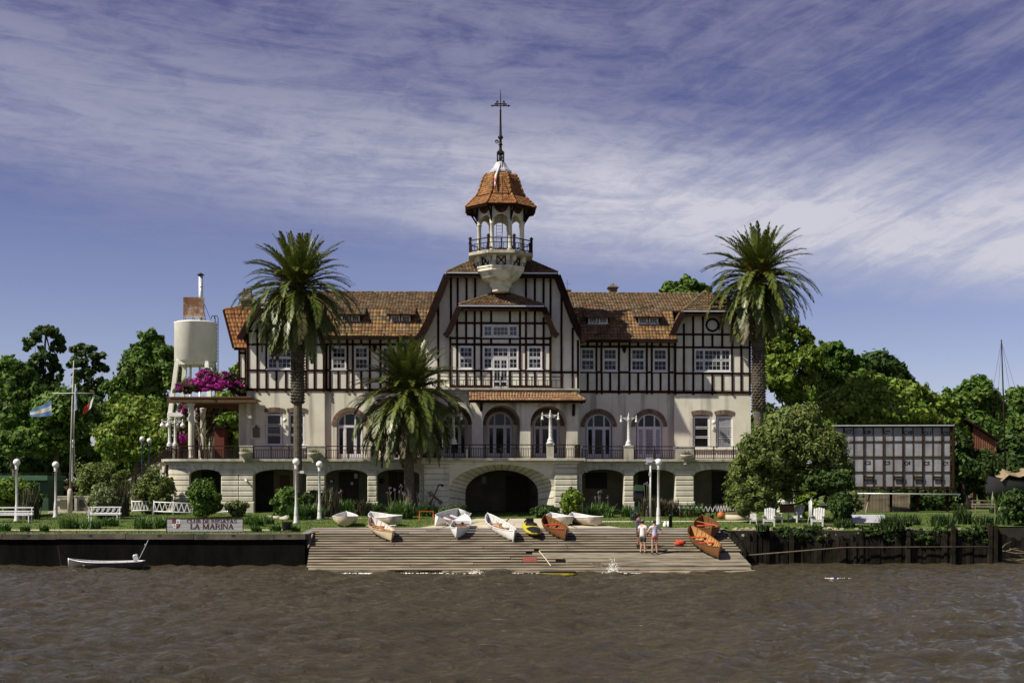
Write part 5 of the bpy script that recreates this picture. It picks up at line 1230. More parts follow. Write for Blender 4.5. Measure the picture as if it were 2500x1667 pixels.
# pergola with bougainvillea
def pergola():
    Yf = 83.6; t = thing('pergola', 'dark timber pergola on white columns at the left terrace end', 'pergola', (P(510,1122,88).x, 88, ZT)); o = Vector(t.location)
    zr = P(467, 984, 84.5).z; xl, xr = P(412,966,Yf).x, P(603,966,Yf).x
    for i in range(3):
        for (px, Y) in (((467,84.5),(495.6,90.3),(516.5,95.0))[i],):
            b = Vector(((px-CX)*Y/F, Y, ZT)); h = zr-ZT; mb = MB()
            mb.lathe([(.27,0),(.27,.12),(.22,.18),(.21,.3),(.195,h*.6),(.175,h-.34),(.20,h-.32),(.20,h-.26),(.18,h-.24),(.27,h-.1),(.27,h)], b-o, 16); mb.obj('column', m_stucco, t, True)
    m_pg = M('pergola_timber', (.10,.055,.03), (.15,.085,.05), 4, .85, .3, 20, orand=.3)
    for Y in (84.5, 90.3, 95.0): mb = MB(); x0 = P(412,0,84.5).x-.1-(Y-84.5)*.06; mb.box(x0-o.x, xr+.5-o.x-(Y-84.5)*.04, Y-.12-o.y, Y+.12-o.y, zr+.001-o.z, zr+.30-o.z); mb.obj('beam', m_pg, t)
    n = 34
    for i in range(n):
        Y = lerp(83.3, 96.5, i/(n-1)); mb = MB(); mb.box(xl-.1-(Y-84)*.06-o.x, xr+.3-(Y-84)*.035-o.x, Y-.15-o.y, Y+.15-o.y, zr+.305-o.z, zr+.36-o.z); mb.obj('slat', m_pg, t)
pergola()
m_bract = M('magenta_bracts', (.46,.035,.30), (.32,.02,.22), .8, .7, world=True, island=.4, trans=.35)
m_boug = leaf_mat('bougainvillea_leaves', (.065,.075,.025), (.11,.085,.05))
def boug(label, blobs_px, Y, n, nf, fl_px, seed, foot):
    k = Y/F; base = Vector(((foot-CX)*k, Y, ZT)); t = thing('bougainvillea', label, 'vine', base)
    B = [(tuple(P(x,y,Y+d)-base), (rx*k, rx*k*1.1, ry*k)) for x,y,rx,ry,d in blobs_px]; V,Q = leaves(B, n, .16, seed, asp=1.6); mobj('foliage', fast_mesh('foliage', V, Q, m_boug), t)
    B = [(tuple(P(x,y,Y+d)-base), (rx*k, rx*k, ry*k)) for x,y,rx,ry,d in fl_px]; V,Q = leaves(B, nf, .13, seed+1, asp=1.2); f = mobj('flowers', fast_mesh('flowers', V, Q, m_bract), t); f['kind'] = 'stuff'
    mb = MB(); rg = random.Random(seed)
    for i in range(4): x = rg.uniform(-.3,.3); mb.tube([(x,0,0),(x+rg.uniform(-.3,.3),.1,1.5),(x+rg.uniform(-.6,.6),0,3.0)], [.06,.05,.03], 6)
    mb.obj('stem', m_bark, t, True)
boug('magenta bougainvillea heaped on top of the pergola', [(470,945,36,24,-.5),(510,935,36,30,.5),(550,940,38,28,.5),(580,955,22,16,0),(445,958,22,12,-1)], 86.5, 9000, 4200, [(455,945,24,12,-1.4),(540,945,34,14,-1.2),(515,950,30,10,-1.6),(575,940,16,10,-.6),(500,925,22,20,-1.2),(530,928,24,14,-1.0),(480,938,28,14,-1.5),(552,918,14,9,-.5)], 71, 500)
boug('bougainvillea climbing the pergola columns above the terrace floor', [(500,1040,26,55,0),(445,1010,16,30,1.5),(530,1000,26,30,1.5),(450,1060,18,40,1.5)], 92.0, 6000, 700, [(448,1005,10,18,.5),(447,1075,12,22,.5),(470,1000,10,14,.3)], 72, 500)
def red_hut():
    t = thing('garden_hut', 'dark red hut wall behind the twin terrace lamps', 'hut', P(435,1122,99)); o = t.location; k = 99/F; m_rh = M('red_wall', (.13,.03,.02), (.09,.025,.018), 3, .85)
    mb = MB(); mb.box(-30*k, 22*k, 0, 3, -3.5, 84*k); mb.obj('wall', m_rh, t); mb = MB(); mb.box(-34*k, 26*k, -.4, 3.3, 84*k, 88*k); mb.obj('roof', m_fascia, t)
    t = thing('garden_hut', 'small reddish hut under the pergola by the climbing vine', 'hut', P(535,1095,101)); k = 101/F
    mb = MB(); mb.box(-14*k, 12*k, 0, 2, -3.0, 50*k); mb.obj('wall', m_rh, t); mb = MB(); mb.box(-17*k, 15*k, -.3, 2.3, 50*k, 54*k); mb.obj('roof', m_fascia, t)
red_hut()
def stairs():
    t = thing('garden_stairs', 'dark-railed stairs descending left from the terrace', 'stairs', P(400,1124,90)); o = Vector(t.location)
    for i in range(12): mb = MB(); mb.box(-.3*i-.3, -.3*i, -1.0, .6, -.28*i-.4, -.28*i-.12); mb.obj('step', m_conc, t)
    for y in (-1.0, .6): railing(t, [(0,y,-.1),(-3.6,y,-3.46)], .9, name='stair_railing')
stairs()
# water tower
def water_tower():
    Y = 106.0; k = Y/F; b = Vector(((478-CX)*k, Y, gz(Y))); t = thing('water_tower', 'white concrete water tank on splayed legs with a rusty sheet on top', 'water tower', b)
    m_tank = M('tank_render', (.80,.78,.70), (.72,.69,.60), 1.2, .85, .2, 25, streak=((.40,.35,.26), .9, (1.2,1.2,.12), .58, .80, .6)); zz = lambda py: P(478,py,Y).z-b.z
    r = 51*k; mb = MB(); mb.lathe([(r*.9,zz(886)),(r,zz(882)),(r,zz(792)),(r*1.015,zz(791)),(r*1.015,zz(789)),(r*.9,zz(787)),(.1,zz(783))], (0,0,0), 40); mb.obj('tank', m_tank, t, True)
    for sx in (-1,1):
        for sy in (-1,1): mb = MB(); mb.bar((sx*r*1.42, sy*r*1.42, -.2), (sx*r*.70, sy*r*.70, zz(886)), .34, .34); mb.obj('leg', m_tank, t)
    for zp in (884, 1010):
        f = .72 if zp < 900 else 1.02
        for s in (-1,1):
            mb = MB(); mb.box(-r*f, r*f, s*r*f-.14, s*r*f+.14, zz(zp+9), zz(zp)); mb.obj('tie_beam', m_tank, t); mb = MB(); mb.box(s*r*f-.142, s*r*f+.142, -r*f+.14, r*f-.14, zz(zp+9)-.002, zz(zp)-.002); mb.obj('tie_beam', m_tank, t)
    for x in (-.45, .35): mb = MB(); mb.tube([(x,0,0),(x,0,zz(884))], .10, 8); mb.obj('pipe', m_tank, t, True)
    mb = MB(); x = (488-478)*k; mb.tube([(x,.3,zz(790)),(x,.3,zz(672))], .19, 12); mb.tube([(x,.3,zz(700)),(x,.3,zz(698))], .21, 12); fl = mb.obj('flue_pipe', m_zinc, t, True)
    mb = MB(); mb.lathe([(.34,zz(670)),(.05,zz(665))], (x,.3,0), 12); 
    for a in range(4): mb.bar((x+.17*math.cos(a*1.57),.3+.17*math.sin(a*1.57),zz(673)),(x+.17*math.cos(a*1.57),.3+.17*math.sin(a*1.57),zz(668)), .02, .02)
    mb.obj('flue_cowl', m_iron, fl)
    m_sh = M('rusty_sheet', (.36,.32,.25), (.16,.07,.03), .9, .7, .2, 20, lo=.45, hi=.6, streak=((.10,.045,.02), 1.3, (1,1,.35), .50, .62, .9))
    for y0, y1 in ((728,753.2),(753.8,778)): mb = MB(); mb.box((452-478)*k, (503-478)*k, -.62, -.58, zz(y1), zz(y0)); mb.obj('rusty_panel', m_sh, t)
    mb = MB()
    for px in (453, 475, 502): mb.bar(((px-478)*k,-.55,zz(790)),((px-478)*k,-.55,zz(730)), .05, .05); mb.bar(((px-478)*k,.4,zz(790)),((px-478)*k,-.5,zz(765)), .04, .04)
    mb.obj('panel_struts', m_rust, t)
    mb = MB()
    for x in (r*.94, r*1.08):
        mb.tube([(x,-.1,zz(1000)),(x,-.1,zz(776)),(x-.1,-.1,zz(771)),(x-.25,-.1,zz(771)),(x-.33,-.1,zz(778))], .035, 6)
    for i in range(24): z = lerp(zz(990), zz(786), i/23); mb.bar((r*.94,-.1,z),(r*1.08,-.1,z), .025, .025)
    mb.obj('ladder', m_iron, t)
    mb = MB(); mb.tube([((503-478)*k,-.5,zz(745)),((516-478)*k,.2,zz(788))], .02, 5); mb.obj('stay_wire', m_iron, t)
water_tower()

# ------------------------------------------------------------------ garden lamps
def globe_lamp(name, label, px, gpy, Y, r=.21, mat=None, post=.075, group='globe lamps on the lawn', base=None):
    g = P(px, gpy, Y); b = Vector((g.x, Y, gz(Y))); h = g.z-b.z; t = thing(name, label, 'lamp', b, 0, group); mat = mat or m_lampw
    mb = MB(); mb.lathe([(post*2.4,0),(post*2.4,.05),(post*1.9,.12),(post*1.7,.45),(post*1.5,.5),(post*1.75,.55),(post*1.6,.62),(post*1.3,.95),(post,1.05),(post*.85,h-.45),(post*1.5,h-.42),(post*1.5,h-.38),(post*.9,h-.34),(post*1.7,h-r-.02),(post*1.2,h-r+.03)], (0,0,0), 12); mb.obj('lamp_post', mat, t, True)
    mb = MB(); mb.sphere((0,0,h), r, 18, 12); mb.obj('globe', m_globe, t, True)
    return t
GL = [('white globe lamp in front of the tall palm, nearer the river', 723, 1127, 72.0), ('white globe lamp just right of the tall palm by the flax', 780, 1133, 75.8),
      ('white globe lamp at the far left edge beside a bush', 41, 1128, 74.0), ('white globe lamp left of the flagpole monument', 136, 1134, 78.0), ('white globe lamp on the right lawn behind the people', 1607.5, 1128, 71.0)]
for lab, px, gy, Y in GL:
    t = globe_lamp('garden_lamp', lab, px, gy, Y)
    if px in (723,): mb = MB(); h = P(px,gy,Y).z-gz(Y); mb.bar((.05,0,h-.62),(.28,0,h-.6), .05, .05); mb.box(.24,.46,-.08,.08,h-.68,h-.52); mb.obj('flood_light', m_lampw, t)
m_blue = M('blue_paint', (.045,.055,.16), (.06,.07,.18), 5, .5)
globe_lamp('blue_lamp', 'left of two small globe lamps on blue posts left of the terrace', 347, 1071, 95, .19, m_blue, .06, 'globe lamps on blue posts')
globe_lamp('blue_lamp', 'right of two small globe lamps on blue posts left of the terrace', 364.5, 1075, 97, .19, m_blue, .06, 'globe lamps on blue posts')
globe_lamp('garden_lamp', 'small globe lamp seen behind the flagpole', 177, 1079, 94, .17)
def flood_pole():
    b = Vector(((1588-CX)*70.9/F, 70.9, gz(70.9))); t = thing('floodlight_pole', 'slim white pole with a square floodlight beside the right globe lamp', 'light pole', b); h = P(1588,1131,70.9).z-b.z
    mb = MB(); mb.tube([(0,0,0),(0,0,h)], .05, 10); mb.obj('pole', m_lampw, t, True); mb = MB(); mb.bar((-.28,0,h),(.3,0,h), .06, .05); mb.obj('cross_arm', m_lampw, t)
    mb = MB(); mb.box(-.22,.10,-.12,.12,h+.06,h+.30); mb.box(-.24,.13,-.14,.14,h+.30,h+.33); mb.obj('floodlight', m_zinc, t); mb = MB(); mb.box(-.09,-.02,-.07,.07,h-.72,h-.50); mb.obj('junction_box', m_zinc, t)
flood_pole()

# ------------------------------------------------------------------ club sign
def strokes_letter(ch):                                 # (x0,y0,x1,y1,w) strokes in a 1-high cell with serifs; returns polys and advance
    T, t, s = .17, .085, .06
    B = lambda x0,y0,x1,y1: [(x0,y0),(x1,y0),(x1,y1),(x0,y1)]
    def stem(x, w=T): return [B(x,0,x+w,1), B(x-.07,0,x+w+.07,s), B(x-.07,1-s,x+w+.07,1)]
    def diag(x0, x1, w, y0=0, y1=1): return [[(x0,y0),(x0+w,y0),(x1+w,y1),(x1,y1)]]
    def arc(cx, cy, rx, ry, a0, a1, w0, w1, n=10):
        o = []
        for i in range(n):
            q = []
            for a in (a0+(a1-a0)*i/n, a0+(a1-a0)*(i+1)/n):
                k = abs(math.cos(R(a))); w = w1+(w0-w1)*k; q.append(((cx+rx*math.cos(R(a)), cy+ry*math.sin(R(a))), (cx+(rx-w)*math.cos(R(a)), cy+(ry-w*.8)*math.sin(R(a)))))
            o.append([q[0][0], q[1][0], q[1][1], q[0][1]])
        return o
    if ch == 'I': return stem(.08), .36
    if ch == 'L': return stem(.08)+[B(.28,0,.70,t), B(.62,t,.70,.30)], .74
    if ch == 'E': return stem(.08)+[B(.28,0,.72,t), B(.64,t,.72,.28), B(.28,1-t,.70,1), B(.62,.74,.70,1-t), B(.28,.46,.52,.55), B(.50,.38,.57,.63)], .76
    if ch == 'T': return stem(.30)+[B(.0,1-t,.80,1), B(0,.72,.07,1-t), B(.73,.72,.80,1-t)], .82
    if ch == 'D': return stem(.08)+[B(.28,0,.42,t), B(.28,1-t,.42,1)]+arc(.42,.5,.42,.5,-90,90,T,t), .88
    if ch == 'B': return stem(.08)+[B(.28,0,.45,t), B(.28,1-t,.42,1), B(.28,.48,.45,.57)]+arc(.42,.76,.32,.24,-90,90,T,t)+arc(.45,.27,.36,.27,-90,90,T,t), .85
    if ch == 'R': return stem(.08)+[B(.28,1-t,.45,1), B(.28,.44,.45,.54)]+arc(.45,.72,.33,.28,-90,90,T,t)+diag(.66,.40,.22,0,.46)+[B(.62,0,.98,s)], .94
    if ch == 'C': return arc(.50,.5,.48,.51,50,310,T,t,14)+[B(.74,.66,.81,.98)], .88
    if ch == 'G': return arc(.50,.5,.48,.51,50,300,T,t,14)+[B(.74,.66,.81,.98), B(.66,.04,.84,.44), B(.58,.40,.92,.46)], .96
    if ch == 'S': return arc(.38,.73,.33,.28,30,270,T*.9,t)+arc(.38,.27,.35,.28,-150,90,T*.9,t)+[B(.60,.70,.67,.99), B(.06,.02,.13,.32)], .78
    if ch == 'U': return [B(.08,.30,.28,1), B(.01,1-s,.36,1), B(.70,.30,.80,1), B(.62,1-s,.88,1)]+arc(.44,.32,.36,.33,180,360,T*.75,t), .92
    if ch == 'A': return diag(.06,.40,.10)+diag(.66,.36,.22)+[B(.22,.28,.66,.37), B(-.02,0,.26,s), B(.56,0,.98,s)], .98
    if ch == 'N': return [B(.08,0,.17,1), B(.74,0,.83,1), B(0,0,.27,s), B(0,1-s,.25,1), B(.64,1-s,.93,1)]+diag(.64,.08,.22), .96
    if ch == 'M': return [B(.10,0,.19,1), B(.88,0,1.08,1), B(.0,0,.29,s), B(.80,0,1.16,s), B(0,1-s,.24,1), B(.94,1-s,1.16,1)]+diag(.46,.08,.20)+diag(.50,.88,.10), 1.22
    return [], .42
def lettering(txt, x, z, h, width, y, mb):
    cells = [strokes_letter(c) for c in txt]; tot = sum(a for _, a in cells); sx = width/tot
    for polys, adv in cells:
        for p in polys: mb.prism([(x+a*sx, z+b*h) for a, b in p], y, y+.012)
        x += adv*sx
def club_sign():
    Y = 65.0; k = Y/F; c = P(500, 1303, Y); z0 = gz(Y); t = thing('club_sign', 'long grey-white plank sign lettered CLUB DE REGATAS LA MARINA on three posts', 'sign', (c.x, Y, z0))
    zz = lambda py: P(500,py,Y).z-z0; X = lambda px: (px-500)*k
    m_sb = M('sign_plank', (.42,.41,.42), (.32,.31,.33), 2, .8, .3, 20, stretch=(.6,4,4), orand=.08); m_let = M('maroon_letters', (.060,.012,.022), (.09,.02,.03), 5, .7); m_lm = M('maroon_paint', (.15,.018,.028), None, rough=.7)
    ys = [1266, 1276.2, 1286.4, 1297]
    for a, b in zip(ys[:-1], ys[1:]): mb = MB(); mb.box(X(407), X(593), -.02, .02, zz(b)+.006, zz(a)-.006); mb.obj('plank', m_sb, t)
    mb = MB(); mb.box(X(406), X(594), -.035, .03, zz(1266), zz(1264.2)); mb.box(X(406), X(407.2), -.034, .03, zz(1297), zz(1266)); mb.box(X(592.8), X(594), -.034, .03, zz(1297), zz(1266)); mb.obj('trim', m_fascia, t)
    for px in (418, 499, 580): mb = MB(); mb.box(X(px-2), X(px+2), .022, .12, -.15, zz(1268)); mb.obj('post', m_fascia, t)
    mb = MB(); lettering('CLUB DE REGATAS', X(456), zz(1275.8), zz(1267.2)-zz(1275.8), X(578.5)-X(456), -.033, mb); lettering('LA MARINA', X(464.5), zz(1290.6), zz(1278.2)-zz(1290.6), X(571)-X(464.5), -.033, mb)
    o = mb.obj('lettering', m_let, t, fix=False)
    # quartered shield with small letters
    cx, cz = X(430.5), zz(1278); w = 9.6*k; h = 11.5*k
    def q(sx, top):
        if top: return [(cx, cz), (cx+sx*w, cz), (cx+sx*w, cz+h*.62), (cx+sx*w*1.06, cz+h*.72), (cx+sx*w*.85, cz+h*.95), (cx, cz+h*.92)]
        return [(cx, cz), (cx+sx*w, cz), (cx+sx*w*.96, cz-h*.45), (cx+sx*w*.6, cz-h*.85), (cx, cz-h*1.02)]
    for sx, top, m_ in ((-1,1,m_lm),(1,0,m_lm),(1,1,m_white),(-1,0,m_white)): mb = MB(); mb.prism(q(sx, top), -.030, -.021); mb.obj('shield_quarter', m_, t)
    for ch, dx, dz, m_ in (('C',-.62,.22,m_sb),('D',.25,.22,m_let),('L',-.62,-.55,m_let),('M',.18,-.55,m_sb)): mb = MB(); lettering(ch, cx+dx*w, cz+dz*h, h*.40, w*.46, -.036, mb); mb.obj('shield_letter', m_, t, fix=False)
club_sign()

# ------------------------------------------------------------------ flagpole, flags, monument
def flagpole():
    Y = 83.0; b = Vector(((171-CX)*Y/F, Y, gz(Y))); t = thing('flagpole', 'tall pale flagpole with a crossyard on a round pier', 'flagpole', b); k = Y/F
    Z = lambda py: P(0,py,Y).z-b.z; X = lambda px: (px-171)*k
    mb = MB(); mb.lathe([(.17,0),(.17,Z(1197)),(.14,Z(1196)),(.08,Z(1192))], (0,0,0), 14); mb.obj('pier', m_conc, t, True)
    m_pole = M('pale_pole', (.50,.49,.44), (.40,.38,.33), 4, .6); top = (X(180),0,Z(880))
    mb = MB(); mb.tube([(0,0,Z(1195)),(X(176),0,Z(1000)),top], [.065,.052,.03], 10); mb.obj('mast', m_pole, t, True)
    mb = MB(); mb.tube([(X(181),-.12,Z(1090)),(X(186),-.12,Z(938))], .03, 8); mb.obj('topmast', m_pole, t, True)
    mb = MB(); mb.tube([(X(128),-.06,Z(960)),(X(180),-.06,Z(960)),(X(232),-.06,Z(960))], [.025,.04,.025], 8); mb.obj('yard', m_pole, t, True)
    mb = MB()
    for a, c in (((X(125),-.06,Z(961)),(X(127),-.06,Z(1010))), ((X(230),-.06,Z(961)),(X(231),-.06,Z(970))), ((X(180),-.06,Z(1000)),(X(184),-.06,Z(1150)))): mb.bar(a, c, .012, .012)
    mb.obj('halyard', m_pole, t)
    def flag(label, corners, cols, nx=14, ny=9, amp=.10, seed=0, disc=None):
        c = [P(x,y,Y) for x,y in corners]; o = c[0]; mb = MB(); mats = []; n0 = 0   # corners: hoist top, hoist bottom, fly bottom, fly top
        for i in range(nx+1):
            s = i/nx; a = lerp(c[0], c[3], s); d = lerp(c[1], c[2], s)
            for j in range(ny+1):
                u = j/ny; p = lerp(a, d, u)-o; w = math.sin(s*7+u*1.5+seed)*amp*s+math.sin(s*13+seed)*amp*.35; mb.v.append((p.x, -.06+w, p.z-.06*math.sin(s*3.1)))
        for i in range(nx):
            for j in range(ny): a = i*(ny+1)+j; mb.f.append((a, a+1, a+ny+2, a+ny+1)); mats.append(cols((i+.5)/nx, (j+.5)/ny))
        me = mb.mesh('flag', None, True, False)
        for m_ in FM: me.materials.append(m_)
        me.polygons.foreach_set('material_index', mats); f = mobj('flag', me); f.location = o; tag(f, label, 'flag')
    FM = [M('flag_blue', (.16,.27,.50), None, rough=.8, trans=.3), M('flag_white', (.70,.70,.70), None, rough=.8, trans=.3), M('flag_gold', (.55,.33,.04), None, rough=.8), M('flag_red', (.48,.045,.03), None, rough=.8, trans=.3)]
    flag('pale blue and white flag with a golden sun flying from the left yardarm', [(124.5,977),(127,1014),(74,1016),(71,1003)], lambda s,u: 2 if (s-.48)**2*4+(u-.5)**2 < .03 else (1 if .36 < u < .66 else 0), seed=1)
    flag('furled blue and white flag hanging against the mast', [(189,947),(182,947),(181,1003),(189,1000)], lambda s,u: 1 if .36 < u < .62 else 0, 10, 8, .05, 2)
    flag('red and white flag drooping from the right yardarm', [(231,967),(224,994),(203,1011),(208,992)], lambda s,u: 1 if s < .42 else 3, seed=4, amp=.07)
    m = thing('monument_wall', 'low concrete monument wall with bronze plaques around the flagpole foot', 'monument', (b.x, Y+.5, b.z))
    for x0, x1 in ((131,166),(177,216)): mb = MB(); mb.box(X(x0), X(x1), -.15, .25, 0, Z(1213)); mb.box(X(x0)-.03, X(x1)+.03, -.18, .28, Z(1213), Z(1210.5)); mb.obj('wall', m_conc, m)
    for x0, x1, y0, y1 in ((142,159,1219,1241),(189,204,1220,1238),(133.5,140,1222,1234)): mb = MB(); mb.box(X(x0), X(x1), -.18, -.152, Z(y1), Z(y0)); mb.obj('plaque', m_bronze, m)
    for i in range(3): mb = MB(); mb.box(X(118)-.12*i, X(222)+.12*i, -.6-.35*i, .3, -.02-.12*i, .12-.12*i-.003*i); mb.obj('step', m_conc, m)
flagpole()

# ------------------------------------------------------------------ benches, bins, trusses, small garden things
def bench(label, px, py, Y, w=1.85, rz=0.0, orn=True, mat=None):
    b = Vector(((px-CX)*Y/F, Y, gz(Y))); t = thing('garden_bench', label, 'bench', b, rz); mat = mat or m_white
    for i in range(5): mb = MB(); mb.box(-w/2, w/2, -.22+.10*i, -.14+.10*i, .42, .455); mb.obj('seat_slat', mat, t)
    for z in (.88, .52): mb = MB(); mb.box(-w/2, w/2, .27, .31, z-.035, z+.035); mb.obj('back_rail', mat, t)
    if orn:
        mb = MB()
        for i in range(6):
            x = -w/2+.16+i*(w-.32)/5
            mb.tube([(x+.11*math.cos(a*.42)*(1-a/22), .29, .70+.10*math.sin(a*.42)*(1-a/30)) for a in range(16)], .018, 5); mb.bar((x-.14,.29,.55),(x+.12,.29,.85), .025, .025)
        s = mb.obj('back_scrollwork', mat, t)
    else:
        mb = MB(); mb.box(-w/2, w/2, .272, .308, .62, .69); mb.obj('back_rail', mat, t)
    for x in (-w/2+.1, w/2-.1):
        mb = MB(); mb.bar((x,-.22,0),(x,-.2,.44), .05, .05); mb.bar((x,.25,0),(x,.30,.90), .05, .05); mb.bar((x,-.22,.41),(x,.28,.41), .045, .045); mb.tube([(x,-.24,.44),(x,-.24,.64),(x,.27,.66)], .02, 6); mb.obj('bench_leg', mat, t)
    return t
bench('white ornate garden bench below the pale variegated bush', 254, 1278, 73.5, 1.9)
bench('white slatted bench cut off at the left edge', 30, 1278, 73.0, 2.3, orn=False)
bench('weathered wooden bench on the far right lawn', 2402, 1255, 82.0, 1.5, orn=False, mat=m_oldwood)
def litter_bin():
    b = ground_hit(700, 1298); t = thing('litter_bin', 'small black slatted litter bin at the top of the quay', 'bin', b); h = .52; mb = MB(); mb.lathe([(.19,.10),(.21,h)], (0,0,0), 16); mb.obj('liner', m_dark, t, True)
    for i in range(14): a = 6.283*i/14; mb = MB(); mb.bar((.215*math.cos(a),.215*math.sin(a),.08),(.235*math.cos(a),.235*math.sin(a),h+.03), .05, .02, up=(math.cos(a),math.sin(a),0)); mb.obj('slat', m_black, t)
    mb = MB(); mb.tube([(.28,0,-.05),(.28,0,h+.05)], .03, 8); mb.obj('post', m_black, t)
litter_bin()
def truss(label, pa, pb, ha, Y, n, mats, posts=(), Yb=None):
    """gangway railing: two chords joined by a zigzag; pa, pb left and right end of the top chord in photo pixels"""
    Yb = Yb or Y; a, c = P(*pa, Y), P(*pb, Yb); t = thing('gangway_truss', label, 'truss', (a.x, a.y, gz(a.y))); o = Vector(t.location); a = a-o; c = c-o; dz = Vector((0,0,-ha))
    mb = MB(); mb.tube([a, c], .04, 8); mb.obj('top_chord', mats[0], t, True); mb = MB(); mb.tube([a+dz, c+dz], .04, 8); mb.obj('bottom_chord', mats[0], t, True)
    for i in range(n): p, q = lerp(a, c, i/n), lerp(a, c, (i+.5)/n); r_ = lerp(a, c, (i+1)/n); mb = MB(); mb.bar(p, q+dz, .05, .05); mb.bar(q+dz, r_, .045, .045); mb.obj('diagonal', mats[1], t)
    for s in posts: p = lerp(a, c, s); mb = MB(); mb.tube([(p.x,p.y,-.1), p+Vector((0,0,.1))], .035, 6); mb.obj('post', mats[0], t, True)
truss('white zigzag gangway truss left of the round green bush', (376,1225), (470,1229), .60, 80, 7, (m_white, m_white), (0,.5,1))
truss('shorter white zigzag truss beside the variegated bush', (322,1224), (373,1223), .60, 81, 6, (m_white, m_white), (0,1))
truss('grey zigzag truss between the round bush and the hydrangea', (532,1236), (596,1229), .38, 80, 6, (m_zinc, m_zinc), (1,))
truss('dark-railed zigzag truss in front of the right wing arch', (1646,1234), (1745,1234), .42, 79, 9, (m_iron, m_lampw), (0,.9))
truss('dense zigzag truss end running into the spreading tree', (1747,1233), (1800,1229), .45, 79, 8, (m_iron, m_lampw), (.05,1))
def anchor():
    Y = 77.5; b = Vector(((1062-CX)*Y/F, Y, gz(Y))); t = thing('anchor', 'old black iron anchor leaning against the boathouse front', 'anchor', b); k = Y/F
    X = lambda px: (px-1062)*k; Z = lambda py: P(0,py,Y).z-b.z
    mb = MB(); mb.tube([(X(1049),-.1,Z(1232)),(X(1060),0,Z(1208)),(X(1070),.1,Z(1185))], [.07,.06,.05], 8); mb.obj('shank', m_iron, t, True)
    mb = MB(); mb.tube([(X(1068),.1,Z(1187)),(X(1072),.1,Z(1183)),(X(1078),.1,Z(1183))], .05, 8); mb.sphere((X(1080),.1,Z(1184.5)), .09, 10, 8); mb.obj('stock_end', m_iron, t, True)
    mb = MB(); mb.tube([(X(1051),-.05,Z(1204)),(X(1058),-.02,Z(1209)),(X(1066),0,Z(1217)),(X(1077),0,Z(1226))], [.05,.07,.07,.05], 8); mb.obj('arm', m_iron, t, True)
    for x, y in ((1053,1205),(1076,1226)): mb = MB(); mb.prism([(-.17,-.10),(.02,-.16),(.15,0),(.02,.16),(-.15,.12)], -.03, .03); f = mb.obj('fluke', m_iron, t); f.location = (X(x), -.03, Z(y))
anchor()
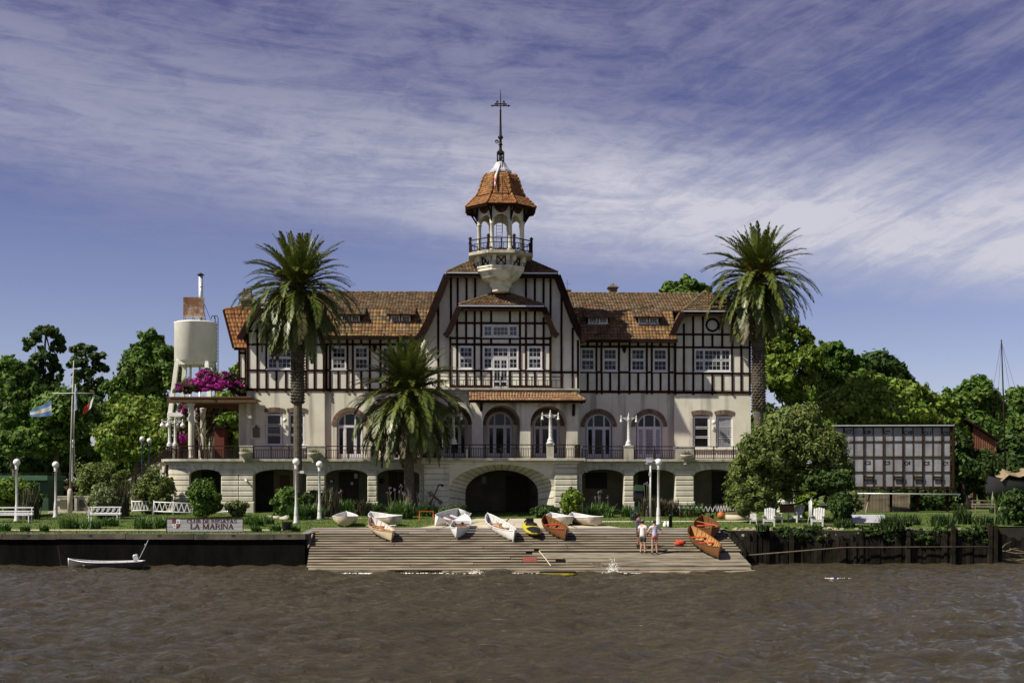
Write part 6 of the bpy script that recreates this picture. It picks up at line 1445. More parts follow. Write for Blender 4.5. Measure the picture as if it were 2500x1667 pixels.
def small_things():
    m_or = M('orange_paint', (.46,.10,.025), (.36,.08,.02), 6, .7)
    b = ground_hit(1041, 1272); t = thing('boat_rack', 'orange steel boat rack on the lawn before the palm clump', 'rack', b); w = .42
    for s in (-1,1): mb = MB(); mb.bar((s*w,0,0),(s*w,0,.62), .06, .06); mb.bar((s*w,-.25,.02),(s*w,.25,.02), .06, .05); mb.bar((s*w,-.22,.04),(s*w,0,.4), .04, .04); mb.obj('rack_leg', m_or, t)
    mb = MB(); mb.bar((-w,0,.60),(w,0,.60), .05, .05); mb.obj('crossbar', m_or, t)
    b = ground_hit(1675, 1263); t = thing('trestle', 'dark wooden trestle standing on the right lawn', 'trestle', b)
    for s in (-1,1):
        for e in (-1,1): mb = MB(); mb.bar((s*.30-.09,e*.22,0),(s*.30+.0,0,.48), .05, .05); mb.bar((s*.30+.1,e*.22,0),(s*.30,0,.48), .05, .05); mb.obj('trestle_leg', m_fascia, t)
    mb = MB(); mb.bar((-.42,0,.5),(.42,0,.5), .10, .07); mb.obj('top_rail', m_fascia, t); mb = MB(); mb.bar((-.36,-.15,.08),(.36,-.15,.08), .05, .05); mb.obj('stretcher', m_fascia, t)
    b = ground_hit(1760, 1267); mb = MB(); mb.sphere((0,0,.235), .235, 18, 12); mb.lathe([(.06,.44),(.06,.5),(.03,.52)], (0,0,0), 8); o = mb.obj('buoy', M('orange_buoy', (.44,.13,.035), (.36,.10,.03), 4, .6), smooth=True, loc=b); tag(o, 'round orange buoy lying against the low round planter', 'buoy')
    b = ground_hit(1803, 1268); t = thing('round_planter', 'low round masonry planter with a brick rim by the orange buoy', 'planter', b); r = .80
    mb = MB(); mb.lathe([(r,-.1),(r,.34),(r*.85,.34),(r*.85,.28),(.02,.28)], (0,0,0), 28); mb.obj('wall', m_path, t, True)
    for i in range(26): a = 6.283*i/26; mb = MB(); mb.box(-.09,.09,-.09,.09,.345,.41); q = mb.obj('brick', m_brick, t); q.location = (.73*math.cos(a), .73*math.sin(a), 0); q.rotation_euler = (0,0,a)
    for px, lab in ((1637,'black mooring bollard beside the white jugs'), (1738,'black mooring bollard behind the two brown boats')):
        b = ground_hit(px, 1287); mb = MB(); mb.lathe([(.10,-.1),(.10,.62),(.115,.63),(.115,.68),(.09,.72)], (0,0,0), 12); o = mb.obj('bollard', m_black, smooth=True, loc=b); tag(o, lab, 'bollard', 'black bollards at the slipway top')
    for px, lab in ((1624,'white plastic jug left of the pair by the black bollard'), (1632,'white plastic jug touching the black bollard')):
        b = ground_hit(px, 1286); mb = MB(); mb.lathe([(.11,0),(.13,.04),(.13,.20),(.05,.28),(.05,.33),(.03,.33)], (0,0,0), 12); mb.tube([(.04,0,.29),(.13,0,.26),(.13,0,.18)], .018, 6); o = mb.obj('plastic_jug', m_white, smooth=True, loc=b); tag(o, lab, 'jug', 'white jugs at the slipway top')
    b = ground_hit(1548, 1273); t = thing('wire_bin', 'green wire litter bin with a dark bag near the sign post', 'bin', b); mb = MB()
    for i in range(16): a = 6.283*i/16; mb.bar((.22*math.cos(a),.22*math.sin(a),.06),(.26*math.cos(a),.26*math.sin(a),.88), .018, .018)
    for z in (.08,.35,.62,.88): mb.tube([((.22+.04*z)*math.cos(6.283*i/16),(.22+.04*z)*math.sin(6.283*i/16),z) for i in range(17)], .012, 5)
    mb.obj('wire_basket', m_pgreen, t); mb = MB(); mb.lathe([(.18,.05),(.21,.2),(.22,.42),(.15,.5)], (0,0,0), 12); mb.obj('bag', m_black, t, True); mb = MB(); mb.tube([(.26,-.05,-.1),(.26,-.05,.95)], .03, 8); mb.obj('post', m_pgreen, t)
    b = ground_hit(1560, 1266); t = thing('hooded_sign', 'dark green hooded sign box on a post behind the people', 'sign', b); h = 1.75
    mb = MB(); mb.box(-.045,.045,-.045,.045,-.1,h+.3); mb.obj('post', m_pgreen, t); mb = MB(); mb.prism([(-.32,h),(.28,h),(.32,h+.34),(-.18,h+.38),(-.30,h+.2)], -.2, .2); mb.obj('hood', m_pgreen, t); mb = MB(); mb.box(-.28,.22,-.12,.12,h-.5,h-.004); mb.obj('box', m_black, t)
    c = P(1362, 1397, 58.4); t = thing('paddle_board', 'dark board with a yellow edge half awash at the slipway foot', 'board', (c.x, 58.35, .02)); mb = MB(); n = 16
    pts = [(math.copysign(abs(math.cos(6.283*i/n))**.6, math.cos(6.283*i/n))*.88, math.copysign(abs(math.sin(6.283*i/n))**.7, math.sin(6.283*i/n))*.36) for i in range(n)]; mb.prism(pts, .06, .12, 'z'); mb.obj('deck', m_black, t); mb = MB(); mb.prism([(x*1.01, y*1.02) for x, y in pts], -.03, .058, 'z'); mb.obj('rail', M('yellow_rail', (.55,.45,.03), None, rough=.5), t)
    a, e = ramp_hit(1316, 1347), ramp_hit(1345, 1385); mb = MB(); mb.tube([a+Vector((0,0,.06)), lerp(a,e,.5)+Vector((0,0,.10)), e+Vector((0,0,.08))], .022, 6); o = mb.obj('mooring_rope', M('rope', (.55,.48,.33), None, rough=.9)); tag(o, 'pale rope running down the planks to the board', 'rope')
    b = ramp_hit(1660, 1335); rg = random.Random(4); mb = MB(); t = thing('red_bag', 'crumpled orange-red bag left on the slipway planks', 'bag', b+Vector((0,0,.05)))
    mb.sphere((0,0,.15), .26, 14, 10, (1,.7,.62)); 
    for i in range(len(mb.v)): x,y,z = mb.v[i]; f = 1+.16*math.sin(x*23+z*17)+.12*math.sin(y*31-x*9); mb.v[i] = (x*f, y*f, max(.0, z*f))
    mb.obj('bag_body', m_red, t, True); mb = MB(); mb.tube([(-.1,-.12,.25),(-.05,-.2,.12),(.03,-.21,.05)], .015, 5); mb.obj('strap', m_black, t)
    a = ramp_hit(752, 1340); mb = MB(); mb.bar(a+Vector((0,0,.08)), ramp_hit(763,1320)+Vector((0,0,.35)), .07, .07); o = mb.obj('timber_prop', m_oldwood); tag(o, 'short timber prop leaning at the left slipway edge', 'timber')
small_things()
def hut_left():
    Y = 88.0; k = Y/F; b = Vector(((75-CX)*k, Y, gz(Y))); t = thing('green_kiosk', 'low dark green kiosk behind the left lamps', 'kiosk', b); Z = lambda py: P(0,py,Y).z-b.z; X = lambda px: (px-75)*k
    mb = MB(); mb.box(X(-40), X(118), 0, 3, -.1, Z(1172)); mb.obj('wall', m_pgreen, t); mb = MB(); mb.box(X(-45), X(122), -.5, 3.2, Z(1172)+.002, Z(1160)); mb.obj('roof', M('green_roof', (.05,.12,.07), (.04,.10,.06), 3, .7), t)
    for x0, x1 in ((86,98),(60,76)):
        mb = MB(); mb.box(X(x0), X(x1), -.05, .02, Z(1216), Z(1178)); w = mb.obj('window', m_conc, t)
        for y0, y1 in ((1180,1192),(1195,1213)): mb = MB(); mb.box(X(x0+2), X(x1-2), -.062, -.052, Z(y1), Z(y0)); mb.obj('pane', m_glass, w)
    f = thing('iron_fence', 'thin dark iron fence running behind the left garden', 'fence', ((-1250+165)*91/F, 91, gz(91))); 
    for z in (1.4, 2.1, 2.7): mb = MB(); mb.bar((-7,0,z),(6,0,z), .03, .03); mb.obj('rail', m_iron, f)
    for i in range(12): x = -7+i*13/11; mb = MB(); mb.bar((x,0,-.1),(x,0,2.75), .05, .05); mb.obj('post', m_iron, f)
hut_left()

# ------------------------------------------------------------------ shrubs and clumps
m_varieg = leaf_mat('variegated_leaves', (.24,.27,.12), (.14,.19,.06), isl=.5)
SB = 'garden bushes before the clubhouse'; AG = 'agapanthus clumps in the beds'
shrub('bush', 'round green bush above the club sign', 'bush', 499, 1264, 84, 92, 9000, .13, m_leaf_m, 101)
shrub('bush', 'pale variegated bush left of the zigzag truss', 'bush', 256, 1266, 76, 86, 8000, .10, m_varieg, 102)
shrub('bush', 'brownish-green bush against the rounded terrace end', 'bush', 372, 1238, 108, 112, 10000, .12, m_leaf_o, 103, Y=82)
shrub('bush', 'broad olive-green bush right of the flagpole', 'bush', 240, 1238, 140, 125, 13000, .13, m_leaf_o, 104, Y=86)
shrub('bush', 'bright green bush at the left edge behind the bench', 'bush', 15, 1262, 110, 96, 9000, .14, m_leaf_b, 105, Y=78)
shrub('bush', 'green bush right of the leftmost lamp', 'bush', 62, 1262, 75, 85, 7000, .14, m_leaf_m, 106, Y=80)
shrub('bush', 'leafy green shrub at the foot of the tall left palm', 'bush', 697, 1252, 78, 78, 6500, .14, m_leaf_m, 107, Y=77)
shrub('bush', 'dark shrub right of the tall left palm trunk', 'bush', 762, 1250, 62, 66, 5000, .13, m_leaf_d, 108, Y=79)
shrub('hydrangea', 'hydrangea with greenish-pink heads by the left pier', 'bush', 577, 1254, 56, 40, 3500, .13, m_varieg, 109, Y=79)
shrub('bush', 'bright rounded bush right of the boathouse arch', 'bush', 1395, 1254, 60, 74, 7000, .12, m_leaf_b, 110, Y=77.5)
shrub('bush', 'dark low bush at the right foot of the boathouse arch', 'bush', 1335, 1256, 80, 32, 4500, .13, m_leaf_d, 111, Y=77.5)
shrub('bush', 'dark low bush behind the big white boat', 'bush', 1112, 1256, 74, 34, 4500, .13, m_leaf_d, 112, Y=76.5)
shrub('bush', 'yellow-green bush between the adirondack chairs', 'bush', 1968, 1262, 60, 66, 5000, .12, m_leaf_b, 113, Y=77)
for i, (x, y, w, h, n, st, mat, lab) in enumerate((
    (728,1268,70,42,330,0,m_agap,'strap-leaved clump on stones below the tall palm'), (768,1266,58,40,300,0,m_agap,'strap-leaved clump left of the second globe lamp'),
    (820,1252,60,36,280,3,m_agap,'agapanthus clump under the left arcade railing'), (850,1252,56,36,260,2,m_agap,'agapanthus clump before the double door'),
    (885,1254,60,38,260,0,m_flax,'reddish-brown strap clump before the left arcade pier'), (910,1252,44,32,200,0,m_agap,'small strap clump right of the reddish one'),
    (978,1266,84,46,420,8,m_agap,'big agapanthus clump in front of the short palm'), (1045,1258,70,34,300,6,m_agap,'agapanthus clump behind the orange rack'),
    (1466,1256,90,36,380,5,m_agap,'agapanthus clump below the right arcade window'), (1532,1256,44,30,220,0,m_agap,'strap clump beside the green wire bin'),
    (1590,1258,70,48,330,5,m_flax,'reddish strap clump behind the right globe lamp'), (1636,1258,60,40,280,0,m_flax,'brownish strap clump left of the dark truss'),
    (1690,1258,80,32,330,0,m_agap,'strap clump under the dark zigzag truss'),
    (170,1290,62,30,260,0,m_agap,'low strap clump left of the ornate bench'), (222,1291,66,26,240,0,m_agap,'low strap clump below the ornate bench'), (268,1284,60,24,220,0,m_agap,'low strap clump at the right bench leg'),
    (350,1291,60,32,280,0,m_agap,'strap clump just left of the club sign'), (395,1288,46,28,220,0,m_agap,'strap clump at the left end of the club sign'),
    (628,1284,46,28,220,0,m_agap,'strap clump right of the club sign, nearer the building'), (610,1281,40,24,200,0,m_agap,'strap clump at the right end of the club sign'), (652,1279,46,22,200,0,m_agap,'strap clump right of two behind the quay'),
    (672,1296,40,18,160,0,m_agap,'tuft left of the litter bin'), (722,1297,30,16,130,0,m_agap,'tuft right of the litter bin'), (12,1296,36,20,180,0,m_agap,'tuft at the far left quay edge'), (62,1297,30,16,140,0,m_agap,'tuft below the left bench'), (108,1297,28,18,140,0,m_agap,'tuft between the two benches'), (625,1298,36,18,150,0,m_agap,'tuft right of the sign by the quay'))):
    clump('strap_leaf_clump', lab, 'plant', x, y, w, h, n, mat, 200+i, group='strap-leaved clumps in the garden', stalks=st, stiff=.14 if mat is m_agap else .45)
for i, (x, y, w, h, lab, Y) in enumerate(((290,1264,74,82,'dark spiky flax clump beside the variegated bush',79), (72,1264,66,70,'dark spiky flax clump at the foot of the leftmost lamp',76), (800,1254,86,66,'dark spiky flax clump right of the second globe lamp',78.5))):
    clump('flax_clump', lab, 'plant', x, y, w, h, 150, m_flax, 300+i, group='spiky flax clumps', stiff=.72, bw=.045, Y=Y)
def stones():
    rg = random.Random(9)
    for i, (x, y, s) in enumerate(((678,1266,.3),(700,1268,.36),(722,1268,.22),(742,1267,.34),(660,1264,.2))):
        b = ground_hit(x, y); mb = MB(); mb.sphere((0,0,.06), s, 9, 6, (1.2,.8,.5))
        for j in range(len(mb.v)): p = mb.v[j]; f = 1+.18*math.sin(p[0]*13+i)+.14*math.sin(p[1]*17+p[2]*11); mb.v[j] = (p[0]*f, p[1]*f, max(-.05, p[2]*f))
        o = mb.obj('edging_stone', m_conc, loc=b, smooth=True); tag(o, ('leftmost','second','third','fourth','fifth')[[4,0,1,2,3].index(i)]+' from the left of the stones edging the tall palm bed', 'stone', 'stones edging the palm bed')
stones()
# ------------------------------------------------------------------ boats
SLOPE = math.atan2(1.80, 9.0)
m_cream = M('cream_boat_paint', (.62,.54,.38), (.52,.44,.30), 3, .45); m_grime = M('grimy_boat_paint', (.50,.46,.38), (.30,.25,.18), 2.5, .6, lo=.4, hi=.7)
m_inw = M('white_inner_paint', (.58,.58,.57), (.48,.47,.45), 4, .5); m_wdark = M('dark_varnish', (.11,.045,.018), (.17,.07,.025), 6, .4)
def boat(label, A, B, beam, depth, out, inn, trim, transom=None, roll=0.0, thw=3, ribs=9, name='rowing_boat', up=0.0, group='rowing boats drawn up on the slipway', length=None, foredeck=False, frame=None, ribm=None, seatm=None, pitch=None, floor=None, bilge=True):
    """A: lower/front end, B: far end (photo pixels on the ground, or world points)"""
    a = A if isinstance(A, Vector) else ramp_hit(*A); b = B if isinstance(B, Vector) else ramp_hit(*B)
    d = a-b
    if length: b = a-d.normalized()*length; d = a-b
    Lg = d.length; yaw = math.atan2(d.y, d.x); pt = -math.asin(max(-1, min(1, d.z/Lg))) if pitch is None else pitch
    t = thing(name, label, 'boat', b+Vector((0,0,up+.05)), 0, group); t.rotation_euler = (Matrix.Rotation(yaw,3,'Z') @ Matrix.Rotation(pt,3,'Y') @ Matrix.Rotation(roll,3,'X')).to_euler()
    NS, NJ = 19, 7
    def half(s):                                        # s 0 (B end) .. 1 (A end)
        x = 2*s-1
        e0 = 1.0 if transom != 'B' else .0; e1 = 1.0 if transom != 'A' else .0
        if x < 0: v = 1-(abs(x)**2.2)*(1.0 if e0 else .42)
        else: v = 1-(abs(x)**2.2)*(1.0 if e1 else .42)
        return max(.012, beam/2*v**.8)
    def sheer(s): x = 2*s-1; return depth*(1+(.42*x*x if (x > 0 and transom != 'A') or (x < 0 and transom != 'B') else .10*x*x))
    def keel(s):
        x = abs(2*s-1); end = (2*s-1 > 0 and transom != 'A') or (2*s-1 < 0 and transom != 'B')
        return depth*(.55*max(0, x-.72)**1.6*3.2 if end else .06*x)
    def sect(s, off):
        h, zs, zk = max(.004, half(s)-off), sheer(s), keel(s)+off; pts = []
        for j in range(NJ):
            f = j/(NJ-1)*math.pi/2; pts.append((h*math.sin(f)**.72, zk+(zs-zk)*(1-math.cos(f))**.92))
        return pts
    def shell(off, s0=0, s1=1):
        mb = MB(); grid = []
        for i in range(NS):
            s = s0+(s1-s0)*i/(NS-1); p = sect(s, off); row = [(s*Lg, -y, z) for y, z in reversed(p)] + [(s*Lg, y, z) for y, z in p[1:]]
            grid.append(range(len(mb.v), len(mb.v)+len(row))); mb.v += row
        w = len(grid[0])
        for i in range(NS-1):
            for j in range(w-1): mb.f.append((grid[i][j], grid[i][j+1], grid[i+1][j+1], grid[i+1][j]))
        for e, tr in ((0,'B'),(NS-1,'A')):
            if transom == tr: mb.f.append(tuple(grid[e]))
        return mb
    h = shell(0); hull = h.obj('hull', out, t, True, fix=False)
    n = shell(.03, .012, .988); n.obj('lining', inn, t, True, fix=False)
    g = MB()
    for sd in (-1, 1): g.tube([(i/24*Lg, sd*half(i/24), sheer(i/24)) for i in range(25)], .024, 6)
    g.obj('gunwale', trim, t, True)
    k = MB(); k.tube([(i/16*Lg, 0, keel(i/16)-.01) for i in range(17)], .028, 6)
    if transom != 'A': k.tube([(Lg,0,keel(1)),(Lg*1.004,0,sheer(1)+.05)], .03, 6)
    if transom != 'B': k.tube([(0,0,keel(0)),(-Lg*.004,0,sheer(0)+.05)], .03, 6)
    k.obj('keel', trim, t, True)
    for i in range(ribs):
        s = .10+.80*i/(ribs-1); p = sect(s, .038); r = MB(); r.tube([(s*Lg, -y, z) for y, z in reversed(p)]+[(s*Lg, y, z) for y, z in p[1:]], .017, 5); r.obj('rib', ribm or trim, t)
    for i in range(thw):
        s = (.28+.46*i/max(1, thw-1)) if thw > 1 else .5; w = half(s)*.9; r = MB(); z = keel(s)+(sheer(s)-keel(s))*.62; r.box(s*Lg-.12, s*Lg+.12, -w, w, z-.02, z+.02); r.obj('thwart', seatm or trim, t)
    r = MB(); fl = MB()
    for y in (-.22, -.11, 0, .11, .22): fl.box(.2*Lg, .8*Lg, y*beam-.045, y*beam+.045, keel(.5)+depth*.17, keel(.5)+depth*.17+.02)
    o = fl.obj('floorboards', floor or trim, t); 
    if foredeck:
        m = MB(); s0, s1 = (.0, .30); n_ = 8
        for i in range(n_):
            sa, sb = lerp(s0,s1,i/n_), lerp(s0,s1,(i+1)/n_); m.face([(sa*Lg,-half(sa),sheer(sa)),(sa*Lg,half(sa),sheer(sa)),(sb*Lg,half(sb),sheer(sb)+.0),(sb*Lg,-half(sb),sheer(sb))])
        m.face([(s1*Lg,-half(s1),sheer(s1)),(s1*Lg,half(s1),sheer(s1)),(s1*Lg,half(s1)*.6,sheer(s1)-.35),(s1*Lg,-half(s1)*.6,sheer(s1)-.35)])
        dk = m.obj('foredeck', out, t, fix=False)
        m = MB(); m.lathe([(.085,-.012),(.085,.012)], (0,0,0), 14); q = m.obj('hatch', m_black, t); q.location = (s1*Lg+.015, 0, sheer(s1)-.15); q.rotation_euler = (0, R(90), 0)
    if frame:                                            # sliding seat and stretcher frame
        f = MB()
        for y in (-.2, .2): f.bar((.34*Lg, y, depth*.62), (.70*Lg, y, depth*.62), .05, .06)
        for s in (.36, .46, .58, .68): f.bar((s*Lg, -.2, depth*.62), (s*Lg, .2, depth*.62), .07, .04)
        f.box(.48*Lg, .56*Lg, -.17, .17, depth*.66, depth*.72); f.obj('seat_frame', frame, t)
        f = MB()
        for sd in (-1, 1): f.tube([(.42*Lg, sd*half(.42), sheer(.42)), (.50*Lg, sd*(half(.5)+.28), sheer(.5)+.10), (.58*Lg, sd*half(.58), sheer(.58))], .018, 6)
        f.obj('outrigger', m_zinc, t)
    t['Lg'] = Lg; return t
def oar(label, b, s0, s1, y0, y1, z, mat=None):          # an oar lying inside boat b
    Lg = b['Lg']; M_ = Matrix.LocRotScale(b.location, b.rotation_euler, None); p, q = M_ @ Vector((s0*Lg, y0, z)), M_ @ Vector((s1*Lg, y1, z+.08)); d = q-p
    t = thing('oar', label, 'oar', p); mb = MB(); mb.tube([(0,0,0), d*.8], [.024,.018], 6); mb.obj('shaft', mat or m_wood_l, t, True)
    mb = MB(); mb.bar(d*.78, d, .13, .015); mb.obj('blade', mat or m_wood_l, t)
b1 = boat('cream varnished rowing boat pointing its bow at the river, leftmost on the planks', (956,1326), (905,1289), 1.10, .42, m_cream, m_inw, m_wood_l, frame=m_wood_l, floor=m_wood_l, seatm=m_wood_l)
oar('long oar lying in the cream varnished boat', b1, .15, .8, -.2, .15, .36)
b2 = boat('white boat with a dark hatch in its foredeck, left of the centre line', (1115,1320), (1135,1284), 1.08, .46, m_boatw, m_inw, m_white, foredeck=True, seatm=m_wood, floor=m_wood_l, thw=4, frame=m_wood)
b3 = boat('long white boat with a wooden seat frame at the middle of the slipway', (1254,1326), (1190,1281), 1.15, .44, m_boatw, m_inw, m_white, frame=m_wood_l, floor=m_wood, seatm=m_wood_l, ribm=m_zinc)
oar('oar lying in the long white boat', b3, .2, .9, .2, -.1, .36)
b4 = boat('brown varnished rowing boat with red cushions right of the kayak', (1380,1323), (1330,1286), 1.15, .44, m_wood, m_wood, m_wdark, seatm=m_red, ribs=11)
b5 = boat('brown varnished rowing boat nearest the water at the right', (1754,1368), (1684,1313), 1.20, .46, m_wood, m_wood_l, m_wdark, seatm=m_red, ribs=11)
oar('oar lying in the lower brown boat', b5, .25, .9, .1, -.15, .38)
b6 = boat('broad brown rowing boat with red cushions seen end-on near the bollard', (1737,1322), (1716,1290), 1.38, .50, m_wood, m_wood, m_wdark, seatm=m_red, ribs=11, roll=.06)
oar('oar laid across the broad end-on brown boat', b6, .15, .75, -.45, .5, .52)
GW = 'white dinghies on the lawn'
def lawn_boat(label, px, py, yaw, length, beam, depth, roll, out=m_grime, inn=m_inw, pitch=0.0, up=0.0, transom='A', trim=m_white):
    a = ground_hit(px, py); d = Vector((math.cos(yaw), math.sin(yaw), 0)); return boat(label, a, a-d*length, beam, depth, out, inn, trim, transom=transom, roll=roll, up=up, group=GW, pitch=pitch, ribs=7, thw=3)
lawn_boat('cream dinghy showing its transom at the left top corner of the slipway', 841, 1287, R(-84), 3.4, 1.45, .52, 0, out=m_cream)
lawn_boat('white dinghy behind the cream varnished boat', 968, 1285, R(-58), 3.2, 1.30, .50, .10)
b7 = lawn_boat('large white boat with red trim propped up on the lawn left of the arch', 1060, 1284, R(-113), 3.7, 1.35, .58, -.34, out=m_boatw, inn=m_inw, pitch=R(7), up=.15, trim=m_white, transom='B')
oar('red-bladed oar in the large white boat', b7, .2, .9, .35, .45, .6, m_red)
lawn_boat('left of two white dinghies right of the slipway top', 1384, 1284, R(-74), 2.9, 1.32, .45, .05)
lawn_boat('right of two white dinghies right of the slipway top', 1456, 1285, R(-68), 3.2, 1.38, .46, .03)
def kayak():
    a, b = ramp_hit(1310, 1322), ramp_hit(1287, 1286); d = a-b; Lg = d.length; yaw = math.atan2(d.y, d.x); t = thing('kayak', 'yellow and black kayak between the white and brown boats', 'kayak', b+Vector((0,0,.08)))
    t.rotation_euler = (Matrix.Rotation(yaw,3,'Z') @ Matrix.Rotation(math.asin(-d.z/Lg),3,'Y')).to_euler(); m_y = M('yellow_plastic', (.50,.43,.03), (.38,.33,.03), 5, .4); n = 14
    def hull(z0, z1, w, top, s0=0, s1=1):
        mb = MB(); m = 12
        for i in range(n+1):
            s = lerp(s0, s1, i/n); x = 2*s-1; hw = w*max(.02, (1-abs(x)**2.6))**.7; up_ = .16*x*x
            for j in range(m): f = 2*math.pi*j/m; mb.v.append((s*Lg, hw*math.cos(f), (z0+z1)/2+(z1-z0)/2*math.sin(f)*(max(.1, 1-abs(x)**3))+up_))
        for i in range(n):
            for j in range(m): mb.f.append((i*m+j, i*m+(j+1)%m, (i+1)*m+(j+1)%m, (i+1)*m+j))
        mb.f.append(tuple(range(m))); mb.f.append(tuple(n*m+j for j in range(m))); return mb
    hull(0, .40, .46, True).obj('hull', m_y, t, True); hull(.03, .425, .42, True, .60, .985).obj('bow_deck', m_black, t, True); hull(.03, .425, .40, True, .015, .26).obj('stern_deck', m_black, t, True)
    mb = MB(); mb.lathe([(.30,.0),(.34,.06),(.30,.10),(.24,.06)], (Lg*.42,0,.36), 16); o = mb.obj('cockpit_rim', m_black, t, True); mb = MB(); mb.lathe([(.26,.0),(.05,-.06)], (Lg*.42,0,.40), 14); mb.obj('cockpit', m_dark, t)
    mb = MB(); mb.box(Lg*.25, Lg*.30, -.2, .2, .36, .62); mb.obj('seat_back', m_black, t)
kayak()
def skiff():
    Y = 62.0; a = P(168, 1386, Y); c = P(347, 1386, Y); a.z = c.z = -.16
    m_alu = M('aluminium_hull', (.085,.080,.068), (.055,.05,.042), 3, .6); t = boat('grey motor skiff moored under the quay wall', Vector((a.x,Y,-.12)), Vector((c.x,Y+.2,-.12)), 1.35, .40, m_alu, m_inw, m_zinc, transom='B', name='motor_skiff', group=None, ribs=6, thw=3, pitch=0)
    mb = MB(); mb.box(-.20,.04,-.12,.12,.46,.74); mb.lathe([(.14,.74),(.09,.80)], (-.08,0,0), 8); mb.box(-.10,.02,-.06,.06,.0,.46); mb.xform(Matrix.Translation((.25,0,0)) @ Matrix.Rotation(R(18),4,'Y')); mb.obj('outboard_motor', m_zinc, t)
    mb = MB(); mb.tube([(.12,.3,.6),(-.10,.3,1.05),(-.32,.3,1.52)], .018, 6); s = mb.obj('staff', m_zinc, t); mb = MB(); mb.prism([(-.18,1.18),(-.30,1.48),(-.20,1.30),(-.12,1.34)], .29, .31); mb.obj('pennant', m_zinc, s)
    mb = MB(); lettering('LB', .18, .30, .09, .2, -.62, mb)
    p = Vector((a.x, Y, .15)); mb = MB(); mb.tube([p, p+Vector((-.35,.3,-.12)), p+Vector((-.7,.8,.0)), p+Vector((-1.2,1.75,.9))], .015, 5); o = mb.obj('mooring_line', m_iron); tag(o, 'thin mooring line from the skiff bow to the quay', 'rope')
skiff()

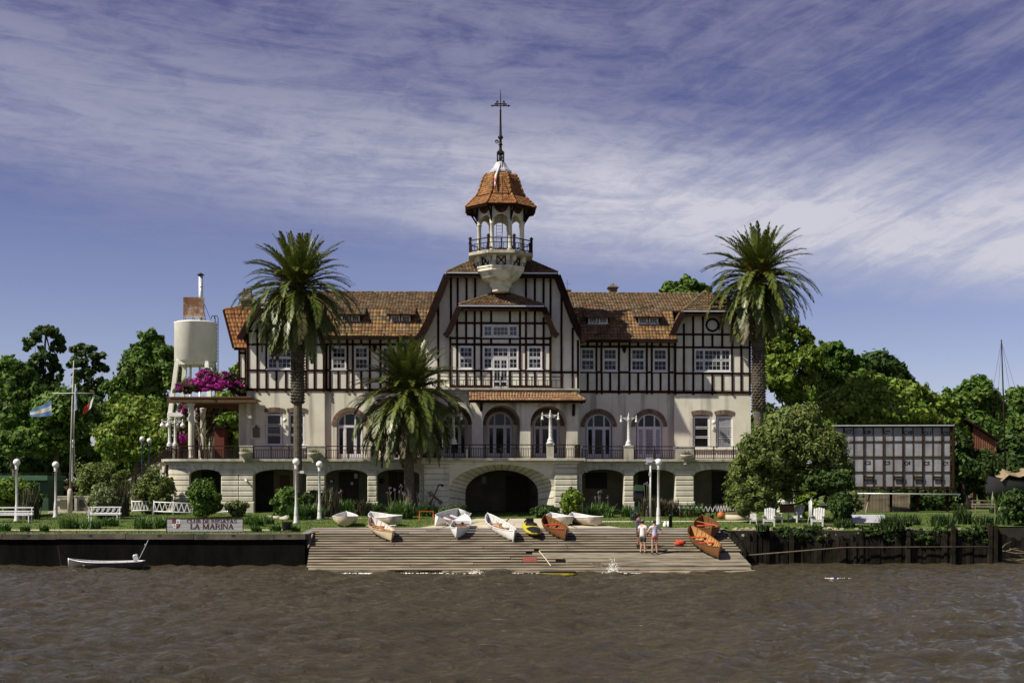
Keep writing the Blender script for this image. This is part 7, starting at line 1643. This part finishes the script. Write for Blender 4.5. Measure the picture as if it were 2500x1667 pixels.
# ------------------------------------------------------------------ people
def skin_mesh(name, verts, edges, rad, mat, parent, sub=2):
    me = bpy.data.meshes.new(name); me.from_pydata([tuple(v) for v in verts], edges, []); me.materials.append(mat)
    o = bpy.data.objects.new(name, me); COL.objects.link(o); o.parent = parent
    o.modifiers.new('skin', 'SKIN').use_smooth_shade = True
    for i, r_ in enumerate(rad): sv = me.skin_vertices[0].data[i]; sv.radius = (r_, r_) if not isinstance(r_, tuple) else r_; sv.use_root = (i == 0)
    m = o.modifiers.new('sub', 'SUBSURF'); m.levels = sub; m.render_levels = sub
    return o
class Rig:
    def __init__(s): s.v = []; s.e = []; s.r = []
    def chain(s, pts, rad, start=None):
        last = start
        for p, r_ in zip(pts, rad):
            s.v.append(Vector(p)); s.r.append(r_); i = len(s.v)-1
            if last is not None: s.e.append((last, i))
            last = i
        return last
def person(label, foot, height, face, skin, shirt_m, short_m, shoe_m, hair_m, arms, legs, sleeve=.55, shortlen=.62, hair='short', cap=None, sock=None, lean=0.0, build=1.0, shirt_len=.86):
    t = thing('person', label, 'person', foot, face); t.scale = (height/1.74,)*3; g = Rig(); b = build
    ln = lambda z: lean*max(0, z-.9)
    pel = g.chain([(0,0,.95)], [(.15*b,.115*b)]); ch = g.chain([(0,ln(1.12),1.12),(0,ln(1.32),1.32),(0,ln(1.44),1.44)], [(.135*b,.105*b),(.165*b,.12*b),(.12*b,.09*b)], pel)
    nk = g.chain([(0,ln(1.5)+.01,1.52),(0,ln(1.56)+.02,1.575),(0,ln(1.62)+.02,1.64),(0,ln(1.68)+.01,1.695)], [.055,(.066,.075),(.078,.093),(.062,.075)], ch)
    g.chain([(0,ln(1.6)+.118,1.615)], [.014], nk-1)     # nose
    for sx in (-1,1): g.chain([(sx*.085,ln(1.62)+.01,1.62)], [.016], nk-1)
    sh = {}
    for sx, (el, wr) in zip((-1,1), arms):
        S = Vector((sx*.185*b, ln(1.42), 1.42)); E = Vector(el); W_ = Vector(wr); d = (W_-E).normalized()
        i = g.chain([S, lerp(S,E,.5), E, lerp(E,W_,.45), W_, W_+d*.06], [.066*b,.052*b,.043,.042,.028,(.036,.020)], ch)
        side = d.cross(Vector((0,1,0))); side = side.normalized() if side.length > .1 else Vector((1,0,0)); dn = d.cross(side)
        for q, l in enumerate((.075,.085,.08,.062)):
            o = side*(-.027+.018*q); g.chain([W_+d*.075+o, W_+d*(.075+l*.55)+o+dn*.008, W_+d*(.075+l)+o+dn*.028], [.011,.010,.008], i)
        g.chain([W_+d*.03-side*.035, W_+d*.075-side*.058+dn*.02], [.012,.010], i-0)
        sh[sx] = (S, E, W_)
    lg = {}
    for sx, (kn, an) in zip((-1,1), legs):
        H_ = Vector((sx*.095*b, 0, .90)); K_ = Vector(kn); A_ = Vector(an); i = g.chain([H_, lerp(H_,K_,.5), K_, lerp(K_,A_,.35), A_, A_+Vector((0,-.03,-.05)), A_+Vector((sx*.02,.13,-.055))], [(.092*b,.098*b),.078*b,.056,.056,.036,.040,.034], pel); lg[sx] = (H_, K_, A_)
    skin_mesh('body', g.v, g.e, g.r, skin, t, 1)
    k = 1.16; s = Rig(); a0 = s.chain([(0,ln(shirt_len),shirt_len),(0,0,.98),(0,ln(1.12),1.12),(0,ln(1.32),1.32),(0,ln(1.43),1.43)], [(.172*b,.135*b),(.17*b,.132*b),(.16*b,.126*b),(.182*b,.138*b),(.125*b,.098*b)])
    for sx in (-1,1): S, E, W_ = sh[sx]; s.chain([S, lerp(S,E,sleeve*.6), lerp(S,E,sleeve)], [.082*b,.074*b,.072*b], a0)
    s.chain([(0,ln(1.49),1.49)], [.068], a0); skin_mesh('shirt', s.v, s.e, s.r, shirt_m, t, 1)
    s = Rig(); p = s.chain([(0,0,.97),(0,0,.90)], [(.158*b,.125*b),(.168*b,.13*b)])
    for sx in (-1,1):
        H_, K_, A_ = lg[sx]; s.chain([lerp(H_,K_,.12), lerp(H_,K_,shortlen*.55), lerp(H_,K_,shortlen)], [.112*b,.105*b,.10*b], p)
    skin_mesh('shorts', s.v, s.e, s.r, short_m, t, 1)
    for sx in (-1,1):
        A_ = lg[sx][2]; s = Rig(); s.chain([A_+Vector((0,-.055,-.045)), A_+Vector((0,.03,-.042)), A_+Vector((sx*.02,.15,-.055))], [.05,.052,.042]); 
        if sock: s.chain([A_+Vector((0,-.01,.12))], [.048], 0)
        skin_mesh('shoe', s.v, s.e, s.r, shoe_m, t, 1)
    hc = Vector((0, ln(1.65)+.005, 1.655)); mb = MB(); mb.sphere(hc+Vector((0,-.018,.018)), .105, 14, 10, (.90,1.02,.98)); mb.v = [(x, y-(max(0,(1.66-z))*.55 if y > hc.y else 0), z) if z < 1.66 else (x,y,z) for x,y,z in mb.v]
    if hair == 'pony': mb.tube([hc+Vector((0,-.10,.05)), hc+Vector((0,-.16,.0)), hc+Vector((0,-.14,-.12)), hc+Vector((0,-.12,-.22))], [.03,.042,.035,.008], 8)
    mb.obj('hair', hair_m, t, True)
    if cap: mb = MB(); mb.sphere(hc+Vector((0,-.005,.035)), .116, 16, 10, (.92,1.05,.92)); mb.v = [(x,y,max(z,hc.z+.02)) for x,y,z in mb.v]; mb.prism([(-.08,.08),(.08,.08),(.06,.2),(-.06,.2)], hc.z+.02, hc.z+.035, 'z'); mb.obj('cap', cap, t, True)
    for sx in (-1,1): mb = MB(); mb.sphere((sx*.033, ln(1.64)+.103, 1.645), .012, 8, 6); mb.obj('eye', m_black, t, True)
    return t
m_skl = M('light_skin', (.50,.29,.19), (.44,.25,.16), 6, .55); m_skd = M('tanned_skin', (.26,.13,.075), (.21,.10,.06), 6, .55)
m_wsh = M('white_shirt', (.70,.69,.68), (.62,.61,.62), 5, .9); m_lil = M('pale_lilac_shirt', (.55,.54,.66), (.48,.47,.60), 5, .9); m_nav = M('navy_shirt', (.035,.035,.065), (.05,.05,.085), 5, .9)
m_pink = M('pink_shorts', (.62,.06,.12), (.52,.045,.09), 5, .85); m_char = M('charcoal_shorts', (.045,.043,.042), (.06,.058,.055), 5, .9); m_hair = M('dark_hair', (.012,.009,.008), None, rough=.6); m_cap = M('grey_cap', (.14,.14,.14), (.10,.10,.10), 6, .9)
def people():
    f = ramp_hit(1598, 1354)+Vector((0,0,.06))
    person('woman in a pale lilac t-shirt and pink shorts standing hands on hips', f, 1.68, R(8), m_skl, m_lil, m_pink, m_black, m_hair, (((-.40,-.06,1.14),(-.19,.04,.99)), ((.40,-.06,1.14),(.19,.04,.99))), (((-.105,.02,.50),(-.13,-.01,.09)), ((.105,.02,.50),(.13,-.01,.09))), .42, .34, hair='pony')
    f = ramp_hit(1569, 1352)+Vector((0,0,.06))
    person('man in a white shirt, dark shorts and grey cap beside the woman', f, 1.66, R(-38), m_skl, m_wsh, m_char, m_black, m_hair, (((-.25,.03,1.12),(-.16,.22,.98)), ((.25,.02,1.12),(.18,.20,.96))), (((-.10,.04,.49),(-.10,-.04,.09)), ((.10,.05,.50),(.11,.06,.09))), .55, .82, cap=m_cap, build=1.06, shirt_len=.82)
    f = ramp_hit(1559, 1341)+Vector((0,0,.06))
    person('dark-haired man in a navy shirt with dark calf guards facing right', f, 1.80, R(-82), m_skd, m_nav, m_char, m_black, m_hair, (((-.26,.05,1.14),(-.14,.24,1.06)), ((.26,.05,1.14),(.12,.24,1.06))), (((-.10,.03,.49),(-.10,-.03,.09)), ((.10,.06,.50),(.10,.02,.09))), .5, .85, build=1.08, sock=True)
people()
# ------------------------------------------------------------------ right bank
m_weed = M('weed_leaves', (.030,.060,.014), (.055,.090,.022), .8, .7, world=True, island=.4, trans=.2)
m_chair = M('weathered_white', (.52,.52,.50), (.38,.38,.36), 5, .7, orand=.1)
def adirondack(label, px, py, rz, sc=1.0):
    b = ground_hit(px, py); t = thing('adirondack_chair', label, 'chair', b, rz, 'white adirondack chairs on the lawn'); t.scale = (sc,)*3; m_ = m_chair    # faces -y at rz 0
    for i in range(5): mb = MB(); x = -.22+.11*i; mb.bar((x,.16,.28),(x*1.12,.48,1.02-.03*abs(i-2)), .095, .02, up=(0,-1,.3)); mb.obj('back_slat', m_, t)
    for i in range(5): mb = MB(); y = -.30+.11*i; mb.box(-.26,.26,y-.045,y+.045,.38-.028*i-.012,.38-.028*i+.012); mb.obj('seat_slat', m_, t)
    for s in (-1,1):
        mb = MB(); mb.bar((s*.29,-.32,0),(s*.29,-.30,.56), .09, .03, up=(0,1,0)); mb.obj('front_leg', m_, t); mb = MB(); mb.bar((s*.27,-.30,.36),(s*.27,.50,.02), .03, .11); mb.obj('rear_leg', m_, t)
        mb = MB(); mb.box(s*.31-.07,s*.31+.07,-.40,.36,.56,.585); mb.obj('armrest', m_, t)
    mb = MB(); mb.box(-.28,.28,-.335,-.315,.26,.38); mb.obj('apron', m_, t)
    mb = MB(); mb.bar((-.30,.34,.66),(.30,.34,.66), .04, .06); mb.obj('back_rail', m_, t)
adirondack('small white chair nearest the round planter', 1839, 1279, R(-10), .62)
adirondack('white adirondack chair standing nearest the river in the group', 1878, 1284, R(-15), 1.02)
adirondack('white adirondack chair tucked behind the nearest one', 1892, 1276, R(20), 1.0)
adirondack('white adirondack chair turned left in the middle of the lawn group', 1943, 1275, R(-48), 1.05)
adirondack('white adirondack chair in the shade beside the tree trunk', 1997, 1285, R(-22), 1.05)
adirondack('white rocking-back chair under the left arcade next to the palm', 934, 1246, R(-30), 1.0)
def white_post():
    b = ground_hit(1981, 1279); t = thing('white_post', 'white pipe post standing behind the adirondack chairs', 'post', b); mb = MB(); mb.tube([(0,0,0),(0,0,1.6)], .06, 10); mb.obj('pipe', m_white, t, True); mb = MB(); mb.tube([(-.12,0,1.35),(-.12,0,.5),(-.22,0,.0)], .025, 6); mb.obj('thin_pipe', m_white, t, True)
white_post()
m_bb = M('weathered_sheet', (.30,.30,.315), (.21,.21,.225), 1.6, .7, .15, 20, orand=.14, streak=((.11,.11,.12), 1.4, (1.5,1.5,.2), .52, .72, .7))
def billboard():
    Y = 84.0; c = P(2182, 1255, Y); t = thing('billboard', 'rear of a large rusty-framed billboard with numbered grey sheets', 'billboard', (c.x, Y, gz(Y)), R(-3)); k = Y/F; z0 = gz(Y); X = lambda px: (px-2182)*k; Z = lambda py: P(0,py,Y).z-z0
    m_br = M('brown_frame', (.030,.016,.010), (.055,.028,.014), 4, .9, orand=.3, spec=.1); m_ink = M('black_ink', (.015,.015,.02), None, rough=.8)
    xs = [2037.5, 2062, 2085, 2109.5, 2132.5, 2156.5, 2180, 2203.5, 2228, 2251, 2275, 2297, 2317]; ys = [1042, 1077, 1114.5, 1151, 1188]
    for i in range(12):
        for j in range(4): mb = MB(); mb.box(X(xs[i]), X(xs[i+1]), -.01, .01, Z(ys[j+1])+.004, Z(ys[j])-.004); mb.obj('panel', m_bb, t)
    for i, x in enumerate(xs):
        w = 1.7 if i % 2 == 1 else 1.0; mb = MB(); mb.box(X(x-w), X(x+w), -.09 if i % 2 else -.06, -.012, Z(1190), Z(1040)); mb.obj('upright', m_br, t)
    for j, y in enumerate(ys): w = 1.5 if j in (0,2,4) else .8; mb = MB(); mb.box(X(2036), X(2321), -.075-.004*j, -.013, Z(y+w), Z(y-w)); mb.obj('rail', m_br, t)
    mb = MB(); mb.box(X(2034), X(2324), -.32, .05, Z(1040), Z(1037.5)); mb.obj('top_flange', m_zinc, t); mb = MB(); mb.box(X(2321), X(2323.5), -.45, .05, Z(1194), Z(1040)); mb.obj('side_flange', m_fascia, t); mb = MB(); mb.box(X(2085), X(2324), -.45, .05, Z(1195), Z(1191.5)); mb.obj('bottom_flange', m_fascia, t)
    def ink(txt, px, py, h):
        cu = bpy.data.curves.new('ink', 'FONT'); cu.body = txt; cu.size = h*k*1.35; cu.extrude = .004; cu.offset = .012; cu.shear = .12; o = bpy.data.objects.new('ink', cu); COL.objects.link(o)
        me = bpy.data.meshes.new_from_object(o); bpy.data.objects.remove(o); me.materials.clear(); me.materials.append(m_ink); q = mobj('painted_number', me, t); q.location = (X(px), -.018, Z(py+h)); q.rotation_euler = (R(90), R(-4), 0)
    for s, x in (('C7',2066),('C8',2111),('C9',2158),('C10',2205),('C11',2252),('C12',2298)): ink(s, x, 1049+(x-2066)*.022, 9)
    for s, x in (('C2',2112),('C3',2158.5),('C4',2206.5),('C5',2253.5),('C6',2299)): ink(s, x, 1125+(x-2112)*.01, 9)
    for x0, x1 in ((2108,2133),(2181,2205),(2228,2252),(2275,2298)):
        mb = MB(); mb.box(X(x0), X(x1), -.14, -.105, Z(1172), Z(1162)); d = mb.obj('name_plate', m_fascia, t); mb = MB()
        for q in range(6): mb.box(X(lerp(x0+4, x1-4, q/6)), X(lerp(x0+4, x1-4, (q+.6)/6)), -.147, -.142, Z(1169.5), Z(1165))
        mb.obj('plate_mark', m_bronze, d)
    for x in (2092, 2176, 2240, 2312): mb = MB(); mb.bar((X(x),.1,-.2),(X(x),.1,Z(1040)), .16, .16); mb.obj('support_post', m_fascia, t)
    mb = MB(); mb.bar((X(2112),-.3,-.1),(X(2125),.05,Z(1205)), .10, .10); mb.obj('leaning_prop', m_oldwood, t)
    mb = MB(); mb.tube([(X(2080),-.35,Z(1204)),(X(2338),-.35,Z(1206))], .045, 8); mb.obj('pipe_rail', m_zinc, t, True)
billboard()
def right_things():
    Y = 86.5; k = Y/F; b = Vector(((2140-CX)*k, Y, gz(Y))); t = thing('board_fence', 'grey board fence in the shade under the billboard', 'fence', b)
    for i in range(26): x = (-115+i*7.6)*k; mb = MB(); mb.box(x, x+.19, -.02, .02, -.05, 1.25+random.uniform(-.06,.06)); mb.obj('board', m_oldwood, t)
    for z in (.3, 1.0): mb = MB(); mb.box(-115*k, 84*k, .022, .06, z-.05, z+.05); mb.obj('rail', m_oldwood, t)
    b = ground_hit(2127, 1287); t = thing('slatted_platform', 'tilted white slatted platform on the ground before the billboard', 'platform', b); m_ = M('faded_white_slats', (.46,.46,.50), (.34,.34,.37), 3, .8, orand=.12)
    for i in range(9): mb = MB(); mb.bar((-1.15,.0+i*.17,.28+i*.045),(1.15,.0+i*.17,.28+i*.045), .14, .03, up=(0,-.25,1)); mb.obj('slat', m_, t)
    for x in (-.95, .95): mb = MB(); mb.bar((x,-.05,.24),(x,1.45,.62), .06, .07); mb.bar((x,0,-.05),(x,0,.26), .07, .07); mb.bar((x,1.4,-.05),(x,1.4,.60), .07, .07); mb.obj('platform_frame', m_fascia, t)
    # rusty corrugated shed
    Y = 93.0; k = Y/F; b = Vector(((2410-CX)*k, Y, gz(Y))); t = thing('rusty_shed', 'tall rusty red corrugated shed end beside the mast', 'shed', b); X = lambda px: (px-2410)*k; Z = lambda py: P(0,py,Y).z-b.z; m_rs = M('rusty_corrugated', (.17,.055,.03), (.26,.12,.07), 3, .85, .2, 30, stretch=(3,3,.4), orand=.25); n = 22
    for i in range(n):
        x0 = lerp(2375, 2433, i/n); x1 = lerp(2375, 2433, (i+1)/n); top = lerp(1040, 1074, i/n); bot = 1164-max(0, (2412-x0))*2.0 if x0 < 2412 else 1164; bot = max(bot, top+14); mb = MB(); mb.prism([(X(x0)+.006,Z(bot)),(X(x1)-.006,Z(bot)),(X(x1)-.006,Z(top)),(X(x0)+.006,Z(top))], -.03 if i % 2 else -.06, .03); mb.obj('corrugated_sheet', m_rs, t)
    A, B = Vector((X(2352),-.5,Z(1022))), Vector((X(2436),-.5,Z(1074))); q = Vector((0,6,0)); mb = MB(); slab_quad(mb, A, B, B+q, A+q, .12); mb.obj('roof', m_fascia, t, fix=False)
    for px in (2378, 2428): mb = MB(); mb.bar((X(px),0,-.1),(X(px),0,Z(1150 if px > 2400 else 1050)), .12, .12); mb.obj('post', m_rust, t)
    # sailing boat laid up under tarpaulins
    Y = 91.0; k = Y/F; b = Vector(((2460-CX)*k, Y, gz(Y))); X = lambda px: (px-2460)*k; Z = lambda py: P(0,py,Y).z-b.z
    t = boat('laid-up sailing boat with a tall bare mast and tan tarpaulin at the right edge', Vector((X(2405)+b.x, Y, gz(Y)+.9)), Vector((X(2590)+b.x, Y+.6, gz(Y)+.9)), 2.0, 1.15, M('dark_hull', (.03,.03,.035), None, rough=.5), m_inw, m_fascia, name='sailing_boat', group=None, pitch=0)
    inv = Matrix.LocRotScale(t.location, t.rotation_euler, None).inverted(); loc = lambda px, py, dy=0: inv @ Vector((X(px)+b.x, Y+.25+dy, Z(py)+b.z))
    mb = MB(); mb.tube([loc(2458,1165), loc(2454,1000), loc(2448,828)], [.07,.06,.04], 8); ms = mb.obj('mast', m_iron, t, True)
    mb = MB(); mb.bar(loc(2427,950), loc(2483,951), .04, .03); mb.obj('spreader', m_zinc, ms)
    mb = MB()
    for a_ in ((2427,950),(2483,951),(2432,1090),(2495,1100)): mb.bar(loc(2448,832), loc(*a_), .014, .014)
    mb.bar(loc(2483,951), loc(2520,1180), .014, .014); mb.bar(loc(2427,950), loc(2425,1150), .014, .014); mb.obj('shroud', m_iron, ms)
    mb = MB(); rg = random.Random(2); pts = [(2432,1160),(2450,1144),(2475,1150),(2500,1142),(2530,1150),(2560,1170)]
    for (x0,y0),(x1,y1) in zip(pts[:-1], pts[1:]):
        a_, c_ = loc(x0,y0), loc(x1,y1); w = Vector((0,1.0,-.45)); mb.face([a_-Vector((0,1.0,.45)), c_-Vector((0,1.0,.5)), c_, a_]); mb.face([a_, c_, c_+w, a_+w])
    mb.obj('tarpaulin', M('tan_tarpaulin', (.26,.20,.12), (.17,.13,.08), 3, .8, .3, 10), t, fix=False)
    for x in (2425, 2470): mb = MB(); mb.bar(inv @ Vector((X(x)+b.x, Y-.5, gz(Y)-.1)), inv @ Vector((X(x)+b.x, Y, gz(Y)+1.0)), .12, .12); mb.obj('cradle_post', m_oldwood, t)
    # bank: palisade, posts, rail, rubble
    t = tag(thing('bank_wall', None, None), kind='structure'); m_pal = M('rotten_palisade', (.010,.0085,.0065), (.026,.022,.016), 2, .95, .4, 14, orand=.35, spec=.05)
    x = 11.75; rg = random.Random(8)
    while x < 26.2:
        w = rg.uniform(.14, .26); h = rg.uniform(1.15, 1.75); mb = MB(); mb.box(x, x+w-.012, YR-.14+rg.uniform(-.05,.04), YR+.02, -1.5, h); mb.obj('stake', m_pal, t); x += w
    y = YR; 
    while y < 69.6: mb = MB(); mb.box(26.05, 26.2, y, y+.24, -1.5, rg.uniform(1.2, 1.75)); mb.obj('stake', m_pal, t); y += .25
    x = 26.2
    while x < 40: w = rg.uniform(.2, .4); mb = MB(); mb.box(x, x+w-.012, 69.35, 69.5, -1.5, rg.uniform(1.0, 1.7)); mb.obj('stake', m_pal, t); x += w
    y = 63.0
    while y < YT: mb = MB(); mb.box(11.72+(68-y)*.03, 11.86+(68-y)*.03, y, y+.2, -1.5, min(1.75, .25+(y-59)*.18)+rg.uniform(-.05,.15)); mb.obj('stake', m_pal, t); y += .21
    mb = MB(); mb.box(11.7, 26.1, YR-.02, YR+3.0, -2, 1.70); mb.obj('earth_core', m_dark, t); mb = MB(); mb.box(26.0, 60, 69.45, 72, -2, 1.78); mb.obj('earth_core', m_dark, t)
    mb = MB(); mb.tube([P(1800,1357,64.9), P(2060,1336,65.6), P(2428,1334,65.7)], .035, 8); mb.obj('pipe_rail', m_bark, t, True)
    for px, h in ((1872,1.75),(1931,1.75),(2215,1.8),(2325,2.0),(2415,2.1),(2428,2.05)): p = P(px, 1340, 65.8); mb = MB(); mb.bar((p.x,65.75,-1.5),(p.x+.03,65.75,h), .2, .2); mb.obj('mooring_post', m_pal, t)
    def rubble(n, x0, x1, y0, y1, mat, seed, zoff=0.0, smin=.05, smax=.19, lab='pale stones', name='rubble'):
        rg = random.Random(seed); mb = MB()
        for i in range(n):
            x = rg.uniform(x0, x1); y = y0+(y1-y0)*rg.random()**1.5; s = rg.uniform(smin, smax); i0 = len(mb.v); mb.sphere((0,0,0), s, 6, 4, (rg.uniform(.8,1.5), rg.uniform(.7,1.1), rg.uniform(.5,.9)))
            for j in range(i0, len(mb.v)): mb.v[j] = tuple(c*rg.uniform(.8,1.15) for c in mb.v[j])
            mb.xform(Matrix.Translation((x, y, gz(max(y,YR))+zoff-.55*max(0, YR+.6-y)+s*.25)) @ Matrix.Rotation(rg.uniform(0,6.28),4,'Z') @ Matrix.Rotation(rg.uniform(-.5,.5),4,'X'), i0)
        o = mb.obj(name, mat, fix=False); tag(o, lab, 'stones', kind='stuff')
    rubble(190, 11.9, 18.0, YR+.10, YR+1.0, M('pale_rubble', (.30,.27,.19), (.17,.15,.10), 4, .9, .3, 20, island=.35), 3, -.03, lab='pale rubble heaped along the right bank edge')
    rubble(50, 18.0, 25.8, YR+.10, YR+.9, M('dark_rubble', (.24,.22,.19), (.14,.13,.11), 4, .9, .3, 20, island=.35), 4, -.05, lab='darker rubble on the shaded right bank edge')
    mb = MB(); mb.bar(P(1805,1318,66.3), P(1838,1310,66.5), .3, .07); o = mb.obj('driftwood_plank', m_rust); tag(o, 'rusty plank lying on the rubble right of the slipway', 'plank')
    rg = random.Random(12); t = thing('fallen_branch', 'bare fallen branches in the water at the right bank corner', 'branch', (26.4, 67.2, 0))
    for i in range(9): a = rg.uniform(-.5,1.2); l = rg.uniform(.8,2.2); p = Vector((rg.uniform(-.5,2.2), rg.uniform(0,1.6), rg.uniform(.05,.7))); q = p+Vector((math.cos(a)*l, rg.uniform(-.6,.3), math.sin(a)*l*.5-.2)); mb = MB(); mb.tube([p, lerp(p,q,.5)+Vector((0,0,.12)), q], [.045,.032,.012], 6); mb.obj('branch', m_bark, t, True)
    for i, (x, y, w, h, n, mat, lab, Yf) in enumerate(((1862,1352,44,20,240,m_weed,'reedy tuft growing from the bank wall right of the slipway',65.7),(2150,1300,60,20,200,m_weed,'weedy tuft below the slatted platform',69),(2220,1298,70,28,260,m_weed,'tall weeds below the billboard',71),(2300,1300,90,34,300,m_weed,'rank weeds between the mooring posts',69.5),(2350,1296,60,44,260,m_weed,'tall weedy tuft right of the billboard',71.5),(2060,1310,60,24,220,m_weed,'weeds at the foot of the spreading tree',68.2),(2180,1340,80,44,300,m_weed,'trailing weeds on the shaded bank wall',66.1),(2400,1300,70,28,240,m_weed,'weeds beside the far right mooring post',70.5),(2470,1320,110,40,320,m_weed,'rank growth at the far right bank',71.0))):
        clump('bank_weeds', lab, 'plant', x, y, w, h, n, mat, 400+i, group='weeds on the right bank', stiff=.25, bw=.03, Y=Yf)
    shrub('bush', 'dark bush in the water corner at the far right', 'bush', 2490, 1345, 90, 90, 6000, .13, m_leaf_d, 120, Y=70.2)
    shrub('bush', 'dark ivy-like bush round the leaning trunk', 'bush', 2052, 1312, 60, 84, 6000, .11, m_leaf_d, 121, Y=68.8)
    shrub('bush', 'pale-flecked bush behind the spreading tree trunk', 'bush', 2075, 1275, 60, 70, 4000, .10, m_varieg, 122, Y=78)
    for i, (px, x2, lab) in enumerate(((2050,2015,'leaning dark trunk right of the spreading tree'),(2078,2040,'upright dark trunk left of the slatted platform'))):
        a, c = Vector(((px-CX)*72/F, 72, gz(72))), P(x2, 1185, 72); t = thing('tree_trunk', lab, 'tree', a); mb = MB(); mb.tube([(0,0,-.1), (c-a)*.5+Vector((.1,0,0)), c-a], [.16,.13,.10], 9); mb.obj('trunk', m_barkd, t, True)
        B = [(tuple(c-a+Vector((rg.uniform(-.8,.8), rg.uniform(-.6,.6), rg.uniform(-.3,.6)))), (.8,.8,.6)) for _ in range(3)]; V, Q = leaves(B, 4500, .13, 500+i); mobj('crown', fast_mesh('crown', V, Q, m_leaf_d), t)
    # trailing growth over the shaded part of the bank wall
    for i, (x0, x1, lab) in enumerate(((14.6, 17.6, 'dark creeper hanging over the bank wall below the chairs'), (18.4, 22.0, 'dark creeper hanging over the middle of the bank wall'), (22.4, 26.0, 'dark creeper hanging over the bank wall before the weeds'))):
        c = Vector(((x0+x1)/2, YR-.12, 1.75)); t = thing('creeper', lab, 'plant', c, 0, 'creepers on the right bank wall'); B = []
        for q in range(12): x = rg.uniform(x0, x1)-c.x; B.append(((x, rg.uniform(-.05,.3), rg.uniform(-.55,.12)), (rg.uniform(.35,.7), rg.uniform(.15,.35), rg.uniform(.15,.40))))
        V, Q = leaves(B, 5200, .11, 700+i, low=True); mobj('foliage', fast_mesh('foliage', V, Q, m_leaf_d), t); mb = MB()
        for q in range(6): x = rg.uniform(x0, x1)-c.x; mb.tube([(x,.2,.05),(x+rg.uniform(-.2,.2),-.1,-.3),(x+rg.uniform(-.3,.3),-.12,-.9)], [.025,.02,.008], 5)
        mb.obj('stem', m_barkd, t)
    # young palm-like plant and pale cottage behind the chairs
    clump('dwarf_palm', 'small fan of palm leaves by the far right bench', 'plant', 2440, 1248, 70, 50, 60, m_agap, 450, stiff=.3, bw=.07, Y=83)
    Y = 84.0; k = Y/F; b = Vector(((1918-CX)*k, Y, gz(Y))); t = thing('garden_shelter', 'cream garden shelter with a doorway behind the chairs', 'shelter', b); Z = lambda py: P(0,py,Y).z-b.z; X = lambda px: (px-1918)*k
    mb = MB(); mb.box(X(1907), X(1925), -.1, 1.5, 0, Z(1190)); mb.obj('wall', m_stucco, t); 
    for x in (1913, 1928, 1936): mb = MB(); mb.box(X(x-1.5), X(x+1.5), -.3, -.15, 0, Z(1185)); mb.obj('post', m_white, t)
    mb = MB(); mb.box(X(1895), X(1945), -.5, 1.8, Z(1190)+.002, Z(1184)); mb.obj('roof', m_fascia, t); mb = MB(); mb.box(X(1900), X(1932), -.9, -.4, 0, .55); mb.obj('low_wall', m_fascia, t); mb = MB(); mb.box(X(1899), X(1933), -.93, -.38, .552, .62); mb.obj('wall_cap', m_path, t)
right_things()
# evergreen masses that close the view behind the garden
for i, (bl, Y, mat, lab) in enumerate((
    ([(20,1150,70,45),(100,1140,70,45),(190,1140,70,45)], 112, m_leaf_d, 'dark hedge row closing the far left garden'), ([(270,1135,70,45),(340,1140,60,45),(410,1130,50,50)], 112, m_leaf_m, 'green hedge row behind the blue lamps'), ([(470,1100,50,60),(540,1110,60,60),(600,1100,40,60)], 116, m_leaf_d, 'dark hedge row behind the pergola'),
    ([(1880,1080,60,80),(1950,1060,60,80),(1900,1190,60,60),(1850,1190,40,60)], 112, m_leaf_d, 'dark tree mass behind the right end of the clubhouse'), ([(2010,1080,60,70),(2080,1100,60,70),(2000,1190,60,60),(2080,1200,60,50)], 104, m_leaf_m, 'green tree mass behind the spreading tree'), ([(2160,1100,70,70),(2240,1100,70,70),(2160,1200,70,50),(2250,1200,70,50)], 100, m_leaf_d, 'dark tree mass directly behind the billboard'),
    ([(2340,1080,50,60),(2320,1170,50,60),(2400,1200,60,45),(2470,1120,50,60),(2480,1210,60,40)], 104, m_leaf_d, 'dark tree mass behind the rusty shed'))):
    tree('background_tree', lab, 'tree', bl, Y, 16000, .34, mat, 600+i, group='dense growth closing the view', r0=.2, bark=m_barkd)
# ------------------------------------------------------------------ unseen wooded bank added behind the viewer for the windows to reflect
def added_far_bank():
    mb = MB(); mb.box(-260, 260, -60, -14, -2, .9); tag(mb.obj('added_opposite_bank', m_grass), kind='structure')
    rg = random.Random(77); bl = []
    for i in range(60): x = -150+i*5.1; h = rg.uniform(5, 9); bl.append(((x, -30+rg.uniform(-4,4), h*.75), (rg.uniform(3,5), 3.5, h*.8)))
    V, Q = leaves(bl, 26000, 1.1, 78, low=True); o = mobj('added_reflection_wood', fast_mesh('added_reflection_wood', V, Q, m_leaf_d)); tag(o, 'unseen wood added across the river for the window reflections', 'wood', kind='stuff')
added_far_bank()
